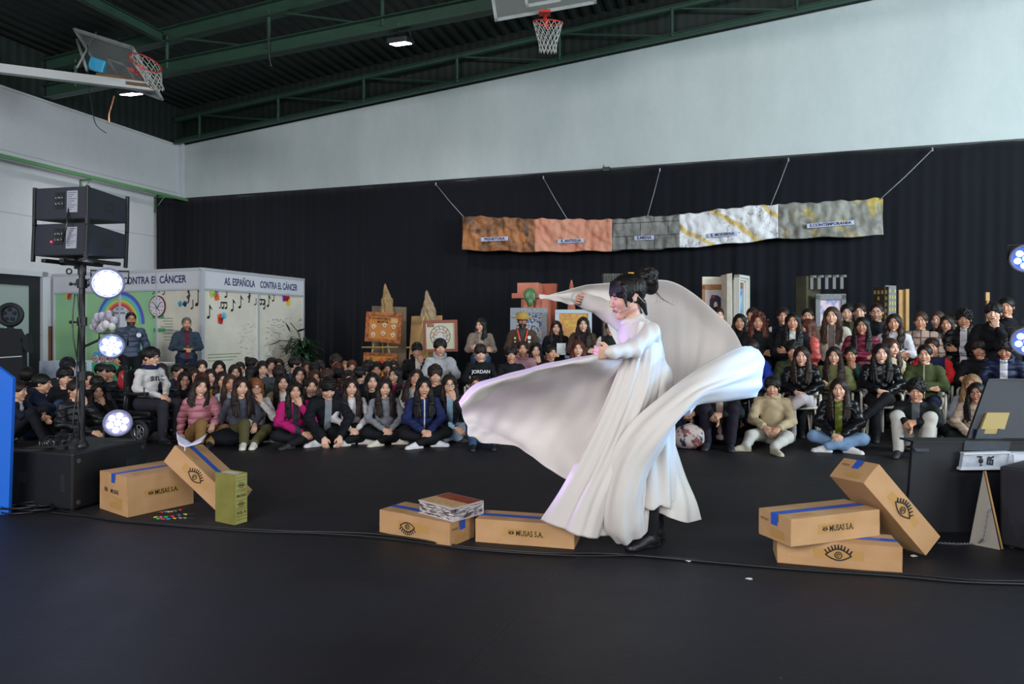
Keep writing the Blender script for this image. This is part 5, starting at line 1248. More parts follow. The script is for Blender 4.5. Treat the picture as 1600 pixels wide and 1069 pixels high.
def m_mod(t, oc):
    w = t.node('ShaderNodeTexWave', {'Vector': t.node('ShaderNodeMapping', {'Vector': oc, 'Rotation': (0, .8, 0)}).outputs[0], 'Scale': .55, 'Distortion': 6, 'Detail': 3}).outputs[1]
    c = t.mix(t.ramp(w, .90, .99), lin('#cfced0'), lin('#c0a55c')); v = t.noise(oc, 1.4, 5, .7); vein = t.ramp(t.m('ABSOLUTE', t.m('SUBTRACT', v, .5)), .012, .0)
    return t.mix(t.m('MULTIPLY', vein, .8), c, lin('#3a3a3e'))
def m_con(t, oc): return t.mix(t.ramp(t.noise(oc, 2.6, 5, .6), .52, .66), t.mix(t.ramp(t.noise(oc, 1.0, 3), .35, .65), lin('#55534c'), lin('#8a8981')), lin('#a8923c'))
ban_root = empty('timeline_banner', room((x0 + x1) / 2, T0, 3.2)); biv = Matrix.Translation(-ban_root.location)
ncol = nu - 1; qcol = np.repeat(np.arange(ncol), nv - 1)
for i, (fn, nm) in enumerate(((m_pre, 'brown_rock_section'), (m_ant, 'terracotta_section'), (m_med, 'stone_block_section'), (m_mod, 'marble_section'), (m_con, 'grey_gold_section'))):
    a = int(np.searchsorted(U, Se[i])) if i else 0; c = int(np.searchsorted(U, Se[i + 1])) if i < 4 else nu - 1
    sel = (qcol >= a) & (qcol < c); q = Qb[sel]; lo_ = q.min(); 
    Vs = PP[a * nv:(c + 1) * nv]; q = q - a * nv
    o_ = ob(nm, mesh_np(nm, Vs, q), painted('paint_' + nm, fn), ban_root, biv); o_.modifiers.new('t', 'SOLIDIFY').thickness = .006
for s_, px, py, size in (('PREHISTORIA', 774, 374, .125), ('E. ANTIGUA', 893, 377, .125), ('E.MEDIA', 1007, 372, .125), ('E. MODERNA', 1129, 367, .12), ('E.CONTEMPORANEA', 1297, 351, .12)):
    size *= .62; z = zat(px, py); w_ = len(s_) * size * .36; i0, i1 = np.searchsorted(U, s_px(px, T0) - w_), np.searchsorted(U, s_px(px, T0) + w_)
    q = room(s_px(px, T0), T0 + .02 + off[i0:i1].max(), 0)
    sl = math.atan2(1, 1) * 0 + (.04 if px > 1050 else 0)
    mm = frame(Vector((q.x, q.y, z)), D1 + Vector((0, 0, sl)), ZU)
    b = B(); b.box((-w_, -size * .55, -.003), (w_, size * .55, .001), m=mm); lb_ = b.done('word_label', m_lab, ban_root, biv)
    text('lettering', s_, size, m_labtxt, lb_, mm @ Matrix.Translation((0, 0, .003)), bold=.003)
tag(ban_root, 'long crumpled painted banner with five history sections hung by strings', 'banner')
for (ax, ay), (bx, by) in (((681, 288), (724, 337)), ((849, 278), (887, 342)), ((1031, 266), (1011, 339)), ((1232, 250), (1204, 320)), ((1457, 234), (1374, 311))):
    pa = room(s_px(ax, .33), .33, 0); pa.z = 1.35 + (515 - ay) * pa.y / 1067; pb = room(s_px(bx, T0), T0, 0); pb.z = zat(bx, by) - .02
    b = B(); b.tube([pa, (pa + pb) / 2 - Vector((0, 0, .02)), pb], .008, 6); b.cyl(pa + Vector((0, 0, -.03)), pa + Vector((0, 0, .04)), .015, n=8)
    tag(b.done('banner_string', M('grey_string', '#8b8b8d', .6)), {681: 'grey string tied to the brown rock end of the banner', 849: 'grey string holding the terracotta section of the banner', 1031: 'grey string holding the stone block section of the banner', 1232: 'grey string tied between marble and gold sections of the banner', 1457: 'grey string tied to the grey gold end corner of the banner'}[ax], 'string')

def facing(px, py, Y, yaw=0, z=None):
    """upright board frame: origin at the point, x along the board, y up, z to the viewer"""
    o = at(px, py, Y); 
    if z is not None: o.z = z
    return frame(o, (math.cos(yaw), math.sin(yaw), 0), (0, 0, 1))
def art(name, fn, rough=.6):
    m, t, p = newmat(name); tc = t.node('ShaderNodeTexCoord'); t.l.new(fn(t, tc.outputs['Generated'], tc.outputs['Object']), p.inputs['Base Color']); p.inputs['Roughness'].default_value = rough; return m
m_or = art('orange_bark_paint', lambda t, g, o: t.mix(t.ramp(t.noise(o, 14, 5), .35, .7), lin('#6b2f18'), lin('#b5672c')))
m_ply = M('plywood', '#b08a55', .7, var=(4, '#9a7543')); m_card = M('ochre_card', '#c07a30', .7, var=(5, '#ad6a28'))
def framed(name, m_, w, h, fr, mfr, mpic, depth=.04):
    r = empty(name, m_.translation); iv = Matrix.Translation(-m_.translation)
    b = B()
    for a in ((-w/2, -h/2, w/2, -h/2 + fr), (-w/2, h/2 - fr, w/2, h/2), (-w/2, -h/2 + fr, -w/2 + fr, h/2 - fr), (w/2 - fr, -h/2 + fr, w/2, h/2 - fr)): b.box((a[0], a[1], -depth), (a[2], a[3], .015), bev=.004, m=m_)
    b.done('picture_frame', mfr, r, iv)
    b = B(); b.box((-w/2 + fr * .8, -h/2 + fr * .8, -depth * .6), (w/2 - fr * .8, h/2 - fr * .8, -.005), m=m_); pic = b.done('picture_panel', mpic, r, iv)
    return r, iv, pic
# board with drawn hands
tilt = Matrix.Rotation(-.07, 4, 'Z')
m_ = facing(599, 512, 13.2, -.15) @ tilt
r, iv, pic = framed('hand_chart_board', m_, .72, .58, .07, m_or, m_card)
text('lettering', 'A TU ANTOJO LA', .062, m_blk, pic, m_ @ Matrix.Translation((-.06, .17, .0)), bold=.001); text('lettering', 'MUSICA', .062, m_blk, pic, m_ @ Matrix.Translation((-.02, .105, .0)), bold=.001)
m_wh = M('chalk_white', '#d8d0c4', .7); b_cols = m_wh
for x, z in ((-.2, .0), (.02, .04), (.2, .02), (-.2, -.16), (.0, -.12), (.2, -.14)):
    b = B(); b.torus((0, 0, 0), .028, .008, (0, 0, 1), 12, 5)
    for k in range(5): a = .35 + k * .6; b.tube([(.03 * math.cos(a), .03 * math.sin(a), 0), (.058 * math.cos(a), .062 * math.sin(a), 0)], .006, 5)
    b.done('hand_drawing', m_wh, pic, m_ @ Matrix.Translation((x, z, 0)))
b = B(); b.box((.14, .10, -.003), (.29, .19, .002), m=m_); b.done('pasted_note', M('note_paper', '#c99a66', .7), pic)
tag(r, 'orange bark framed board with drawn hands, top one on its stand', 'board')
m_ = facing(594, 572, 13.0, -.1) @ Matrix.Rotation(-.03, 4, 'Z')
fire = M('fire_paper', '#c98a2c', .7, var=(5, '#b8701f'))
r, iv, pic = framed('fire_board', m_, .66, .50, .06, m_or, fire)
text('lettering', 'EL', .07, m_blk, pic, m_ @ Matrix.Translation((-.18, .13, 0)), bold=.002); text('lettering', 'FUEGO', .07, m_blk, pic, m_ @ Matrix.Translation((-.14, .05, 0)), bold=.002); text('lettering', 'USOS', .065, m_blk, pic, m_ @ Matrix.Translation((.19, .13, 0)), bold=.002)
for x, z, s_, c_ in ((.02, .1, .06, '#c8331f'), (-.06, .02, .06, '#d8401c'), (.1, .0, .06, '#c8331f'), (.02, -.03, .08, '#e06a1c')):
    b = B(); b.poly([(-s_, -s_, 0), (s_, -s_, 0), (s_ * .9, s_ * .3, 0), (s_ * .4, 0, 0), (s_ * .1, s_ * 1.2, 0), (-s_ * .3, s_ * .1, 0), (-s_ * .8, s_ * .6, 0)], thick=(0, 0, .004)); b.done('paper_flame', M('flame_' + c_, c_, .6), pic, m_ @ Matrix.Translation((x, z, -.004)))
tag(r, 'orange board with paper flames and black lettering, lower one on its stand', 'board')
m_ = facing(688, 525, 12.9, -.1) @ Matrix.Rotation(.02, 4, 'Z')
r, iv, pic = framed('circular_drawing', m_, .66, .60, .055, M('red_brown_wood', '#7a3b28', .5, var=(8, '#93492f')), M('drawing_paper', '#c9c5ae', .8))
b = B(); b.torus((0, 0, 0), .19, .006, (0, 0, 1), 40, 5); b.torus((0, 0, 0), .13, .004, (0, 0, 1), 30, 5)
for k in range(12): a = k * PI / 6; b.tube([(.13 * math.cos(a), .13 * math.sin(a), 0), (.19 * math.cos(a + .2), .19 * math.sin(a + .2), 0)], .005, 4)
b.done('ring_drawing', M('drawing_brown', '#8c6a62', .7), pic, m_)
rs = random.Random(8)
for k in range(9):
    a = k * .7; b = B(); b.ell((.09 * math.cos(a), .09 * math.sin(a), 0), (.035, .022, .003), sub=2); b.done('painted_patch', M('patch_%d' % (k % 3), ['#a9a3c9', '#c98f7a', '#b9b7c4'][k % 3], .7), pic, m_)
b = B(); b.box((-.25, .17, -.004), (-.12, .24, .0), m=m_); b.done('corner_picture', M('corner_pic', '#6b3a2c', .7, var=(30, '#b58a6a')), pic)
tag(r, 'red brown framed picture of a circular drawing behind the pale hoodie boy', 'picture')
# plywood backing sheets and easel
def sheetboard(name, pts, Y, mat, label, dy=.02, dz=0):
    b = B(); b.poly([at(x, y, Y) for x, y in pts], thick=(0, dy, 0)); o_ = b.done(name, mat); tag(o_, label, 'board'); return o_
sheetboard('plywood_board', [(580, 640), (581, 478), (635, 480), (634, 640)], 13.9, M('brown_card', '#6f5b45', .7, var=(3, '#5c4a38')), 'brown cardboard sheet standing behind the orange hand chart')
sheetboard('plywood_board', [(634, 640), (643, 494), (691, 493), (690, 640)], 13.9, m_ply, 'pale edged plywood sheet standing behind the circular drawing')
for px, Y_, lab_ in ((594, 13.45, 'pale wooden easel carrying the two orange boards'), (664, 13.3, 'pale wooden easel carrying the circular drawing')):
    O = at(px, 530, Y_); O.z = 0; r = empty('easel', O)
    top = 1.62
    for n_, a, c in (('leg', (-.34, 0, 0), (-.03, .1, top)), ('leg', (.34, 0, 0), (.03, .1, top)), ('leg', (0, .5, 0), (0, .12, top)), ('ledge', (-.36, -.02, 1.0), (.36, -.02, 1.0)), ('ledge', (-.3, .0, .60), (.3, .0, .60))):
        b = B(); b.tube([a, c], .018, 6); b.done(n_, M('easel_wood', '#a8925a', .6), r)
    tag(r, lab_, 'easel')
# crumpled kraft paper cones
def cone(px, ptop, pbot, Y_, w, seed, label, mat):
    rg = np.random.RandomState(seed); n, k = 40, 40; O = at(px, pbot, Y_); h_ = (pbot - ptop) * Y_ / 1067
    a = np.linspace(0, 2 * PI, n, endpoint=False)[:, None]; v = np.linspace(0, 1, k)[None, :]
    prof = np.interp(v, [0, .3, .5, .53, .8, .97, 1], [1, .80, .78, .62, .30, .10, .0]) if seed == 1 else np.interp(v, [0, .4, .45, .62, .66, .92, 1], [1, .72, .60, .52, .40, .16, 0])
    R_ = w * prof * (1 + .0 * a)
    for i in range(22):
        f1, f2, ph = rg.randint(2, 9), rg.uniform(3, 16), rg.uniform(0, 6.3); R_ = R_ + w * prof * .06 * np.abs(np.sin(f1 * a + f2 * v + ph)) - w * prof * .03
    X = O.x + R_ * np.cos(a) + .03 * np.sin(v * 5) * v; Y2 = O.y + R_ * np.sin(a) * .8; Z_ = O.z + h_ * v + 0 * R_
    PP_ = np.stack([X, Y2, Z_], -1).reshape(-1, 3); id_ = np.arange(n * k).reshape(n, k); nx = np.roll(id_, -1, 0)
    Q_ = np.stack([id_[:, :-1], nx[:, :-1], nx[:, 1:], id_[:, 1:]], -1).reshape(-1, 4)
    o_ = ob('paper_cone', mesh_np('cone', PP_, Q_, False), mat); tag(o_, label, 'paper cone')
kraft = M('kraft_paper', '#9a7c4e', .75, var=(9, '#7d6340'))
cone(604, 443, 492, 13.75, .12, 1, 'pointed crumpled kraft paper cone above the orange hand chart', kraft)
cone(669, 453, 503, 13.75, .15, 2, 'layered crumpled kraft paper cone above the circular drawing', M('kraft_pale', '#a08868', .75, var=(9, '#84705a')))
# terracotta column
m_ter = M('terracotta_foam', '#c57a62', .75, var=(3, '#b0654e')); m_ter2 = M('terracotta_dark', '#a5563e', .75)
O = at(838, 600, 13.3); O.z = 0; r = empty('painted_column', O); mm = Matrix.Translation(O) @ Matrix.Rotation(-.25, 4, 'Z')
z_of = lambda py, Y_: 1.35 + (515 - py) * Y_ / 1067
zt = z_of(443, 13.3)
b = B(); b.box((-.25, -.22, 0), (.28, .2, zt - .3), m=mm)
for x in (-.2, -.08, .04, .16): b.box((x, -.245, .2), (x + .06, -.22, zt - .34), m=mm)
b.done('shaft', m_ter, r, Matrix.Translation(-O)); b = B(); b.box((-.42, -.3, zt - .30), (.14, .1, zt - .20), bev=.01, m=mm); b.box((-.32, -.26, zt - .2), (.1, .1, zt), bev=.01, m=mm); b.done('capital', m_ter, r, Matrix.Translation(-O))
b = B(); b.box((.05, .1, 0), (.38, .22, zt), m=mm); b.done('rear_slab', m_ter2, r, Matrix.Translation(-O))
tag(r, 'terracotta painted column prop with stepped capital before the curtain', 'column')
# green mask hung on the column
b = B(); mk = at(828, 463, 12.8); b.ell((0, 0, 0), (.11, .03, .14), sub=3); b.ell((0, -.02, -.1), (.06, .03, .10), sub=2); b.torus((0, 0, .04), .115, .008, (0, 1, .2), 20, 5)
o_ = b.done('green_mask', M('green_bottle', '#4a7a48', .4, var=(12, '#2f5a35'))); o_.location = mk; tag(o_, 'green oval glass ornament hanging on the terracotta column', 'ornament')
# grey board with blue print behind the straw hat man
m_ = facing(826, 520, 12.6, -.05)
r, iv, pic = framed('mosaic_picture', m_, .68, .92, .10, M('pale_grey_frame', '#8f9499', .6, var=(30, '#74797f')), art('blue_mosaic', lambda t, g, o: t.mix(t.ramp(t.noise(o, 26, 3), .45, .55), lin('#2a4a86'), lin('#a9a79c'))))
tag(r, 'grey framed blue mosaic picture behind the man in the straw hat', 'picture')
def sun(t, g, o):
    s = t.node('ShaderNodeSeparateXYZ', {0: g}).outputs
    c = t.mix(t.ramp(t.noise(o, 40, 3, .7), .4, .65), lin('#b87434'), lin('#cba262')); fl = t.ramp(t.node('ShaderNodeTexVoronoi', {'Vector': o, 'Scale': 13}).outputs['Distance'], .42, .3)
    md = t.m('MULTIPLY', fl, t.m('LESS_THAN', t.m('ABSOLUTE', t.m('SUBTRACT', s[0], .55)), .34)); return t.mix(t.m('MULTIPLY', md, t.m('GREATER_THAN', s[2], .25)), c, lin('#c9a51e'))
m_ = facing(896, 522, 12.3, -.03)
r, iv, pic = framed('yellow_flower_painting', m_, .66, .88, .07, M('pale_blue_frame', '#aeb9c2', .6), art('yellow_flowers', sun))
tag(r, 'pale blue framed painting of yellow dabs on orange ground', 'picture')
b = B(); O = at(893, 445, 13.0); b.cyl((0, 0, -1.0), (0, 0, 0), .12, .035, 4); b.cyl((0, 0, 0), (0, 0, .09), .035, .012, 6); o_ = b.done('pink_obelisk', m_ter); o_.location = O; tag(o_, 'thin terracotta obelisk rising above the raised cape edge', 'obelisk')
# grey box and yellow bag above the cape
b = B(); b.box((-.16, -.1, -1.2), (.16, .1, .08), bev=.01)
for k in range(6): b.box((-.15 + k * .05, -.11, -.05), (-.12 + k * .05, -.1, .05))
o_ = b.done('grey_tower_prop', M('grey_card_dark', '#3a3c38', .7, var=(12, '#55564c'))); o_.location = at(955, 435, 12.6); tag(o_, 'dark grey cardboard tower top behind the raised cape', 'cardboard tower')
b = B(); b.poly([(-.17, 0, 0), (.17, 0, 0), (.03, 0, -.24), (-.02, 0, -.24)], thick=(0, .05, 0)); b.box((-.05, 0, 0), (.05, .05, .03)); b.cyl((0, .03, -1.9), (0, .03, -.1), .02); o_ = b.done('yellow_pennant', M('yellow_orange', '#d69a1c', .6)); o_.location = at(986, 428, 12.4); tag(o_, 'yellow orange pennant standing just above the performer head', 'pennant')
# big white frame with paintings
O = at(1138, 600, 12.2); O.z = 0; r = empty('painted_frame_display', O); iv = Matrix.Translation(-O)
def Q2(px, py, Y_): return at(px, py, Y_)
m_marb = M('marbled_cream', '#c9c0ac', .6, var=(5, '#ddd8cf'))
b = B(); b.poly([Q2(1136, 640, 12.0), Q2(1136, 428, 12.0), Q2(1144, 427, 11.95), Q2(1146, 640, 11.95)], thick=(0, .35, 0)); b.done('side_post', m_marb, r, iv)
mf = frame(Q2(1161, 505, 12.15), (.52, .62, 0), (0, 0, 1))
w_, h_ = .50, 1.70
b = B()
for k, (a, dpt) in enumerate(((0, 0), (.04, .03), (.08, .06))):
    for bx in ((-w_/2 + a, -h_/2, -w_/2 + a + .05, h_/2 - a), (w_/2 - a - .05, -h_/2, w_/2 - a, h_/2 - a), (-w_/2 + a, h_/2 - a - .05, w_/2 - a, h_/2 - a)): b.box((bx[0], bx[1], -.06 - dpt), (bx[2], bx[3], .03 - dpt), m=mf)
b.done('white_molding', M('white_molding', '#c6c3bb', .6), r, iv)
def sky(t, g, o):
    s = t.node('ShaderNodeSeparateXYZ', {0: g}).outputs; c = t.mix(t.ramp(t.noise(o, 11, 4), .42, .6), lin('#2f7ac9'), lin('#8fc0df')); return t.mix(t.ramp(s[2], .34, .2), c, lin('#c9a9a0'))
b = B(); b.box((-.15, -.05, -.09), (.16, .62, -.07), m=mf); b.done('sky_painting', art('sky_painting', sky), r, iv)
b = B()
for bx in ((-.17, -.08, -.14, .66), (.15, -.08, .18, .66), (-.17, .62, .18, .68), (-.17, -.12, .18, -.04)): b.box((bx[0], bx[1], -.09), (bx[2], bx[3], -.05), m=mf)
b.done('inner_frame', M('brown_inner_frame', '#8a5a30', .6), r, iv)
b = B(); b.poly([mf @ Vector(v) for v in ((-.14, -.04, -.068), (-.06, -.04, -.068), (-.11, .1, -.068), (-.13, .22, -.068))], thick=(0, -.003, 0)); b.done('dark_shape', m_blk, r, iv)
mg = frame(Q2(1116, 500, 12.35), (1, .12, 0), (0, 0, 1))
b = B(); b.box((-.22, -1.2, -.03), (.24, .78, .0), m=mg); b.done('backing_panel', m_marb, r, iv)
b = B()
for bx in ((-.24, -.9, -.19, .62), (-.24, .55, .24, .64)): b.box((bx[0], bx[1], 0), (bx[2], bx[3], .04), m=mg)
b.done('inner_frame', M('brown_inner_frame'), r, iv)
b = B(); b.box((-.19, -.9, 0), (.24, .56, .012), m=mg); b.done('portrait_ground', M('portrait_ground', '#a9a7ab', .7, var=(2.5, '#b99a80')), r, iv)
b = B(); b.ell((.02, .34, .014), (.11, .11, .004), sub=3, m=mg); b.box((-.09, .19, .012), (.13, .34, .018), m=mg); b.done('figure_hair', M('figure_hair', '#241a35', .7), r, iv)
b = B(); b.ell((.02, .26, .02), (.035, .07, .004), sub=3, m=mg); b.done('figure_face', M('figure_face', '#b9a79a', .7), r, iv)
b = B(); b.ell((.02, .11, .016), (.10, .075, .004), sub=3, m=mg); b.done('figure_ruff', M('figure_ruff', '#a8782a', .7), r, iv)
b = B(); b.ell((.02, .06, .022), (.05, .04, .004), sub=2, m=mg); b.ell((-.03, .42, .02), (.04, .035, .004), sub=2, m=mg); b.done('figure_flower', M('figure_flower', '#8a1f3f', .7), r, iv)
tag(r, 'tall cream display with white moulded frame around a sky painting', 'display')
# grey frame with pink drawing and tower
O = at(1290, 600, 11.9); O.z = 0; r = empty('grey_tower_display', O); iv = Matrix.Translation(-O)
mg = facing(1262, 470, 12.0, .55); b = B(); b.box((-.18, -1.6, -.1), (.22, .42, .1), m=mg); b.done('dark_side', M('dark_olive_card', '#2f2f22', .7, var=(8, '#4a4325')), r, iv)
mg = facing(1290, 470, 11.8, -.25); b = B()
for k in range(5): b.box((-.25 + k * .12, .2, 0), (-.2 + k * .12, .44, .03), m=mg); b.box((-.25 + k * .12, .40, 0), (-.15 + k * .12, .44, .03), m=mg)
b.done('battlement', M('grey_card', '#6d706f', .7), r, iv)
mg = facing(1298, 505, 11.7, -.2); b = B()
for bx in ((-.24, -.6, -.17, .48), (.17, -.6, .24, .48), (-.24, .40, .24, .50)): b.box((bx[0], bx[1], -.04), (bx[2], bx[3], .02), m=mg)
b.done('speckled_frame', M('speckled_grey', '#7d7f80', .7, var=(40, '#5d5f60')), r, iv)
b = B(); b.box((-.18, -.6, -.03), (.18, .41, -.01), m=mg); b.done('pink_drawing', art('pink_drawing', lambda t, g, o: t.mix(t.ramp(t.noise(o, 9, 4), .5, .62), lin('#cdb5bf'), lin('#7d86b5'))), r, iv)
tag(r, 'grey speckled frame with pink drawing and battlement tower behind', 'display')
# skyscraper
O = at(1388, 600, 11.6); O.z = 0; r = empty('cardboard_skyscraper', O); iv = Matrix.Translation(-O)
m_win = M('window_yellow', '#a89a5c', .6); m_tow = M('tower_grey', '#6b6e70', .7); m_towd = M('tower_brown', '#3a2c1f', .7)
def tower(mg, w_, ztop, nx, nz, mat, z0=.9, on=.85, seed=1):
    b = B(); b.box((0, 0, -.02), (w_, ztop, 0), m=mg); b.done('tower_wall', mat, r, iv); rs = random.Random(seed); b = B()
    for i in range(nx):
        for j in range(nz):
            if rs.random() < on:
                x = w_ * (i + .22) / nx; z = ztop - .06 - j * .105; b.box((x, z - .06, 0), (x + w_ * .5 / nx, z, .006), m=mg)
    b.done('window_pane', m_win, r, iv)
pa, pc, pd = at(1361, 448, 11.8), at(1384, 447, 11.5), at(1404, 446, 11.6)
tower(frame((pa.x, pa.y, 0), (pc - pa).normalized(), ZU), (Vector((pc.x, pc.y)) - Vector((pa.x, pa.y))).length, z_of(448, 11.6), 4, 8, m_towd, on=.7)
tower(frame((pc.x, pc.y, 0), ((pd - pc) * Vector((1, 1, 0))).normalized(), ZU), .24, z_of(446, 11.5), 4, 9, m_tow)
b = B(); mg = facing(1410, 500, 11.65, .1, 0); b.box((-.06, 0, -.03), (.07, z_of(453, 11.65), .0), m=mg); b.box((.03, 0, -.03), (.09, z_of(452, 11.65), .05), m=mg); b.done('side_board', m_ply, r, iv)
tag(r, 'cardboard skyscraper with yellow painted windows behind the man with glasses', 'cardboard tower')
b = B(); b.cyl((0, 0, -1.4), (0, 0, 0), .02, n=8); b.box((-.03, -.012, 0), (.03, .012, .13), bev=.004); o_ = b.done('wooden_baton', m_ply); o_.location = at(1543, 470, 10.6); tag(o_, 'thin wooden baton end rising above the fringe of the big boy', 'stick')
# straw hat and lanyards of the standing man
hp = hatman.matrix_basis @ head_matrix(POSES['hold']).translation; hs = .98
b = B(); n = 28; rings = []
for R_, z in ((.0, .135), (.075, .132), (.098, .10), (.104, .05), (.112, .045), (.15, .036), (.185, .046), (.182, .038), (.11, .03)):
    rings.append([b.b.verts.new((max(R_, .001) * math.cos(2 * PI * i / n), max(R_, .001) * 1.1 * math.sin(2 * PI * i / n) + .015, z + (.012 * math.cos(4 * PI * i / n) if R_ > .14 else 0))) for i in range(n)])
for a, c in zip(rings, rings[1:]):
    for i in range(n): b.b.faces.new((a[i], a[(i + 1) % n], c[(i + 1) % n], c[i]))
ht = b.done('straw_hat', M('straw', '#b5924c', .8, var=(60, '#94743a')), hatman, head_matrix(POSES['hold']) @ Matrix.Translation((0, 0, .012)), smooth=True)
for s_ in (1, -1):
    b = B(); pts = [(s_ * .085, .02, 1.47), (s_ * .085, -.10, 1.43), (s_ * .062, -.165, 1.33), (s_ * .03, -.175, 1.2), (s_ * .01, -.17, 1.12)]
    for p0, p1 in zip(pts, pts[1:]): b.box((0, -.012, -.004), ((Vector(p1) - Vector(p0)).length, .012, .004), m=frame(p0, Vector(p1) - Vector(p0), Vector((1, 0, 0))))
    b.done('orange_lanyard', M('orange_ribbon', '#d1492c', .6), hatman, Matrix())
for x, z, r_, c_ in ((.11, 1.31, .032, '#cfcfcf'), (.11, 1.24, .02, '#bdbdbd'), (-.13, 1.30, .02, '#b5a068'), (-.13, 1.24, .016, '#8a9a8a')):
    b = B(); b.cyl((x, -.165, z), (x, -.15, z), r_, n=16); b.done('badge', M('badge_' + c_, c_, .4), hatman, Matrix())
b = B(); b.cyl((.11, -.160, 1.30), (.11, -.148, 1.30), .04, n=20); b.done('badge', M('badge_white', '#cfd2da', .5), m1, Matrix())
b = B(); b.box((-.036, -.275, 1.06), (.036, -.265, 1.19), bev=.004); o_ = b.done('mobile_phone', M('phone_black', '#0d0e12', .2)); o_.matrix_world = m2.matrix_basis; tag(o_, 'black phone held by the grey bearded man', 'phone')
pp_ = [p_[0] for p_ in PEOPLE if 'holding a white sheet' in p_[3]][0]
b = B(); b.box((-.0, -.30, 1.08), (.17, -.292, 1.30)); o_ = b.done('white_sheet', M('sheet_paper', '#c3c9cc', .7)); o_.matrix_world = pp_.matrix_basis; tag(o_, 'white sheet of paper held by the standing girl in black coat', 'paper')
text('printed_word', 'JORDAN', .075, M('print_white', '#c4c0c4', .6), jordan, Matrix.Translation((0, -.212, .88)) @ Matrix.Rotation(PI / 2 - .1, 4, 'X'), bold=.002)
text('printed_word', '83', .085, m_blk, gg, Matrix.Translation((.07, -.205, .46)) @ Matrix.Rotation(PI / 2 - .1, 4, 'X'), bold=.003)
text('printed_word', 'まれこ', .085, m_blk, wheel, Matrix.Translation((0, -.205, .875)) @ Matrix.Rotation(PI / 2 - .15, 4, 'X'), bold=.003)
# ------------------------------------------------------------------ cardboard boxes, books and small things on the stage floor
def rzyx(yaw, a, b_): return Matrix.Rotation(yaw, 4, 'Z') @ Matrix.Rotation(a, 4, 'Y') @ Matrix.Rotation(b_, 4, 'X')
m_cb, t, p = newmat('cardboard'); oc = t.node('ShaderNodeTexCoord').outputs['Object']
c = t.mix(t.ramp(t.noise(oc, 5, 5), .3, .75), lin('#bd9468'), lin('#ad8357')); fl_ = t.noise(t.scalev(oc, (160, 160, 3)), 1, 2)
t.l.new(t.mix(t.m('MULTIPLY', fl_, .18), c, lin('#94704a')), p.inputs['Base Color']); p.inputs['Roughness'].default_value = .7
m_tape = M('brown_packing_tape', '#b08750', .35); m_blue = M('blue_tape', '#1f4fb0', .45); m_seam2 = M('cardboard_seam', '#6b4a2a', .8)
def eye_logo(parent, m, s, down=False, fat=1.0):
    """line drawing of an eye with lashes in the plane of m, width 2*s"""
    b = B(); w = .0042 * fat * s / .07; z = .0012
    def st(pts, w_=w): b.tube([m @ Vector((x * s, y * s, z)) for x, y in pts], w_, 5)
    f = -1 if down else 1
    st([(-1 + 2 * i / 14, f * .52 * math.sin(PI * i / 14)) for i in range(15)]); st([(-1 + 2 * i / 14, -f * .42 * math.sin(PI * i / 14)) for i in range(15)])
    st([(.27 * math.cos(a * PI / 8), .27 * math.sin(a * PI / 8)) for a in range(17)], w * .8); st([(.12 * math.cos(a * PI / 6), .12 * math.sin(a * PI / 6)) for a in range(11)], w * .8)
    for i in range(9):
        u = (i + .5) / 9; x = -1 + 2 * u; y = f * .52 * math.sin(PI * u); d = Vector((x * .55, f * .9)).normalized() * .38
        st([(x * .97, y + f * .06), (x + d.x, y + d.y)], w * 1.05)
    b.done('eye_logo', m_blk, parent)
def small_eye(parent, m, s):
    b = B(); z = .001
    b.poly([m @ Vector((s * x, s * y, z)) for x, y in [(-1 + 2 * i / 10, .42 * math.sin(PI * i / 10)) for i in range(11)] + [(1 - 2 * i / 10, -.42 * math.sin(PI * i / 10)) for i in range(1, 10)]], thick=m.col[2].to_3d() * .001)
    for i in range(5): x = -.6 + .3 * i; b.tube([m @ Vector((s * x, s * .3, z)), m @ Vector((s * x * 1.4, s * .78, z))], s * .07, 4)
    o_ = b.done('eye_logo', m_blk, parent)
    b = B(); b.ell((0, 0, .002), (s * .22, s * .22, .001), sub=2, m=m); b.done('pupil', m_cb, parent)
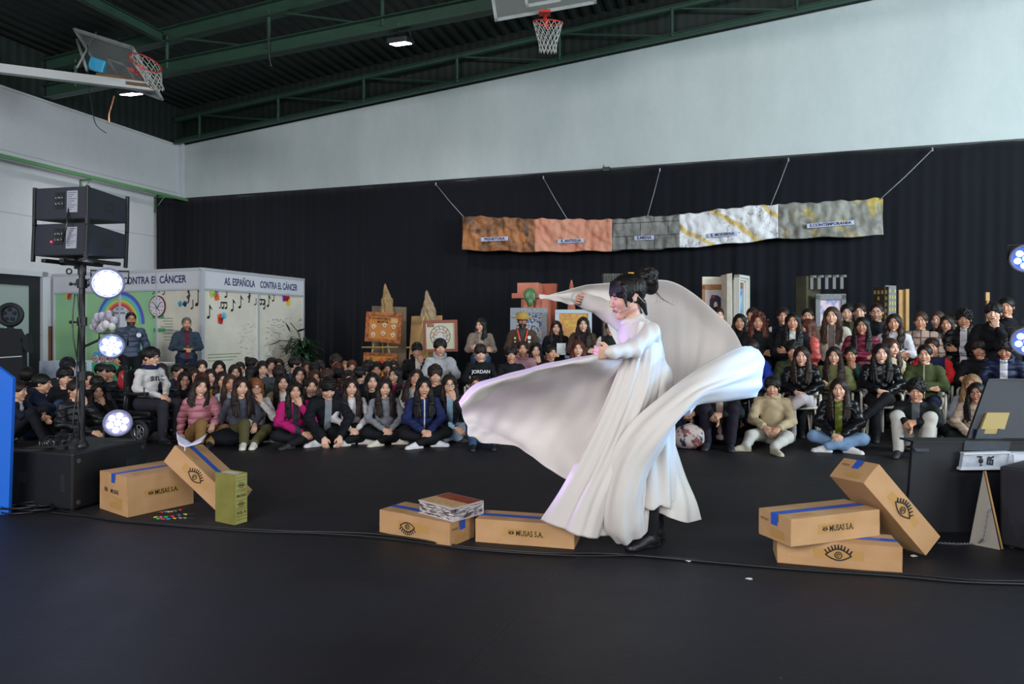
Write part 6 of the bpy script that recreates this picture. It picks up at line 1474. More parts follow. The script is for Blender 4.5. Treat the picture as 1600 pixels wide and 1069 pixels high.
def carton(pos, rot, dims, logo, tape_end, label, dents=1):
    w, d, h = dims; M0 = Matrix.Translation(pos) @ rot
    b = B(); b.box((0, 0, 0), (w, d, h), bev=.004)
    bmesh.ops.subdivide_edges(b.b, edges=b.b.edges[:], cuts=2, use_grid_fill=True); rs = random.Random(int(w * 1e4))
    for v in b.b.verts: v.co += Vector((rs.uniform(-1, 1), rs.uniform(-1, 1), rs.uniform(-.6, .6))) * .0012
    o_ = b.done('cardboard_box', m_cb, smooth=False); o_.matrix_world = M0; tag(o_, label, 'box')
    b = B(); b.box((.0, d / 2 - .027, h - .001), (w, d / 2 + .027, h + .0012))
    x_ = 0 if tape_end == 0 else w
    b.box((x_ - .0015, d / 2 - .027, h - .065), (x_ + .0015, d / 2 + .027, h + .0012)); b.done('blue_tape', m_blue, o_)
    b = B(); b.box((x_ - .0018, d / 2 - .036, h - .045), (x_ + .0018, d / 2 - .0275, h)); b.box((.01, d/2 - .03, h - .001), (w - .01, d/2 - .0275, h + .001)); b.done('flap_seam', m_seam2, o_)
    b = B(); b.box((x_ - .001, d * .18, h * .12), (x_ + .001, d * .62, h * .42)); b.done('packing_tape', m_tape, o_); b = B(); b.box((w * .12, d * .1, h - .001), (w * .32, d * .30, h + .0008)); b.done('packing_tape', m_tape, o_)
    F0 = frame((w / 2, 0, h / 2), (1, 0, 0), (0, 0, 1))           # front face, z outwards
    b = B(); b.box((-.13, -.022, 0), (.13, .03, .0008), m=F0 @ Matrix.Translation((.0, 0, 0))); b.done('packing_tape', m_tape, o_)
    if logo == 'eye': eye_logo(o_, F0, min(.075, h * .46))
    elif logo == 'eyedown': eye_logo(o_, F0 @ Matrix.Translation((-.05, 0, 0)), .062, True)
    elif logo == 'eyelong': eye_logo(o_, F0 @ Matrix.Translation((.0, 0, 0)) @ Matrix.Rotation(0, 4, 'Z'), .07)
    else:
        small_eye(o_, F0 @ Matrix.Translation((-.082, 0, 0)), .022); text('lettering', 'MUSAS S.A.', .048, m_blk, o_, F0 @ Matrix.Translation((.035, 0, .001)), bold=.0008, sx=.74)
    E0 = frame((x_, d * .8 if tape_end == 0 else d * .2, h * .68), (0, -1, 0) if tape_end == 0 else (0, 1, 0), (0, 0, 1))
    if logo != 'musas_big':
        text('lettering', 'MUSAS', .022, M('faint_print', '#6b5238', .7), o_, E0 @ Matrix.Translation((0, 0, .001)))
    else:
        small_eye(o_, frame((0, d * .75, h * .55), (0, -1, 0), (0, 0, 1)), .028); text('lettering', 'MUSAS', .04, m_blk, o_, frame((0, d * .45, h * .55), (0, -1, 0), (0, 0, 1)) @ Matrix.Translation((0, 0, .001)), bold=.001)
    return o_
carton((-2.758, 4.897, 0), Matrix.Rotation(.948, 4, 'Z'), (.493, .434, .286), 'musas_big', 0, 'large cardboard carton with black eye logo next to the black subwoofer')
carton((-2.596, 5.086, .368), rzyx(-.327, .598, -.17), (.575, .316, .148), 'eye', 0, 'tilted cardboard carton carrying the white paper book sheets, behind the green book')
carton((-.884, 4.553, 0), Matrix.Rotation(-.578, 4, 'Z'), (.597, .255, .149), 'eyedown', 1, 'cardboard carton with drawn eye under the painted white and red book')
carton((-.233, 4.339, 0), Matrix.Rotation(-.245, 4, 'Z'), (.634, .224, .148), 'musas', 0, 'cardboard carton with black lettering partly under the skirt hem')
carton((1.533, 3.949, 0), Matrix.Rotation(-.274, 4, 'Z'), (.65, .24, .146), 'eye', 1, 'bottom cardboard carton with drawn eye, below another carton')
carton((1.539, 3.768, .148), Matrix.Rotation(.334, 4, 'Z'), (.64, .265, .153), 'musas', 0, 'cardboard carton with black lettering lying across the bottom one')
carton((2.03, 3.945, .462), rzyx(.194, .818, -.077), (.612, .282, .154), 'eyelong', 0, 'steeply leaning cardboard carton resting on the two stacked cartons')
# painted book on the middle carton
bkM = Matrix.Translation((-.613, 4.463, .1505)) @ Matrix.Rotation(-.724, 4, 'Z'); w, d, h = .333, .272, .086
b = B(); b.box((.006, .006, .006), (w - .006, d - .004, h - .006))
bk = b.done('painted_book', art('scratched_pages', lambda t, g, o: t.mix(t.ramp(t.noise(t.scalev(o, (14, 14, 130)), 1, 4, .7), .44, .56), lin('#33201f'), lin('#c9c3c2')))); bk.matrix_world = bkM
b = B(); b.box((0, 0, h - .008), (w, d, h), bev=.002); b.box((0, 0, 0), (w, d, .006), bev=.002); b.box((0, d - .006, 0), (w, d, h), bev=.002); b.done('cover', M('book_white_edge', '#b9b0ae', .6), bk)
b = B(); b.box((.01, .01, h), (w - .01, d * .52, h + .001)); b.done('cream_page', M('cream_print', '#c9a271', .7, var=(40, '#a9835a')), bk)
b = B(); b.box((.01, d * .52, h), (w - .01, d - .01, h + .001)); b.done('red_band', M('red_brown_band', '#7a2c14', .5, var=(9, '#9a4420')), bk)
tag(bk, 'thick painted book with scratched white sides and red brown band on a carton', 'book')
# green book standing upright
gM = Matrix.Translation((-2.088, 4.802, 0)) @ Matrix.Rotation(-.511, 4, 'Z'); w, d, h = .206, .105, .348
m_gb = M('olive_cover', '#827c3b', .6, var=(5, '#6d6932')); m_gs = M('olive_spine', '#aba45c', .6, var=(9, '#98914c')); m_gold = M('gold_print', '#b0a24a', .5); 
b = B(); b.box((0, 0, 0), (w, .012, h), bev=.003); b.box((0, d - .012, 0), (w, d, h), bev=.003); b.box((w - .014, 0, 0), (w, d, h), bev=.005)
gb = b.done('green_book', m_gb); gb.matrix_world = gM
b = B(); b.box((.008, .012, .006), (w - .012, d - .012, h - .008)); b.done('pages', M('page_edges', '#c9c4b4', .8, var=(60, '#aaa596')), gb)
SP = frame((w, d / 2, 0), (0, 1, 0), (0, 0, 1)); b = B(); b.box((-.048, .004, -.001), (.048, h - .004, .0006), m=SP); b.done('spine_plate', m_gs, gb); b = B()
for z in (.03, .052, .10, .112, .165, .225, .237, .30, .32): b.box((-.044, z, 0), (.044, z + .0025, .001), m=SP)
b.done('spine_line', M('dark_olive_line', '#38391c', .6), gb)
for z in (.268, .138):
    b = B()
    for k in range(6): a = k * PI / 3; b.torus(SP @ Vector((.016 * math.cos(a), z + .011 * math.sin(a), .001)), .009, .0014, SP.col[2].to_3d(), 10, 4)
    b.tube([SP @ Vector((-.038, z, .001)), SP @ Vector((.038, z, .001))], .0014, 4); b.done('spine_ornament', M('dark_olive_line'), gb)
text('lettering', 'MUSAS', .026, M('dark_olive_line'), gb, SP @ Matrix.Translation((0, .195, .001)), bold=.0006); text('lettering', 'VOL. II', .026, M('dark_olive_line'), gb, SP @ Matrix.Translation((0, .077, .001)), bold=.0006)
tag(gb, 'thick olive green book standing upright with printed spine', 'book')
# open white paper book on the tilted carton
O = at(294, 697, 5.13); r = empty('paper_bird', O); m_pw = M('white_card', '#d2cede', .6)
for sgn, tip, tip2 in ((-1, (270, 676, 5.22), (279, 694, 5.08)), (1, (320, 679, 5.3), (314, 692, 5.12))):
    b = B(); tp = at(*tip) - O; t2 = at(*tip2) - O; g = []
    for i in range(7):
        u = i / 6; row = []
        for j in range(5):
            v = j / 4; a = Vector((0, -.045 + .11 * v, .0 + .012 * v)); e = t2.lerp(tp + Vector((0, .05, 0)), v); c_ = a.lerp(e, u) - Vector((0, 0, .003 * math.sin(PI * u)))
            row.append(b.b.verts.new(c_))
        g.append(row)
    for i in range(6):
        for j in range(4): b.b.faces.new((g[i][j], g[i+1][j], g[i+1][j+1], g[i][j+1])).smooth = True
    o_ = b.done('paper_wing', m_pw, r); o_.modifiers.new('t', 'SOLIDIFY').thickness = .003
b = B(); b.tube([(0, -.05, .0), (0, -.055, -.03)], .004, 5); b.tube([(0, -.05, 0), (0, .07, .012)], .004, 5); b.done('paper_fold', m_pw, r)
tag(r, 'white folded card shaped like an open bird on the tilted carton', 'paper bird')
# coloured threads beside the large carton
m_th = [M('thread_' + c_, c_, .7) for c_ in ('#c22a2a', '#2a7ab0', '#c9b52a', '#c96a8a', '#2aa05a')]
rs = random.Random(9)
for i, (pa, pc, lab_) in enumerate((((245, 803), (292, 797), 'upper'), ((233, 811), (306, 804), 'middle'), ((240, 812), (304, 811), 'lowest'))):
    A_, C_ = ground(*pa), ground(*pc); r = empty('ribbon_string', A_); 
    pts = [(C_ - A_) * u + Vector((0, .012 * math.sin(u * 9 + i), .006)) for u in np.linspace(0, 1, 9)]
    b = B(); b.tube(pts, .0025, 5); b.done('cord', M('cord_dark', '#2a2a30', .7), r)
    for k in range(6):
        q = pts[1 + k]; b = B(); b.box((-.014, -.004, -.004), (.014, .004, .004), m=frame(q, (1, rs.uniform(-.5, .5), 0), (0, 0, 1))); b.done('coloured_knot', m_th[(k + 2 * i) % 5], r)
    tag(r, '%s of the bright knotted strings lying before the large carton' % lab_, 'string')
for i, (px, py, lab_) in enumerate(((1075, 878, 'tiny pale paper scrap lying on the long floor cable'), (1171, 906, 'white paper scrap on the floor in front of the cable'), (1427, 870, 'crumpled white paper scrap between the cartons and the chain'))):
    b = B(); rs = random.Random(i); pts = [(.022 * math.cos(a) * rs.uniform(.5, 1.2), .012 * math.sin(a) * rs.uniform(.5, 1.2), rs.uniform(.001, .008)) for a in [k * PI / 4 for k in range(8)]]
    b.poly(pts, thick=(0, 0, .003)); o_ = b.done('paper_scrap', M('scrap_white', '#c9c6c0', .7)); o_.location = ground(px, py); tag(o_, lab_, 'paper')
# cables over the floor
def gpts(l, z=.009): return [ground(x, y) + Vector((0, 0, z)) for x, y in l]
cable('floor_cable', gpts([(78, 803), (140, 809), (210, 817), (330, 826), (450, 832), (590, 837), (720, 856), (850, 866), (960, 868), (1100, 880), (1250, 893), (1400, 903), (1500, 912), (1620, 916)]), .008, 'long black cable running along the floor before the cartons')
cable('floor_cable', gpts([(90, 798), (160, 813), (240, 821), (380, 832), (500, 836), (600, 843), (740, 861), (900, 871), (1020, 871), (1180, 886), (1300, 893), (1420, 900), (1520, 909), (1620, 911)]), .006, 'thinner black cable lying alongside the long floor cable')
b_pts = []
for i in range(60):
    a = i * .42; R_ = .10 + .05 * math.sin(i * .7); c_ = ground(38, 800); b_pts.append(c_ + Vector((R_ * 1.5 * math.cos(a) , R_ * .8 * math.sin(a), .01 + .0008 * i)))
cable('coiled_cable', b_pts, .006, 'tangle of black cables coiled on the floor before the subwoofer', M('cable_sheen', '#15161a', .35))

# ------------------------------------------------------------------ speakers and stage lights on the pole
m_box = M('speaker_black', '#131419', .5, var=(40, '#0e0f13')); m_box2 = M('speaker_navy_black', '#181b28', .5); m_lbl = M('spec_label', '#8f919c', .6); m_chr = M('chrome', '#8a8c92', .25, .9)
SM = Matrix.Translation((-3.253, 5.052, 0)) @ Matrix.Rotation(1.303, 4, 'Z')
b = B(); b.box((0, 0, .012), (.707, .609, .428), bev=.012); sub = b.done('subwoofer', m_box); sub.matrix_world = SM
for x, z in ((.05, .37), (.05, .06), (.66, .37)):
    b = B(); b.cyl((x, -.004, z), (x, .004, z), .018, n=14); b.done('corner_screw', m_chr, sub)
b = B(); b.box((.50, -.003, .17), (.60, .004, .30), bev=.003); b.done('side_handle', M('black_ink'), sub)
for y in (.09, .53):
    b = B(); b.box((-.004, y - .02, .14), (.004, y + .02, .27), bev=.003); b.done('handle_slot', M('black_ink'), sub)
b = B(); b.box((-.003, .44, .19), (.003, .52, .27)); b.done('connector_plate', M('plate_grey', '#3c3d42', .4, .5), sub)
for x, y in ((.05, .05), (.65, .05), (.05, .56), (.65, .56)):
    b = B(); b.cyl((x, y, 0), (x, y, .014), .025, n=12); b.done('foot', m_blk, sub)
tag(sub, 'black subwoofer cabinet on the floor under the speaker pole', 'subwoofer')
PX = at(128, 695, 5.39); PX.z = .428; r = empty('speaker_pole', PX)
b = B(); b.cyl((0, 0, 0), (0, 0, 1.43), .022, n=16); b.done('pole', m_box, r)
b = B(); b.cyl((0, 0, 0), (0, 0, .05), .05, .03, 16); b.done('base_flange', m_box, r)
for z in (.95, .52, 1.25):
    b = B(); b.cyl((0, 0, z), (0, 0, z + .07), .036, n=16); b.cyl((0, 0, z + .03), (-.07, -.02, z + .03), .008); b.ell((-.075, -.022, z + .03), .014); b.done('clamp', m_box, r)
tag(r, 'black metal pole rising from the subwoofer with clamps', 'pole')
rs = random.Random(4)
for k in range(3):
    pts = [PX + Vector((.03 * math.cos(k * 2 + z * 5) - .01 * k, -.035 - .02 * math.sin(z * 7 + k), z)) for z in np.linspace(1.2, .05, 9)]
    pts += [PX + Vector((-.15 - .05 * k, -.18, .02)), PX + Vector((-.42, -.33 - .03 * k, .015)), PX + Vector((-.46 - .03 * k, -.40, -.20)), PX + Vector((-.50, -.44 - .02 * k, -.41)), ground(38 - 14 * k, 798) + Vector((0, 0, .01))]
    cable('pole_cable', pts, .005, ['black cable strapped down the pole, outermost loop', 'black cable strapped down the pole, middle loop', 'black cable strapped down the pole, inner loop'][k], M('cable_sheen'))
b = B()
for i in range(12): a = rs.uniform(0, 2 * PI); b.torus((rs.uniform(-.1, .1), rs.uniform(-.04, .04), .02 + rs.uniform(0, .07)), rs.uniform(.03, .07), .005, (rs.uniform(-1, 1), rs.uniform(-1, 1), .6), 14, 5)
o_ = b.done('cable_bundle', M('cable_sheen')); o_.location = PX + Vector((-.15, -.08, .0)); tag(o_, 'bunched black cable loops on top of the subwoofer', 'cable')
# two line array cabinets
def cab(zb, tilt, dx, label, lights):
    AM = Matrix.Translation(Vector((PX.x + dx, PX.y, zb))) @ Matrix.Rotation(-.2, 4, 'Z') @ Matrix.Rotation(tilt, 4, 'X')
    w, d = .47, .40; hb, hf = .245, .20
    b = B(); vs = [(-w/2, -d/2, 0), (w/2, -d/2, 0), (w/2, d/2, .03), (-w/2, d/2, .03)]; vt = [(-w/2, -d/2, hb), (w/2, -d/2, hb), (w/2, d/2, hb - .02), (-w/2, d/2, hb - .02)]
    V_ = [b.b.verts.new(v) for v in vs + vt]
    for f in ((0, 3, 2, 1), (4, 5, 6, 7), (0, 1, 5, 4), (1, 2, 6, 5), (2, 3, 7, 6), (3, 0, 4, 7)): b.b.faces.new([V_[i] for i in f])
    bmesh.ops.bevel(b.b, geom=b.b.edges[:], offset=.006, segments=2, affect='EDGES')
    c_ = b.done('line_array_speaker', m_box2); c_.matrix_world = AM
    F0 = frame((0, -d/2, 0), (1, 0, 0), (0, 0, 1))
    b = B(); b.box((.055, .05, 0), (.15, .215, .002), m=F0); sl = b.done('spec_label', m_lbl, c_)
    b = B()
    for k in range(9): b.box((.062, .198 - k * .016, .002), (.14 - .02 * (k % 3), .203 - k * .016, .0026), m=F0)
    b.done('spec_print', M('print_dark', '#4c4d57', .6), sl)
    b = B(); b.box((-.05, .08, 0), (.03, .205, .003), m=F0); pl_ = b.done('connector_plate', M('plate_dark', '#0b0b0f', .4), c_)
    for x, z in ((-.03, .165), (.005, .165), (-.03, .12), (.005, .12)):
        b = B(); b.torus(F0 @ Vector((x, z, .004)), .012, .003, (0, -1, 0), 14, 5); b.done('socket', m_chr, pl_)
    if lights: b = B(); b.ell((-.075, -d/2 - .004, .105), (.007, .004, .007)); b.done('power_light', M('red_led', '#ff3040', emit='#ff2040', es=6), c_)
    b = B(); b.box((w/2, -.03, .09), (w/2 + .003, .06, .17), bev=.001); b.done('side_handle', M('black_ink'), c_)
    for x in (-w/2 - .012, w/2 - .01):
        for y in (-d/2 - .012, d/2 - .012):
            b = B(); b.box((x, y, -.045), (x + .022, y + .024, hb + .005), bev=.003); b.done('corner_bracket', m_box, c_)
            b = B()
            for k in range(3): b.cyl((x + .011, y - .002, -.03 + k * .022), (x + .011, y + .0, -.03 + k * .022), .005, n=8)
            b.done('bracket_pin', m_chr, c_)
    tag(c_, label, 'speaker'); return c_
cab(2.185, -.02, .0, 'upper black line array cabinet at the top of the pole', False)
cab(1.905, -.05, -.01, 'lower black line array cabinet with small red light', True)
r = empty('speaker_bracket', Vector((PX.x, PX.y, 1.86)))
b = B(); m_ = Matrix.Rotation(-.2, 4, 'Z'); b.box((-.19, -.19, .005), (-.15, .19, .035), bev=.008, m=m_); b.box((.15, -.19, .005), (.19, .19, .035), bev=.008, m=m_); b.box((-.19, -.02, .0), (.19, .02, .03), bev=.005, m=m_); b.box((-.02, -.19, .0), (.02, .19, .03), m=m_); b.done('flying_frame', m_box, r)
b = B(); b.cyl((0, 0, -.08), (0, 0, .02), .03, n=14); b.torus((-.07, -.05, -.055), .02, .006, (0, 1, 0), 16, 6); b.done('pole_socket', m_box, r)
tag(r, 'black steel frame joining the lower cabinet to the pole', 'bracket')
b = B(); b.tube([at(108, 318, 5.2), at(104, 352, 5.13), at(98, 378, 5.15)], .006, 6); tag(b.done('link_cable', M('cable_sheen')), 'short black cable linking the two line array cabinets', 'cable')
# stage lights
def parlight(px, py, Y_, aimv, leds, es, col, label, R_=.095, arm=None, power=0, size=1, lcol=(.5, .55, 1), glow=.0):
    c0 = at(px, py, Y_); ax = Vector(aimv).normalized(); m = Matrix.Translation(c0) @ ax.to_track_quat('Z', 'Y').to_matrix().to_4x4(); r = empty('stage_light', c0); iv = Matrix.Translation(-c0)
    b = B(); b.cyl(m @ Vector((0, 0, -.16)), m @ Vector((0, 0, 0)), R_ * .8, R_, 28); b.done('lamp_housing', m_box, r, iv)
    b = B(); b.torus(m @ Vector((0, 0, .004)), R_, .012, ax, 36, 8); b.done('front_ring', M('ring_grey', '#6b6f8a', .4), r, iv)
    b = B(); b.cyl(m @ Vector((0, 0, .0)), m @ Vector((0, 0, .008)), R_ * .96, n=30); b.done('lens_plate', M('lens_plate_' + col, '#2a2f5a', .3, emit=col, es=.5 + glow), r, iv)
    for k in range(leds):
        rr = 0 if k == 0 else R_ * .58; a = k * 2 * PI / max(1, leds - 1) + .3
        b = B(); b.ell((rr * math.cos(a), rr * math.sin(a), .010), (R_ * .26, R_ * .26, .006), sub=2, m=m); b.done('led', M('led_glow_%s_%d' % (col, es), '#ffffff', emit=col, es=es), r, iv)
    if size: 
        b = B(); side = ax.cross(Vector((0, 0, 1))).normalized(); q0 = c0 - ax * .08
        b.tube([q0 + side * R_ * 1.15, q0 + side * R_ * 1.2 + Vector((0, 0, .10 * size)), q0 - side * R_ * 1.2 + Vector((0, 0, .10 * size)), q0 - side * R_ * 1.15], .008, 6)
        if arm is not None: b.cyl(q0 + Vector((0, 0, .10 * size)) - side * 0, Vector(arm), .010, n=8)
        b.done('yoke', m_box, r, iv)
    if power:
        l = bpy.data.lights.new('stage_light_beam', 'SPOT'); l.energy = power; l.color = lcol; l.spot_size = .46; l.spot_blend = .8; l.shadow_soft_size = .06
        lo = bpy.data.objects.new('stage_light_beam', l); COL.objects.link(lo); lo.location = c0 + ax * .04; lo.rotation_euler = ((Vector((1.35, 4.3, 1.05)) if px > 800 else Vector((.15, 4.1, 1.0))) - c0).to_track_quat('-Z', 'Y').to_euler()
    tag(r, label, 'stage light'); return r
parlight(168, 443, 5.32, (.35, -1, -.05), 12, 60, '#c9d2ff', 'blazing blue white square stage light highest on the pole', R_=.11, arm=PX + Vector((0, 0, 1.24)), power=420, lcol=(.46, .30, 1))
parlight(174, 541, 5.32, (.35, -1, .0), 7, 34, '#a8c4ff', 'bright blue stage light halfway down the pole', R_=.085, arm=PX + Vector((0, 0, .78)), power=380, lcol=(.50, .32, 1))
pl3 = parlight(184, 661, 5.38, (.35, -1, .10), 7, 6, '#cfcaff', 'round stage light with seven lit lenses standing on the subwoofer', R_=.095, size=-1.5, power=40, lcol=(.7, .5, 1))
parlight(1604, 404, 4.6, (-.6, -.8, -.05), 7, 14, '#3f6fff', 'blue stage light at the frame edge, higher of the two', R_=.085, power=230, lcol=(.14, .44, 1), arm=at(1630, 430, 4.75))
parlight(1606, 534, 4.6, (-.6, -.8, .0), 7, 5, '#4f7fff', 'blue stage light with grey ring at the frame edge, lower of the two', R_=.088, power=290, lcol=(.18, .48, 1), arm=at(1630, 530, 4.75))
b = B(); q = at(1632, 500, 4.75); b.cyl((0, 0, 0), (0, 0, 2.3), .02, n=14); b.cyl((0, 0, 0), (0, 0, .02), .2, n=20); o_ = b.done('light_stand', m_box); o_.location = (q.x, q.y, 0); tag(o_, 'black stand carrying the two blue lights at the frame edge', 'stand')
# big blue panel at the edge of the frame
b = B(); pts = [(20, 592, 4.75), (0, 577, 4.95), (-120, 540, 5.3), (-120, 830, 5.3), (0, 806, 4.98)]; 
Pa = [at(*q) for q in ((21, 591, 4.78), (-130, 478, 4.78))]; Pb = [at(12, 806, 4.78), at(-130, 806, 4.78)]
g0 = ground(12, 806); 
b.poly([at(20, 591, 4.98), at(-130, 478, 4.98), Vector((at(-130, 700, 4.98).x, 4.98, 0)), Vector((at(13, 700, 4.98).x, 4.98, 0))], thick=(-.0, .03, 0))
o_ = b.done('blue_panel', M('bright_blue_panel', '#1460c4', .45)); tag(o_, 'tall bright blue sloping panel standing at the frame edge before the subwoofer', 'panel')

# ------------------------------------------------------------------ black set pieces beside the leaning carton
m_bk, t, p = newmat('black_felt'); oc = t.node('ShaderNodeTexCoord').outputs['Object']; t.l.new(t.mix(t.ramp(t.noise(oc, 3, 4), .3, .7), lin('#0b0c12'), lin('#12141c')), p.inputs['Base Color']); p.inputs['Roughness'].default_value = .6
m_duct = M('grey_duct_tape', '#3b424b', .4, .2, var=(12, '#2f353d')); m_wht = M('scuffed_white', '#b5bcc6', .4, var=(14, '#8f96a2'))
YB = 4.55
O = at(1500, 860, YB); O.z = 0; r = empty('black_platform', O); iv = Matrix.Translation(-O)
b = B(); b.poly([Vector((at(1416, 700, YB).x, YB, 0)), Vector((at(1640, 700, YB).x, YB, 0)), Vector((at(1640, 700, YB).x, YB, z_of(690, YB))), at(1427, 690, YB)], thick=(0, .03, 0)); b.done('front_board', m_bk, r, iv)
b = B(); b.poly([at(1427, 690, YB) + Vector((0, -.006, .002)), Vector((at(1640, 700, YB).x, YB - .006, z_of(690, YB) + .002)), Vector((at(1640, 700, YB).x, YB + .16, z_of(690, YB) + .002)), at(1427, 690, YB) + Vector((0.0, .16, .002))], thick=(0, 0, -.012)); b.done('top_board', m_bk, r, iv)
for px in (1440, 1600):
    b = B(); q = Vector((at(px, 700, YB).x, YB + .05, 0)); b.box(q, q + Vector((.05, .05, z_of(690, YB) - .012))); b.done('leg', m_bk, r, iv)
b = B(); b.poly([at(1428, 701, YB - .012), at(1452, 701, YB - .012), at(1452, 706, YB - .012), at(1432, 706, YB - .012)], thick=(0, .01, 0)); b.done('duct_tape', m_duct, r, iv); b = B(); b.poly([at(1508, 689, YB - .012), at(1580, 690, YB - .012), at(1576, 706, YB - .012), at(1506, 704, YB - .012)], thick=(0, .01, 0)); b.done('duct_tape', m_duct, r, iv)
tag(r, 'black felt covered platform beside the leaning carton, taped along its edge', 'platform')
YS = YB + .12
sO = at(1560, 688, YS); r = empty('tilted_black_board', sO); iv = Matrix.Translation(-sO)
b = B(); b.poly([at(1510, 691, YS), at(1545, 592, YS + .10), at(1650, 592, YS + .10), at(1650, 691, YS)], thick=(0, .02, 0)); b.done('board', M('board_navy_black', '#0b0f1e', .5), r, iv)
b = B(); b.poly([at(1545, 592, YS + .098), at(1650, 592, YS + .098), at(1650, 594, YS + .098), at(1544, 594, YS + .098)], thick=(0, -.004, 0)); b.done('edge_strip', M('grey_metal'), r, iv)
b = B(); b.poly([at(1543, 645, YS + .03), at(1578, 645, YS + .03), at(1570, 671, YS - .006), at(1533, 671, YS - .006)], thick=(0, .02, 0)); b.poly([at(1538, 670, YS - .008), at(1562, 671, YS - .008), at(1558, 680, YS - .012), at(1537, 679, YS - .012)], thick=(0, .02, 0)); b.done('tan_card', M('tan_card', '#a08a4c', .5), r, iv)
b = B(); b.poly([at(1529, 670, YS - .012), at(1540, 671, YS - .012), at(1538, 678, YS - .014), at(1558, 678, YS - .014), at(1561, 670, YS - .012), at(1569, 671, YS - .012), at(1566, 689, YS - .016), at(1523, 689, YS - .016)], thick=(0, .01, 0)); b.done('duct_tape', m_duct, r, iv)
tag(r, 'tilted black board with tan card taped on, standing on the platform', 'board')
YW = YB - .06
r = empty('white_metal_rail', at(1540, 720, YW)); iv = Matrix.Translation(-r.location)
b = B(); b.poly([at(1506, 709, YW), at(1577, 708, YW), at(1573, 733, YW), at(1502, 734, YW)], thick=(0, .03, 0)); b.poly([at(1578, 707, YW - .01), at(1660, 706, YW - .01), at(1660, 734, YW - .01), at(1573, 733, YW - .01)], thick=(0, .04, 0)); b.done('rail_body', m_wht, r, iv)
b = B(); b.poly([at(1506, 708, YW - .012), at(1579, 706, YW - .012), at(1579, 709, YW - .012), at(1507, 711, YW - .012)], thick=(0, .04, 0)); b.poly([at(1502, 731, YW - .012), at(1574, 730, YW - .012), at(1574, 734, YW - .012), at(1501, 735, YW - .012)], thick=(0, .04, 0)); b.poly([at(1584, 711, YW - .02), at(1640, 711, YW - .02), at(1640, 722, YW - .02), at(1585, 723, YW - .02)], thick=(0, .012, 0)); b.done('rail_lip', M('white_lip', '#c3c8d0', .35), r, iv)
b = B(); b.ell(at(1533, 720, YW - .002), (.016, .004, .02)); b.ell(at(1531, 714, YW - .002), (.02, .004, .006)); b.ell(at(1533, 727, YW - .002), (.01, .004, .006)); b.done('black_mark', m_blk, r, iv)
text('lettering', 'ER', .055, m_blk, r, iv @ frame(at(1548, 720, YW - .003), (.1, 0, 1), (-1, 0, .1)), bold=.003)
tag(r, 'scuffed white metal rail with black marks fixed under the tilted board', 'rail')
O = at(1545, 830, 4.28); r = empty('plywood_brace', O); iv = Matrix.Translation(-O)
YT = 4.30
gz = lambda x_, y_: ground(x_, y_)
pa, pb_, pc_ = at(1537, 736, YT), Vector((at(1515, 800, YT).x, YT, .0)), Vector((at(1563, 800, YT - .12).x, YT - .12, 0)); pa.y = YT
b = B(); b.poly([pa, pb_ + Vector((0, 0, .0)), pc_], thick=(.012, .02, 0)); b.done('brace_sheet', M('grey_beige_sheet', '#7f7a6c', .7), r, iv)
b = B(); b.tube([pa + Vector((.008, -.004, 0)), pc_ + Vector((.01, -.004, .006))], .007, 4); b.done('raw_edge', m_ply, r, iv)
tag(r, 'triangular plywood brace standing under the white rail', 'brace')
cpts = [at(1548, 796, YT - .08), at(1544, 800, YT - .1), at(1541, 820, YT - .12), at(1537, 842, YT - .13), ground(1528, 851) + Vector((0, 0, .006)), ground(1500, 852) + Vector((0, 0, .006)), ground(1464, 850) + Vector((0, 0, .006))]
b = B(); tot = []
for i in range(len(cpts) - 1):
    n_ = max(2, int((cpts[i+1] - cpts[i]).length / .011))
    for k in range(n_): tot.append((cpts[i].lerp(cpts[i+1], k / n_), (cpts[i+1] - cpts[i]).normalized()))
for k, (q, d_) in enumerate(tot): b.torus(q, .006, .0018, d_.cross(Vector((0, 0, 1)) if k % 2 else Vector((0, 1, 0))), 8, 4)
tag(b.done('steel_chain', M('chain_steel', '#8f9094', .3, .9)), 'thin steel chain from the plywood brace down along the floor', 'chain')
b = B(); b.box((0, 0, .012), (.7, .6, .50), bev=.012); o_ = b.done('floor_speaker', m_box); o_.matrix_world = Matrix.Translation((at(1562, 740, 4.25).x, 4.25, 0)) @ Matrix.Rotation(-.98, 4, 'Z')
b = B(); b.box((.05, -.003, .15), (.6, .002, .45)); b.done('speaker_grille', M('grille_black', '#0a0b0f', .7, bump=(200, .5, .003)), o_)
for x, y in ((.05, .05), (.65, .05), (.05, .55), (.65, .55)): b = B(); b.cyl((x, y, 0), (x, y, .014), .025, n=12); b.done('foot', m_blk, o_)
tag(o_, 'black speaker cabinet cut by the frame edge next to the plywood brace', 'speaker')

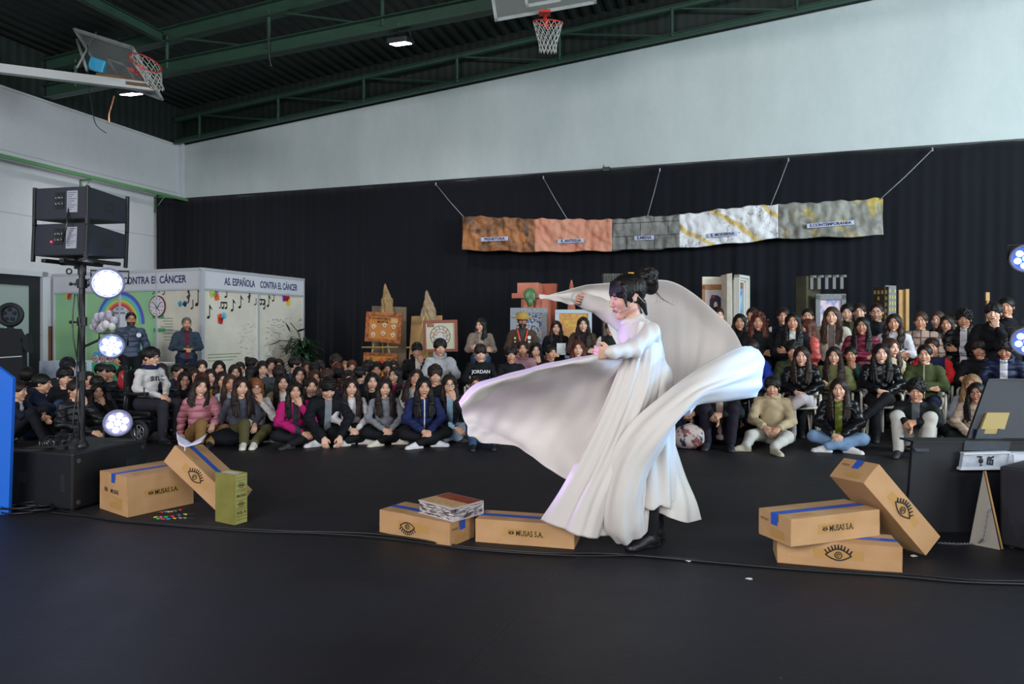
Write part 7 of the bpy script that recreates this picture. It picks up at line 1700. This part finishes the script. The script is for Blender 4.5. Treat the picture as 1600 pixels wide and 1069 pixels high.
# ------------------------------------------------------------------ plastic chairs and the wheelchair
m_pl = M('white_plastic', '#c9c3b6', .35)
def make_chair():
    r = empty('plastic_chair'); b = B()
    V_, Q_ = [], []; n = 9
    for i in range(n):
        u = i / (n - 1) * 2 - 1
        for j, (y, z) in enumerate(((-.25, .455), (-.22, .47), (-.1, .465), (.05, .455), (.18, .46))): V_.append((u * (.23 - .02 * (j > 2)), y, z + .02 * u * u))
    for i in range(n - 1):
        for j in range(4): a = i * 5 + j; Q_.append((a, a + 1, a + 6, a + 5))
    o_ = ob('seat', mesh_np('chair_seat', V_, Q_), m_pl, r); o_.modifiers.new('t', 'SOLIDIFY').thickness = .022
    V_, Q_ = [], []
    for i in range(n):
        u = i / (n - 1) * 2 - 1
        for j, (y, z, w_) in enumerate(((.17, .46, .21), (.21, .58, .22), (.25, .72, .22), (.29, .84, .19), (.30, .86, .16))): V_.append((u * w_, y - .05 * u * u, z))
    for i in range(n - 1):
        for j in range(4): a = i * 5 + j; Q_.append((a, a + 5, a + 6, a + 1))
    o_ = ob('backrest', mesh_np('chair_back', V_, Q_), m_pl, r); o_.modifiers.new('t', 'SOLIDIFY').thickness = .02
    for sx in (1, -1):
        for sy, top in ((-1, (-.2, .46)), (1, (.16, .46))):
            b = B(); a = Vector((sx * .20, top[0], top[1])); c_ = Vector((sx * .25, top[0] + sy * .06, 0)); d_ = c_ - a; b.box((0, -.022, -.014), (d_.length, .022, .014), bev=.006, m=frame(a, d_, (0, 1, 0))); b.done('leg', m_pl, r)
        b = B(); b.tube([(sx * .25, -.24, 0.02), (sx * .27, -.22, .45), (sx * .27, -.20, .64), (sx * .265, -.05, .67), (sx * .25, .12, .66), (sx * .22, .21, .62)], .019, 8); b.done('armrest', m_pl, r)
    return r
proto = None
def copy_tree(o, parent=None):
    c_ = o.copy(); COL.objects.link(c_); c_.parent = parent
    if parent is not None: c_.matrix_basis = o.matrix_basis.copy()
    for k in o.children: copy_tree(k, c_)
    return c_
for root, sc, posen, lab_ in PEOPLE:
    if root is wheel or POSES[posen]['P'][2] != .52: continue
    if proto is None: proto = make_chair(); chr_ = proto
    else: chr_ = copy_tree(proto)
    chr_.location = root.matrix_basis @ Vector((0, .02, 0)); chr_.rotation_euler = root.rotation_euler; s_ = sc * .93; chr_.scale = (s_, s_, s_)
    short = lab_.replace(' seated on a white chair', '').replace(', seated', '')
    w_ = short.split(); 
    tag(chr_, 'white plastic armchair under the ' + ' '.join(w_[:10] if w_[0] != 'smiling' else w_[1:11]), 'chair', 'white plastic chairs of the audience')
# wheelchair, built in the sitter's frame
wm = wheel.matrix_basis.copy(); r = empty('powered_wheelchair'); r.matrix_world = Matrix.Translation(wm.translation) @ Matrix.Rotation(wheel.rotation_euler.z, 4, 'Z'); s_ = wheel.scale[0]; r.scale = (s_, s_, s_)
m_wc = M('wheelchair_black', '#121318', .4); m_ty = M('tyre_rubber', '#1c1c1f', .7); m_hub = M('alloy_hub', '#a9abb2', .3, .8)
b = B(); b.box((-.22, -.30, .36), (.22, .18, .44), bev=.03); b.done('seat_cushion', m_wc, r)
b = B(); b.box((-.21, .14, .42), (.21, .21, 1.0), bev=.03); b.done('backrest', m_wc, r)
b = B(); b.box((-.2, -.28, .14), (.2, .28, .32), bev=.03); b.done('motor_base', m_wc, r)
for sx in (1, -1):
    for y, R_, wd_ in ((-.20, .165, .05), (.30, .10, .04)):
        b = B(); b.torus((sx * .29, y, R_ + .002), R_ - .032, .032, (1, 0, 0), 28, 10); ty = b.done('wheel', m_ty, r)
        b = B(); b.torus((sx * .29, y, R_), R_ * .55, .012, (1, 0, 0), 20, 6)
        for k in range(6): a = k * PI / 3; b.cyl((sx * .295, y, R_), (sx * .295, y + R_ * .55 * math.cos(a), R_ + R_ * .55 * math.sin(a)), .010, n=6)
        b.cyl((sx * .27, y, R_), (sx * .31, y, R_), .025, n=12); b.done('hub_spoke', m_hub, ty)
    b = B(); b.box((sx * .29 - .03, -.26, .66), (sx * .29 + .03, .06, .70), bev=.012); b.tube([(sx * .29, .05, .68), (sx * .27, .12, .5), (sx * .23, .1, .3)], .016); b.done('armrest', m_wc, r)
    b = B(); b.tube([(sx * .14, -.3, .36), (sx * .13, -.5, .20), (sx * .12, -.52, .07)], .014); b.box((sx * .12 - .08, -.66, .028), (sx * .12 + .08, -.46, .045), bev=.006); b.done('footrest', m_wc, r)
    b = B(); b.tube([(sx * .30, -.12, .22), (sx * .31, -.05, .36), (sx * .31, .15, .38)], .022); b.done('mudguard', m_wc, r)
b = B(); b.box((-.33, -.34, .66), (-.25, -.24, .71), bev=.01); b.cyl((-.29, -.29, .71), (-.29, -.29, .75), .008); b.ell((-.29, -.29, .76), .014); b.done('joystick', m_wc, r)
tag(r, 'black powered wheelchair with silver wheel hubs carrying the boy in white sweatshirt', 'wheelchair')
b = B()
for k in range(14): 
    a = 2 * PI * k / 14; a2 = 2 * PI * (k + 1) / 14
    b.cyl((.085 * math.cos(a), -.065 + .085 * math.sin(a), 1.035), (.085 * math.cos(a2), -.065 + .085 * math.sin(a2), 1.035), .034, n=10); b.ell((.085 * math.cos(a), -.065 + .085 * math.sin(a), 1.035), .034)
b.done('neck_warmer', cloth('#1a2348'), wheel, Matrix())
# bags on the floor
def bag(px, py, Y_, r3, mat, name, label, handle=True):
    q = at(px, py, Y_); F_ = Field((-r3[0] - .06, -r3[1] - .06, -.02), (r3[0] + .06, r3[1] + .06, 2 * r3[2] + .08), .008); F_.ell((0, 0, r3[2]), r3, .02); F_.ell((0, .02, r3[2] * .7), (r3[0] * 1.05, r3[1] * 1.05, r3[2] * .72), .05); F_.plane((0, 0, .004), (0, 0, -1))
    x, y, z = F_.sub(F_.lo, F_.lo + F_.h * F_.n)[1]; F_.f += (.006 * np.sin(30 * x + 14 * z) * np.sin(26 * z + 12 * y)).astype(np.float32)
    o_ = ob(name, F_.mesh(name), mat); o_.location = (q.x, q.y, 0)
    if handle: b = B(); b.tube([(-.05, 0, 2 * r3[2] - .01), (-.04, 0, 2 * r3[2] + .05), (.04, 0, 2 * r3[2] + .05), (.05, 0, 2 * r3[2] - .01)], .009); b.done('handle', M('bag_strap', '#15161b', .7), o_)
    tag(o_, label, 'bag'); return o_
bag(1077, 680, 7.75, (.17, .13, .14), art('flowery_cloth', lambda t, g, o: t.mix(t.ramp(t.noise(o, 16, 3), .55, .62), t.mix(t.ramp(t.noise(o, 9, 2), .55, .6), lin('#b9a6a2'), lin('#8a4a44')), lin('#26304a'))), 'backpack', 'flowery pale backpack lying on the floor beside the black skirted knees')
bag(357, 688, 7.95, (.22, .16, .10), cloth('#10131e'), 'dark_coat_bundle', 'dark navy coat bundle lying between two front row girls', False)
bag(193, 640, 8.6, (.06, .05, .12), M('red_nylon', '#a3202a', .4), 'red_bag', 'red nylon bag hanging behind the wheelchair').location.z = .60
# ------------------------------------------------------------------ the dancer with the white silk cape
def rotp(x, y, z): return (x, y, z)
# skeleton in world coordinates; she faces the frame's left edge (-x), near side towards the camera (-y)
pd_ = dict(P=(.86, 4.30, .93), N=(.765, 4.29, 1.380), H=(.718, 4.275, 1.552), S=[(.835, 4.13, 1.325), (.775, 4.46, 1.35)], hip=[(.85, 4.26, .92), (.85, 4.36, .92)],
           E=[(.705, 3.97, 1.235), (.67, 4.62, 1.47)], W=[(.565, 3.86, 1.222), (.535, 4.72, 1.535)], K=[(.84, 4.24, .50), (.88, 4.40, .50)], A=[(.865, 4.24, .09), (.93, 4.40, .09)], T=[(.745, 4.18, .045), (.81, 4.35, .045)],
           hd=[(-.95, -.25, -.05), (-.95, .2, .35)], td=[(0, -.2, 1), (0, 0, 1)], palm=[(0, 1, -.3), (0, -1, 0)], curl=1.25, hs=.95, neckr=.047, yaw=-74, pitch=13, roll=0, bulk=.82)
POSES['dancer'] = pd_
me = body_mesh('dancer', pd_, .005)
dancer = ob('person', me, skin_mat('#c49a85', 'skin_dancer', lip='#8e3f45', brow='#17110f', closed=True), omat=True)
tag(dancer, 'dancer with dark bun and headset whirling a huge white silk cape', 'person')
hm = head_matrix(pd_)
m_silk, t, p = newmat('white_silk'); oc = t.node('ShaderNodeTexCoord').outputs['Object']
p.inputs['Base Color'].default_value = lin('#e8e2dc'); p.inputs['Roughness'].default_value = .5; p.inputs['Sheen Weight'].default_value = .25; p.inputs['Specular IOR Level'].default_value = .35
tr = t.node('ShaderNodeBsdfTranslucent', {'Color': lin('#d6ccc2')}); mx = t.node('ShaderNodeMixShader', {0: .34, 1: p.outputs[0], 2: tr.outputs[0]}); t.l.new(mx.outputs[0], t.n['Material Output'].inputs[0])
t.l.new(t.bump(t.noise(oc, 5, 3), .10, .02), p.inputs['Normal'])
# gown: bodice, sleeves and long skirt as one surface
lo, hi = bounds(pd_, .2); lo[0] -= .1; lo[1] -= .12; hi[0] += .1; hi[1] += .1; F_ = Field(lo, hi, .0075)
torso(F_, pd_, .030)
Pp = V3(.86, 4.30, .93)
F_.cap((.850, 4.30, 1.03), (.82, 4.31, .30), .165, .200, .05)
for i in (0, 1):
    S, E_, W = (V3(*pd_[q][i]) for q in 'SEW'); d = nrm(W - E_)
    if i == 0: F_.cap(S, E_, .058, .048, .03); F_.cap(E_, W + d * .015, .048, .038, .03)
    else: F_.cap(S, E_, .078, .066, .04); F_.cap(E_, W + d * .09, .070, .050, .03)
N = V3(*pd_['N'])
F_.plane((0, 0, .27), (0, 0, -1))
for k in range(16):
    a1, a2 = 2 * PI * k / 16, 2 * PI * (k + 1) / 16; q = lambda a: N + V3(-.01, -.0, .028) + V3(.060 * math.cos(a), .058 * math.sin(a), .022 * math.cos(a)); 
    F_.cap(q(a1) - V3(0, 0, .028), q(a1) + V3(0, 0, .012), .013, .010, .006); F_.cap(q(a1), q(a2), .017, .017, .008)
x, y, z = F_.sub(F_.lo, F_.lo + F_.h * F_.n)[1]; ang = np.arctan2(y - 4.3, x - .86)
F_.f += (.010 * np.sin(ang * 9 + z * 3) * np.clip((1.1 - z) * 4, 0, 1) + .0065 * np.sin(62 * x + 28 * y - 22 * z) * np.sin(20 * z - 15 * y + 8 * x) * np.clip((z - 1.0) * 5, 0, 1)).astype(np.float32)
ob('gown', F_.mesh('gown'), m_silk, dancer)
for i in (0, 1):
    A = Vector(pd_['A'][i]); T = Vector(pd_['T'][i]); yv = Vector((A.x - T.x, A.y - T.y, 0)).normalized(); xv = yv.cross(Vector((0, 0, 1)))
    m = Matrix.Identity(4)
    for q in range(3): m[q][0] = xv[q]; m[q][1] = yv[q]; m[q][2] = (0, 0, 1)[q]; m[q][3] = (A.x, A.y, .05)[q]
    sh = ob('boot', shoe_mesh(), M('boot_black', '#0e0e11', .45), dancer, m, omat=True)
    b = B(); b.cyl(A + Vector((.0, 0, -.02)), A + Vector((0, 0, .17)), .046, .050, 18); b.done('boot_shaft', M('boot_black'), dancer)
ob('trousers', legs_mesh('dancer', pd_, .004), cloth('#121216'), dancer, omat=True)
# hair: fringe, side strands and bun
F_ = Field((-.16, -.17, -.20), (.16, .26, .24), .004)
F_.ell((0, .016, .036), (.091, .110, .099), .01)
F_.put((-.1, -.2, -.2), (.1, .0, .1), lambda x, y, z: np.sqrt((x / .067)**2 + ((y + .105) / .085)**2 + ((z + .062) / .088)**2) * .062 - .062, .006, 'sub')
for sx in (1, -1): F_.ell((sx * .09, .035, -.030), (.03, .045, .05), .006, 'sub')
F_.plane((0, .03, -.075), (0, -.25, -1))
F_.cap((0, .09, .05), (0, .115, .085), .05, .05, .02); F_.ell((0, .155, .085), (.062, .060, .066), .02); F_.ell((0, .165, .03), (.040, .045, .050), .02)
rs = random.Random(6)
for i in range(40):
    th = rs.uniform(0, 2 * PI); ph = rs.uniform(-1, 1.3); F_.ell((.058 * math.cos(ph) * math.cos(th), .15 + .058 * math.cos(ph) * math.sin(th), .08 + .062 * math.sin(ph)), (.017,) * 3, .005)
for i in range(11):
    a = (i - 5) * .0125; F_.cap((a * .8, -.050, .098), (a * 1.15, -.089 + abs(a) * .35, .040), .012, .005, .006)
for sx in (1, -1): F_.cap((sx * .074, -.045, .07), (sx * .080, -.050, -.045), .014, .006, .01); F_.cap((sx * .045, .07, -.05), (sx * .03, .085, -.12), .02, .008, .01)
x, y, z = F_.sub(F_.lo, F_.lo + F_.h * F_.n)[1]; a = np.arctan2(x, -(y - .02)); F_.f += (.0013 * np.sin(50 * a + 12 * np.sin(z * 14)) + .0010 * np.sin(110 * a + 30 * z + 40 * y)).astype(np.float32)
hr = ob('hair', F_.mesh('dancer_hair'), hairm('black'), dancer, hm)
b = B()
for k in range(7): b.tube([(.01 * k - .03, .17, .02), (.012 * k - .03, .20, -.01 - .008 * k), (.02 * k - .04, .215 + .006 * k, -.05 - .01 * k), (.02 * k - .05, .20 + .012 * k, -.08)], .0007, 4)
b.done('loose_strand', hairm('black'), hr)
b = B(); b.tube([(.082, .02, .02), (.084, -.005, -.03), (.075, -.05, -.055), (.055, -.085, -.062)], .0018, 5); b.ell((.053, -.088, -.063), .006); b.tube([(.03, .105, -.06), (.07, .07, -.05), (.084, .03, .0)], .002, 5)
b.done('headset_microphone', M('headset_beige', '#b9a79a', .4), dancer, hm)

def catmull(Pn, n):
    """Catmull-Rom resampling along axis 0"""
    Pn = np.asarray(Pn, float); m = len(Pn); Pe = np.concatenate([2 * Pn[:1] - Pn[1:2], Pn, 2 * Pn[-1:] - Pn[-2:-1]]); out = []
    for u in np.linspace(0, m - 1 - 1e-9, n):
        i = int(u); f = u - i; p0, p1, p2, p3 = Pe[i], Pe[i + 1], Pe[i + 2], Pe[i + 3]
        out.append(.5 * ((2 * p1) + (p2 - p0) * f + (2 * p0 - 5 * p1 + 4 * p2 - p3) * f * f + (3 * p1 - p0 - 3 * p2 + p3) * f ** 3))
    return np.array(out)
def silk(name, rows, folds=(), n=90, m=90, thick=.004, edge=.0):
    """cloth sheet through surveyed points; folds: (amplitude, frequency across, phase, drift, row weight a->b)"""
    G = np.array([[tuple(at(*q)) for q in r_] for r_ in rows]); G = catmull(G, n); G = np.swapaxes(catmull(np.swapaxes(G, 0, 1), m), 0, 1)
    du = np.gradient(G, axis=0); dv = np.gradient(G, axis=1); N_ = np.cross(du, dv); N_ /= np.linalg.norm(N_, axis=2, keepdims=True) + 1e-9
    v = np.linspace(0, 1, m)[None, :]; u = np.linspace(0, 1, n)[:, None]
    for amp, fr, ph, dr, w0, w1 in folds:
        G = G + N_ * (amp * (w0 + (w1 - w0) * u) * np.sin(2 * PI * (fr * v + dr * u) + ph))[..., None]
    idx = np.arange(n * m).reshape(n, m); Q_ = np.stack([idx[:-1, :-1], idx[:-1, 1:], idx[1:, 1:], idx[1:, :-1]], -1).reshape(-1, 4)
    o_ = ob(name, mesh_np(name, G.reshape(-1, 3), Q_), m_silk, dancer); s_ = o_.modifiers.new('t', 'SOLIDIFY'); s_.thickness = thick; return o_
# A: far wing of the cape, from the pointed tip over the head to the arch
silk('cape_far_wing', [
    [(841, 463.5, 4.80), (870, 457, 4.82), (905, 449, 4.84), (940, 443, 4.84), (985, 438, 4.80), (1035, 438, 4.78), (1070, 450, 4.82), (1105, 475, 4.84), (1138, 506, 4.78), (1160, 542, 4.60)],
    [(841, 464.2, 4.80), (872, 460, 4.84), (910, 456, 4.90), (950, 455, 4.93), (1000, 462, 4.93), (1040, 475, 4.95), (1075, 492, 4.98), (1105, 515, 4.95), (1132, 540, 4.82), (1152, 562, 4.55)],
    [(842, 464.8, 4.80), (875, 463, 4.82), (912, 464, 4.88), (955, 480, 4.95), (1010, 520, 5.0), (1045, 540, 5.02), (1072, 560, 5.0), (1095, 570, 4.93), (1115, 575, 4.78), (1135, 582, 4.50)],
    [(842, 465.5, 4.79), (878, 466, 4.79), (914, 470, 4.80), (960, 510, 4.92), (1010, 580, 4.95), (1040, 612, 4.92), (1062, 622, 4.85), (1080, 618, 4.75), (1098, 610, 4.6), (1112, 604, 4.42)],
    [(843, 466, 4.78), (880, 468.5, 4.77), (916, 473, 4.76), (960, 540, 4.85), (1000, 640, 4.80), (1025, 670, 4.75), (1045, 668, 4.68), (1060, 650, 4.58), (1075, 635, 4.45), (1090, 625, 4.30)]],
    [(.034, 2.7, .5, .35, .2, 1), (.014, 6.0, 1.0, .6, .1, 1), (.005, 13, 2.0, -.5, .1, 1)], 110, 150)
# B: pale blue lit lobe that sweeps round to the front and down to the hem
silk('cape_front_sweep', [
    [(1172, 544, 4.50), (1188, 553, 4.42), (1194, 575, 4.36), (1191, 600, 4.34), (1181, 619, 4.38)],
    [(1155, 545, 4.34), (1170, 560, 4.26), (1176, 582, 4.22), (1172, 604, 4.24), (1160, 622, 4.30)],
    [(1120, 560, 4.20), (1132, 580, 4.10), (1136, 597, 4.07), (1134, 612, 4.10), (1125, 627, 4.20)],
    [(1075, 588, 4.10), (1085, 602, 4.0), (1092, 614, 3.97), (1090, 624, 4.0), (1083, 633, 4.10)],
    [(1028, 624, 4.02), (1043, 634, 3.95), (1056, 644, 3.93), (1060, 652, 3.96), (1054, 662, 4.04)],
    [(985, 662, 3.99), (1003, 672, 3.93), (1020, 682, 3.92), (1032, 690, 3.95), (1036, 700, 4.02)],
    [(954, 712, 3.99), (972, 720, 3.94), (990, 727, 3.93), (1005, 733, 3.96), (1016, 738, 4.02)],
    [(938, 775, 4.02), (955, 783, 3.96), (974, 788, 3.95), (992, 788, 3.98), (1006, 784, 4.05)],
    [(941, 818, 4.06), (955, 828, 4.01), (974, 832, 4.0), (993, 826, 4.03), (1008, 812, 4.09)],
    [(958, 838, 4.12), (968, 847, 4.08), (980, 850, 4.07), (993, 846, 4.09), (1008, 834, 4.14)]],
    [(.012, 1.1, .3, .9, .8, 1), (.007, 2.7, 1.0, -1.3, .7, .9), (.003, 5, 2.0, 1.7, .7, .6)], 130, 70)
# C: near wing, a wide bowl held out by the near arm
silk('cape_near_wing', [
    [(1003, 508, 4.16), (968, 541, 3.98), (932, 552, 3.90), (885, 562, 3.93), (835, 573, 3.98), (780, 587, 4.03), (738, 603, 4.08), (716, 628, 4.12)],
    [(999, 520, 4.10), (966, 549, 3.93), (930, 559, 3.84), (885, 569, 3.84), (835, 580, 3.87), (783, 594, 3.92), (744, 610, 3.98), (720, 634, 4.05)],
    [(992, 545, 4.10), (962, 566, 3.96), (928, 574, 3.90), (884, 582, 3.92), (835, 593, 3.96), (787, 606, 4.0), (750, 621, 4.03), (722, 644, 4.06)],
    [(985, 580, 4.14), (955, 598, 4.08), (922, 604, 4.10), (880, 610, 4.14), (835, 618, 4.18), (790, 629, 4.18), (755, 641, 4.14), (725, 655, 4.09)],
    [(975, 630, 4.16), (945, 645, 4.18), (912, 650, 4.24), (872, 652, 4.30), (832, 655, 4.32), (792, 658, 4.28), (758, 662, 4.18), (728, 666, 4.08)],
    [(960, 690, 4.14), (928, 705, 4.18), (897, 704, 4.24), (862, 696, 4.30), (826, 686, 4.32), (790, 682, 4.26), (757, 679, 4.16), (733, 674, 4.06)],
    [(940, 745, 4.12), (915, 752, 4.14), (886, 749, 4.18), (858, 733, 4.24), (826, 711, 4.26), (793, 697, 4.20), (761, 688, 4.12), (738, 680, 4.04)]],
    [(.016, 1.5, .4, 1.8, .1, 1), (.010, 3.0, 1.4, 2.5, .2, 1), (.004, 7, .4, -3, .4, 1)], 110, 130)
# D: front panel from the shoulder to the hem
silk('cape_front_panel', [
    [(988, 508, 4.13), (1000, 503, 4.12), (1013, 503, 4.15), (1024, 508, 4.22), (1030, 520, 4.32)],
    [(978, 545, 4.04), (995, 540, 4.02), (1012, 540, 4.05), (1028, 545, 4.14), (1040, 555, 4.30)],
    [(958, 600, 4.03), (980, 600, 4.0), (1003, 600, 4.03), (1022, 602, 4.10), (1044, 606, 4.26)],
    [(932, 660, 4.03), (958, 660, 3.99), (982, 660, 4.01), (1004, 660, 4.06), (1034, 655, 4.20)],
    [(905, 715, 4.04), (932, 718, 3.98), (958, 720, 3.99), (982, 722, 4.04), (1006, 722, 4.14)],
    [(875, 768, 4.06), (905, 774, 3.98), (932, 778, 3.98), (958, 780, 4.03), (985, 784, 4.12)],
    [(845, 812, 4.10), (880, 828, 4.0), (912, 838, 3.99), (942, 840, 4.04), (968, 834, 4.12)]],
    [(.016, 1.7, .2, .35, .3, 1), (.008, 3.9, 1.0, -.35, .5, 1), (.0035, 8.3, 2.0, .4, .8, .8)], 120, 90)
# E: trailing skirt panel at the back
silk('cape_rear_panel', [
    [(1003, 640, 4.30), (1018, 636, 4.30), (1032, 640, 4.36), (1042, 655, 4.46)],
    [(1000, 690, 4.26), (1020, 688, 4.26), (1040, 690, 4.34), (1056, 698, 4.46)],
    [(1003, 735, 4.26), (1028, 735, 4.24), (1052, 738, 4.32), (1072, 744, 4.44)],
    [(1010, 772, 4.26), (1038, 776, 4.22), (1066, 780, 4.30), (1089, 783, 4.42)],
    [(1014, 796, 4.28), (1044, 808, 4.22), (1072, 817, 4.28), (1097, 812, 4.40)]],
    [(.010, 1.5, .3, .4, .4, 1), (.004, 4, 1, .5, .4, 1)], 80, 70)
# F: lower skirt between the panels
silk('gown_train', [
    [(985, 690, 4.12), (1000, 690, 4.10), (1012, 695, 4.14), (1020, 705, 4.22)],
    [(985, 750, 4.10), (1000, 750, 4.08), (1010, 752, 4.12), (1016, 756, 4.20)],
    [(985, 800, 4.12), (998, 802, 4.09), (1007, 802, 4.12), (1013, 800, 4.20)],
    [(988, 838, 4.16), (998, 840, 4.13), (1005, 838, 4.15), (1011, 826, 4.22)]],
    [(.006, 2, .3, .4, .5, 1)], 60, 40)
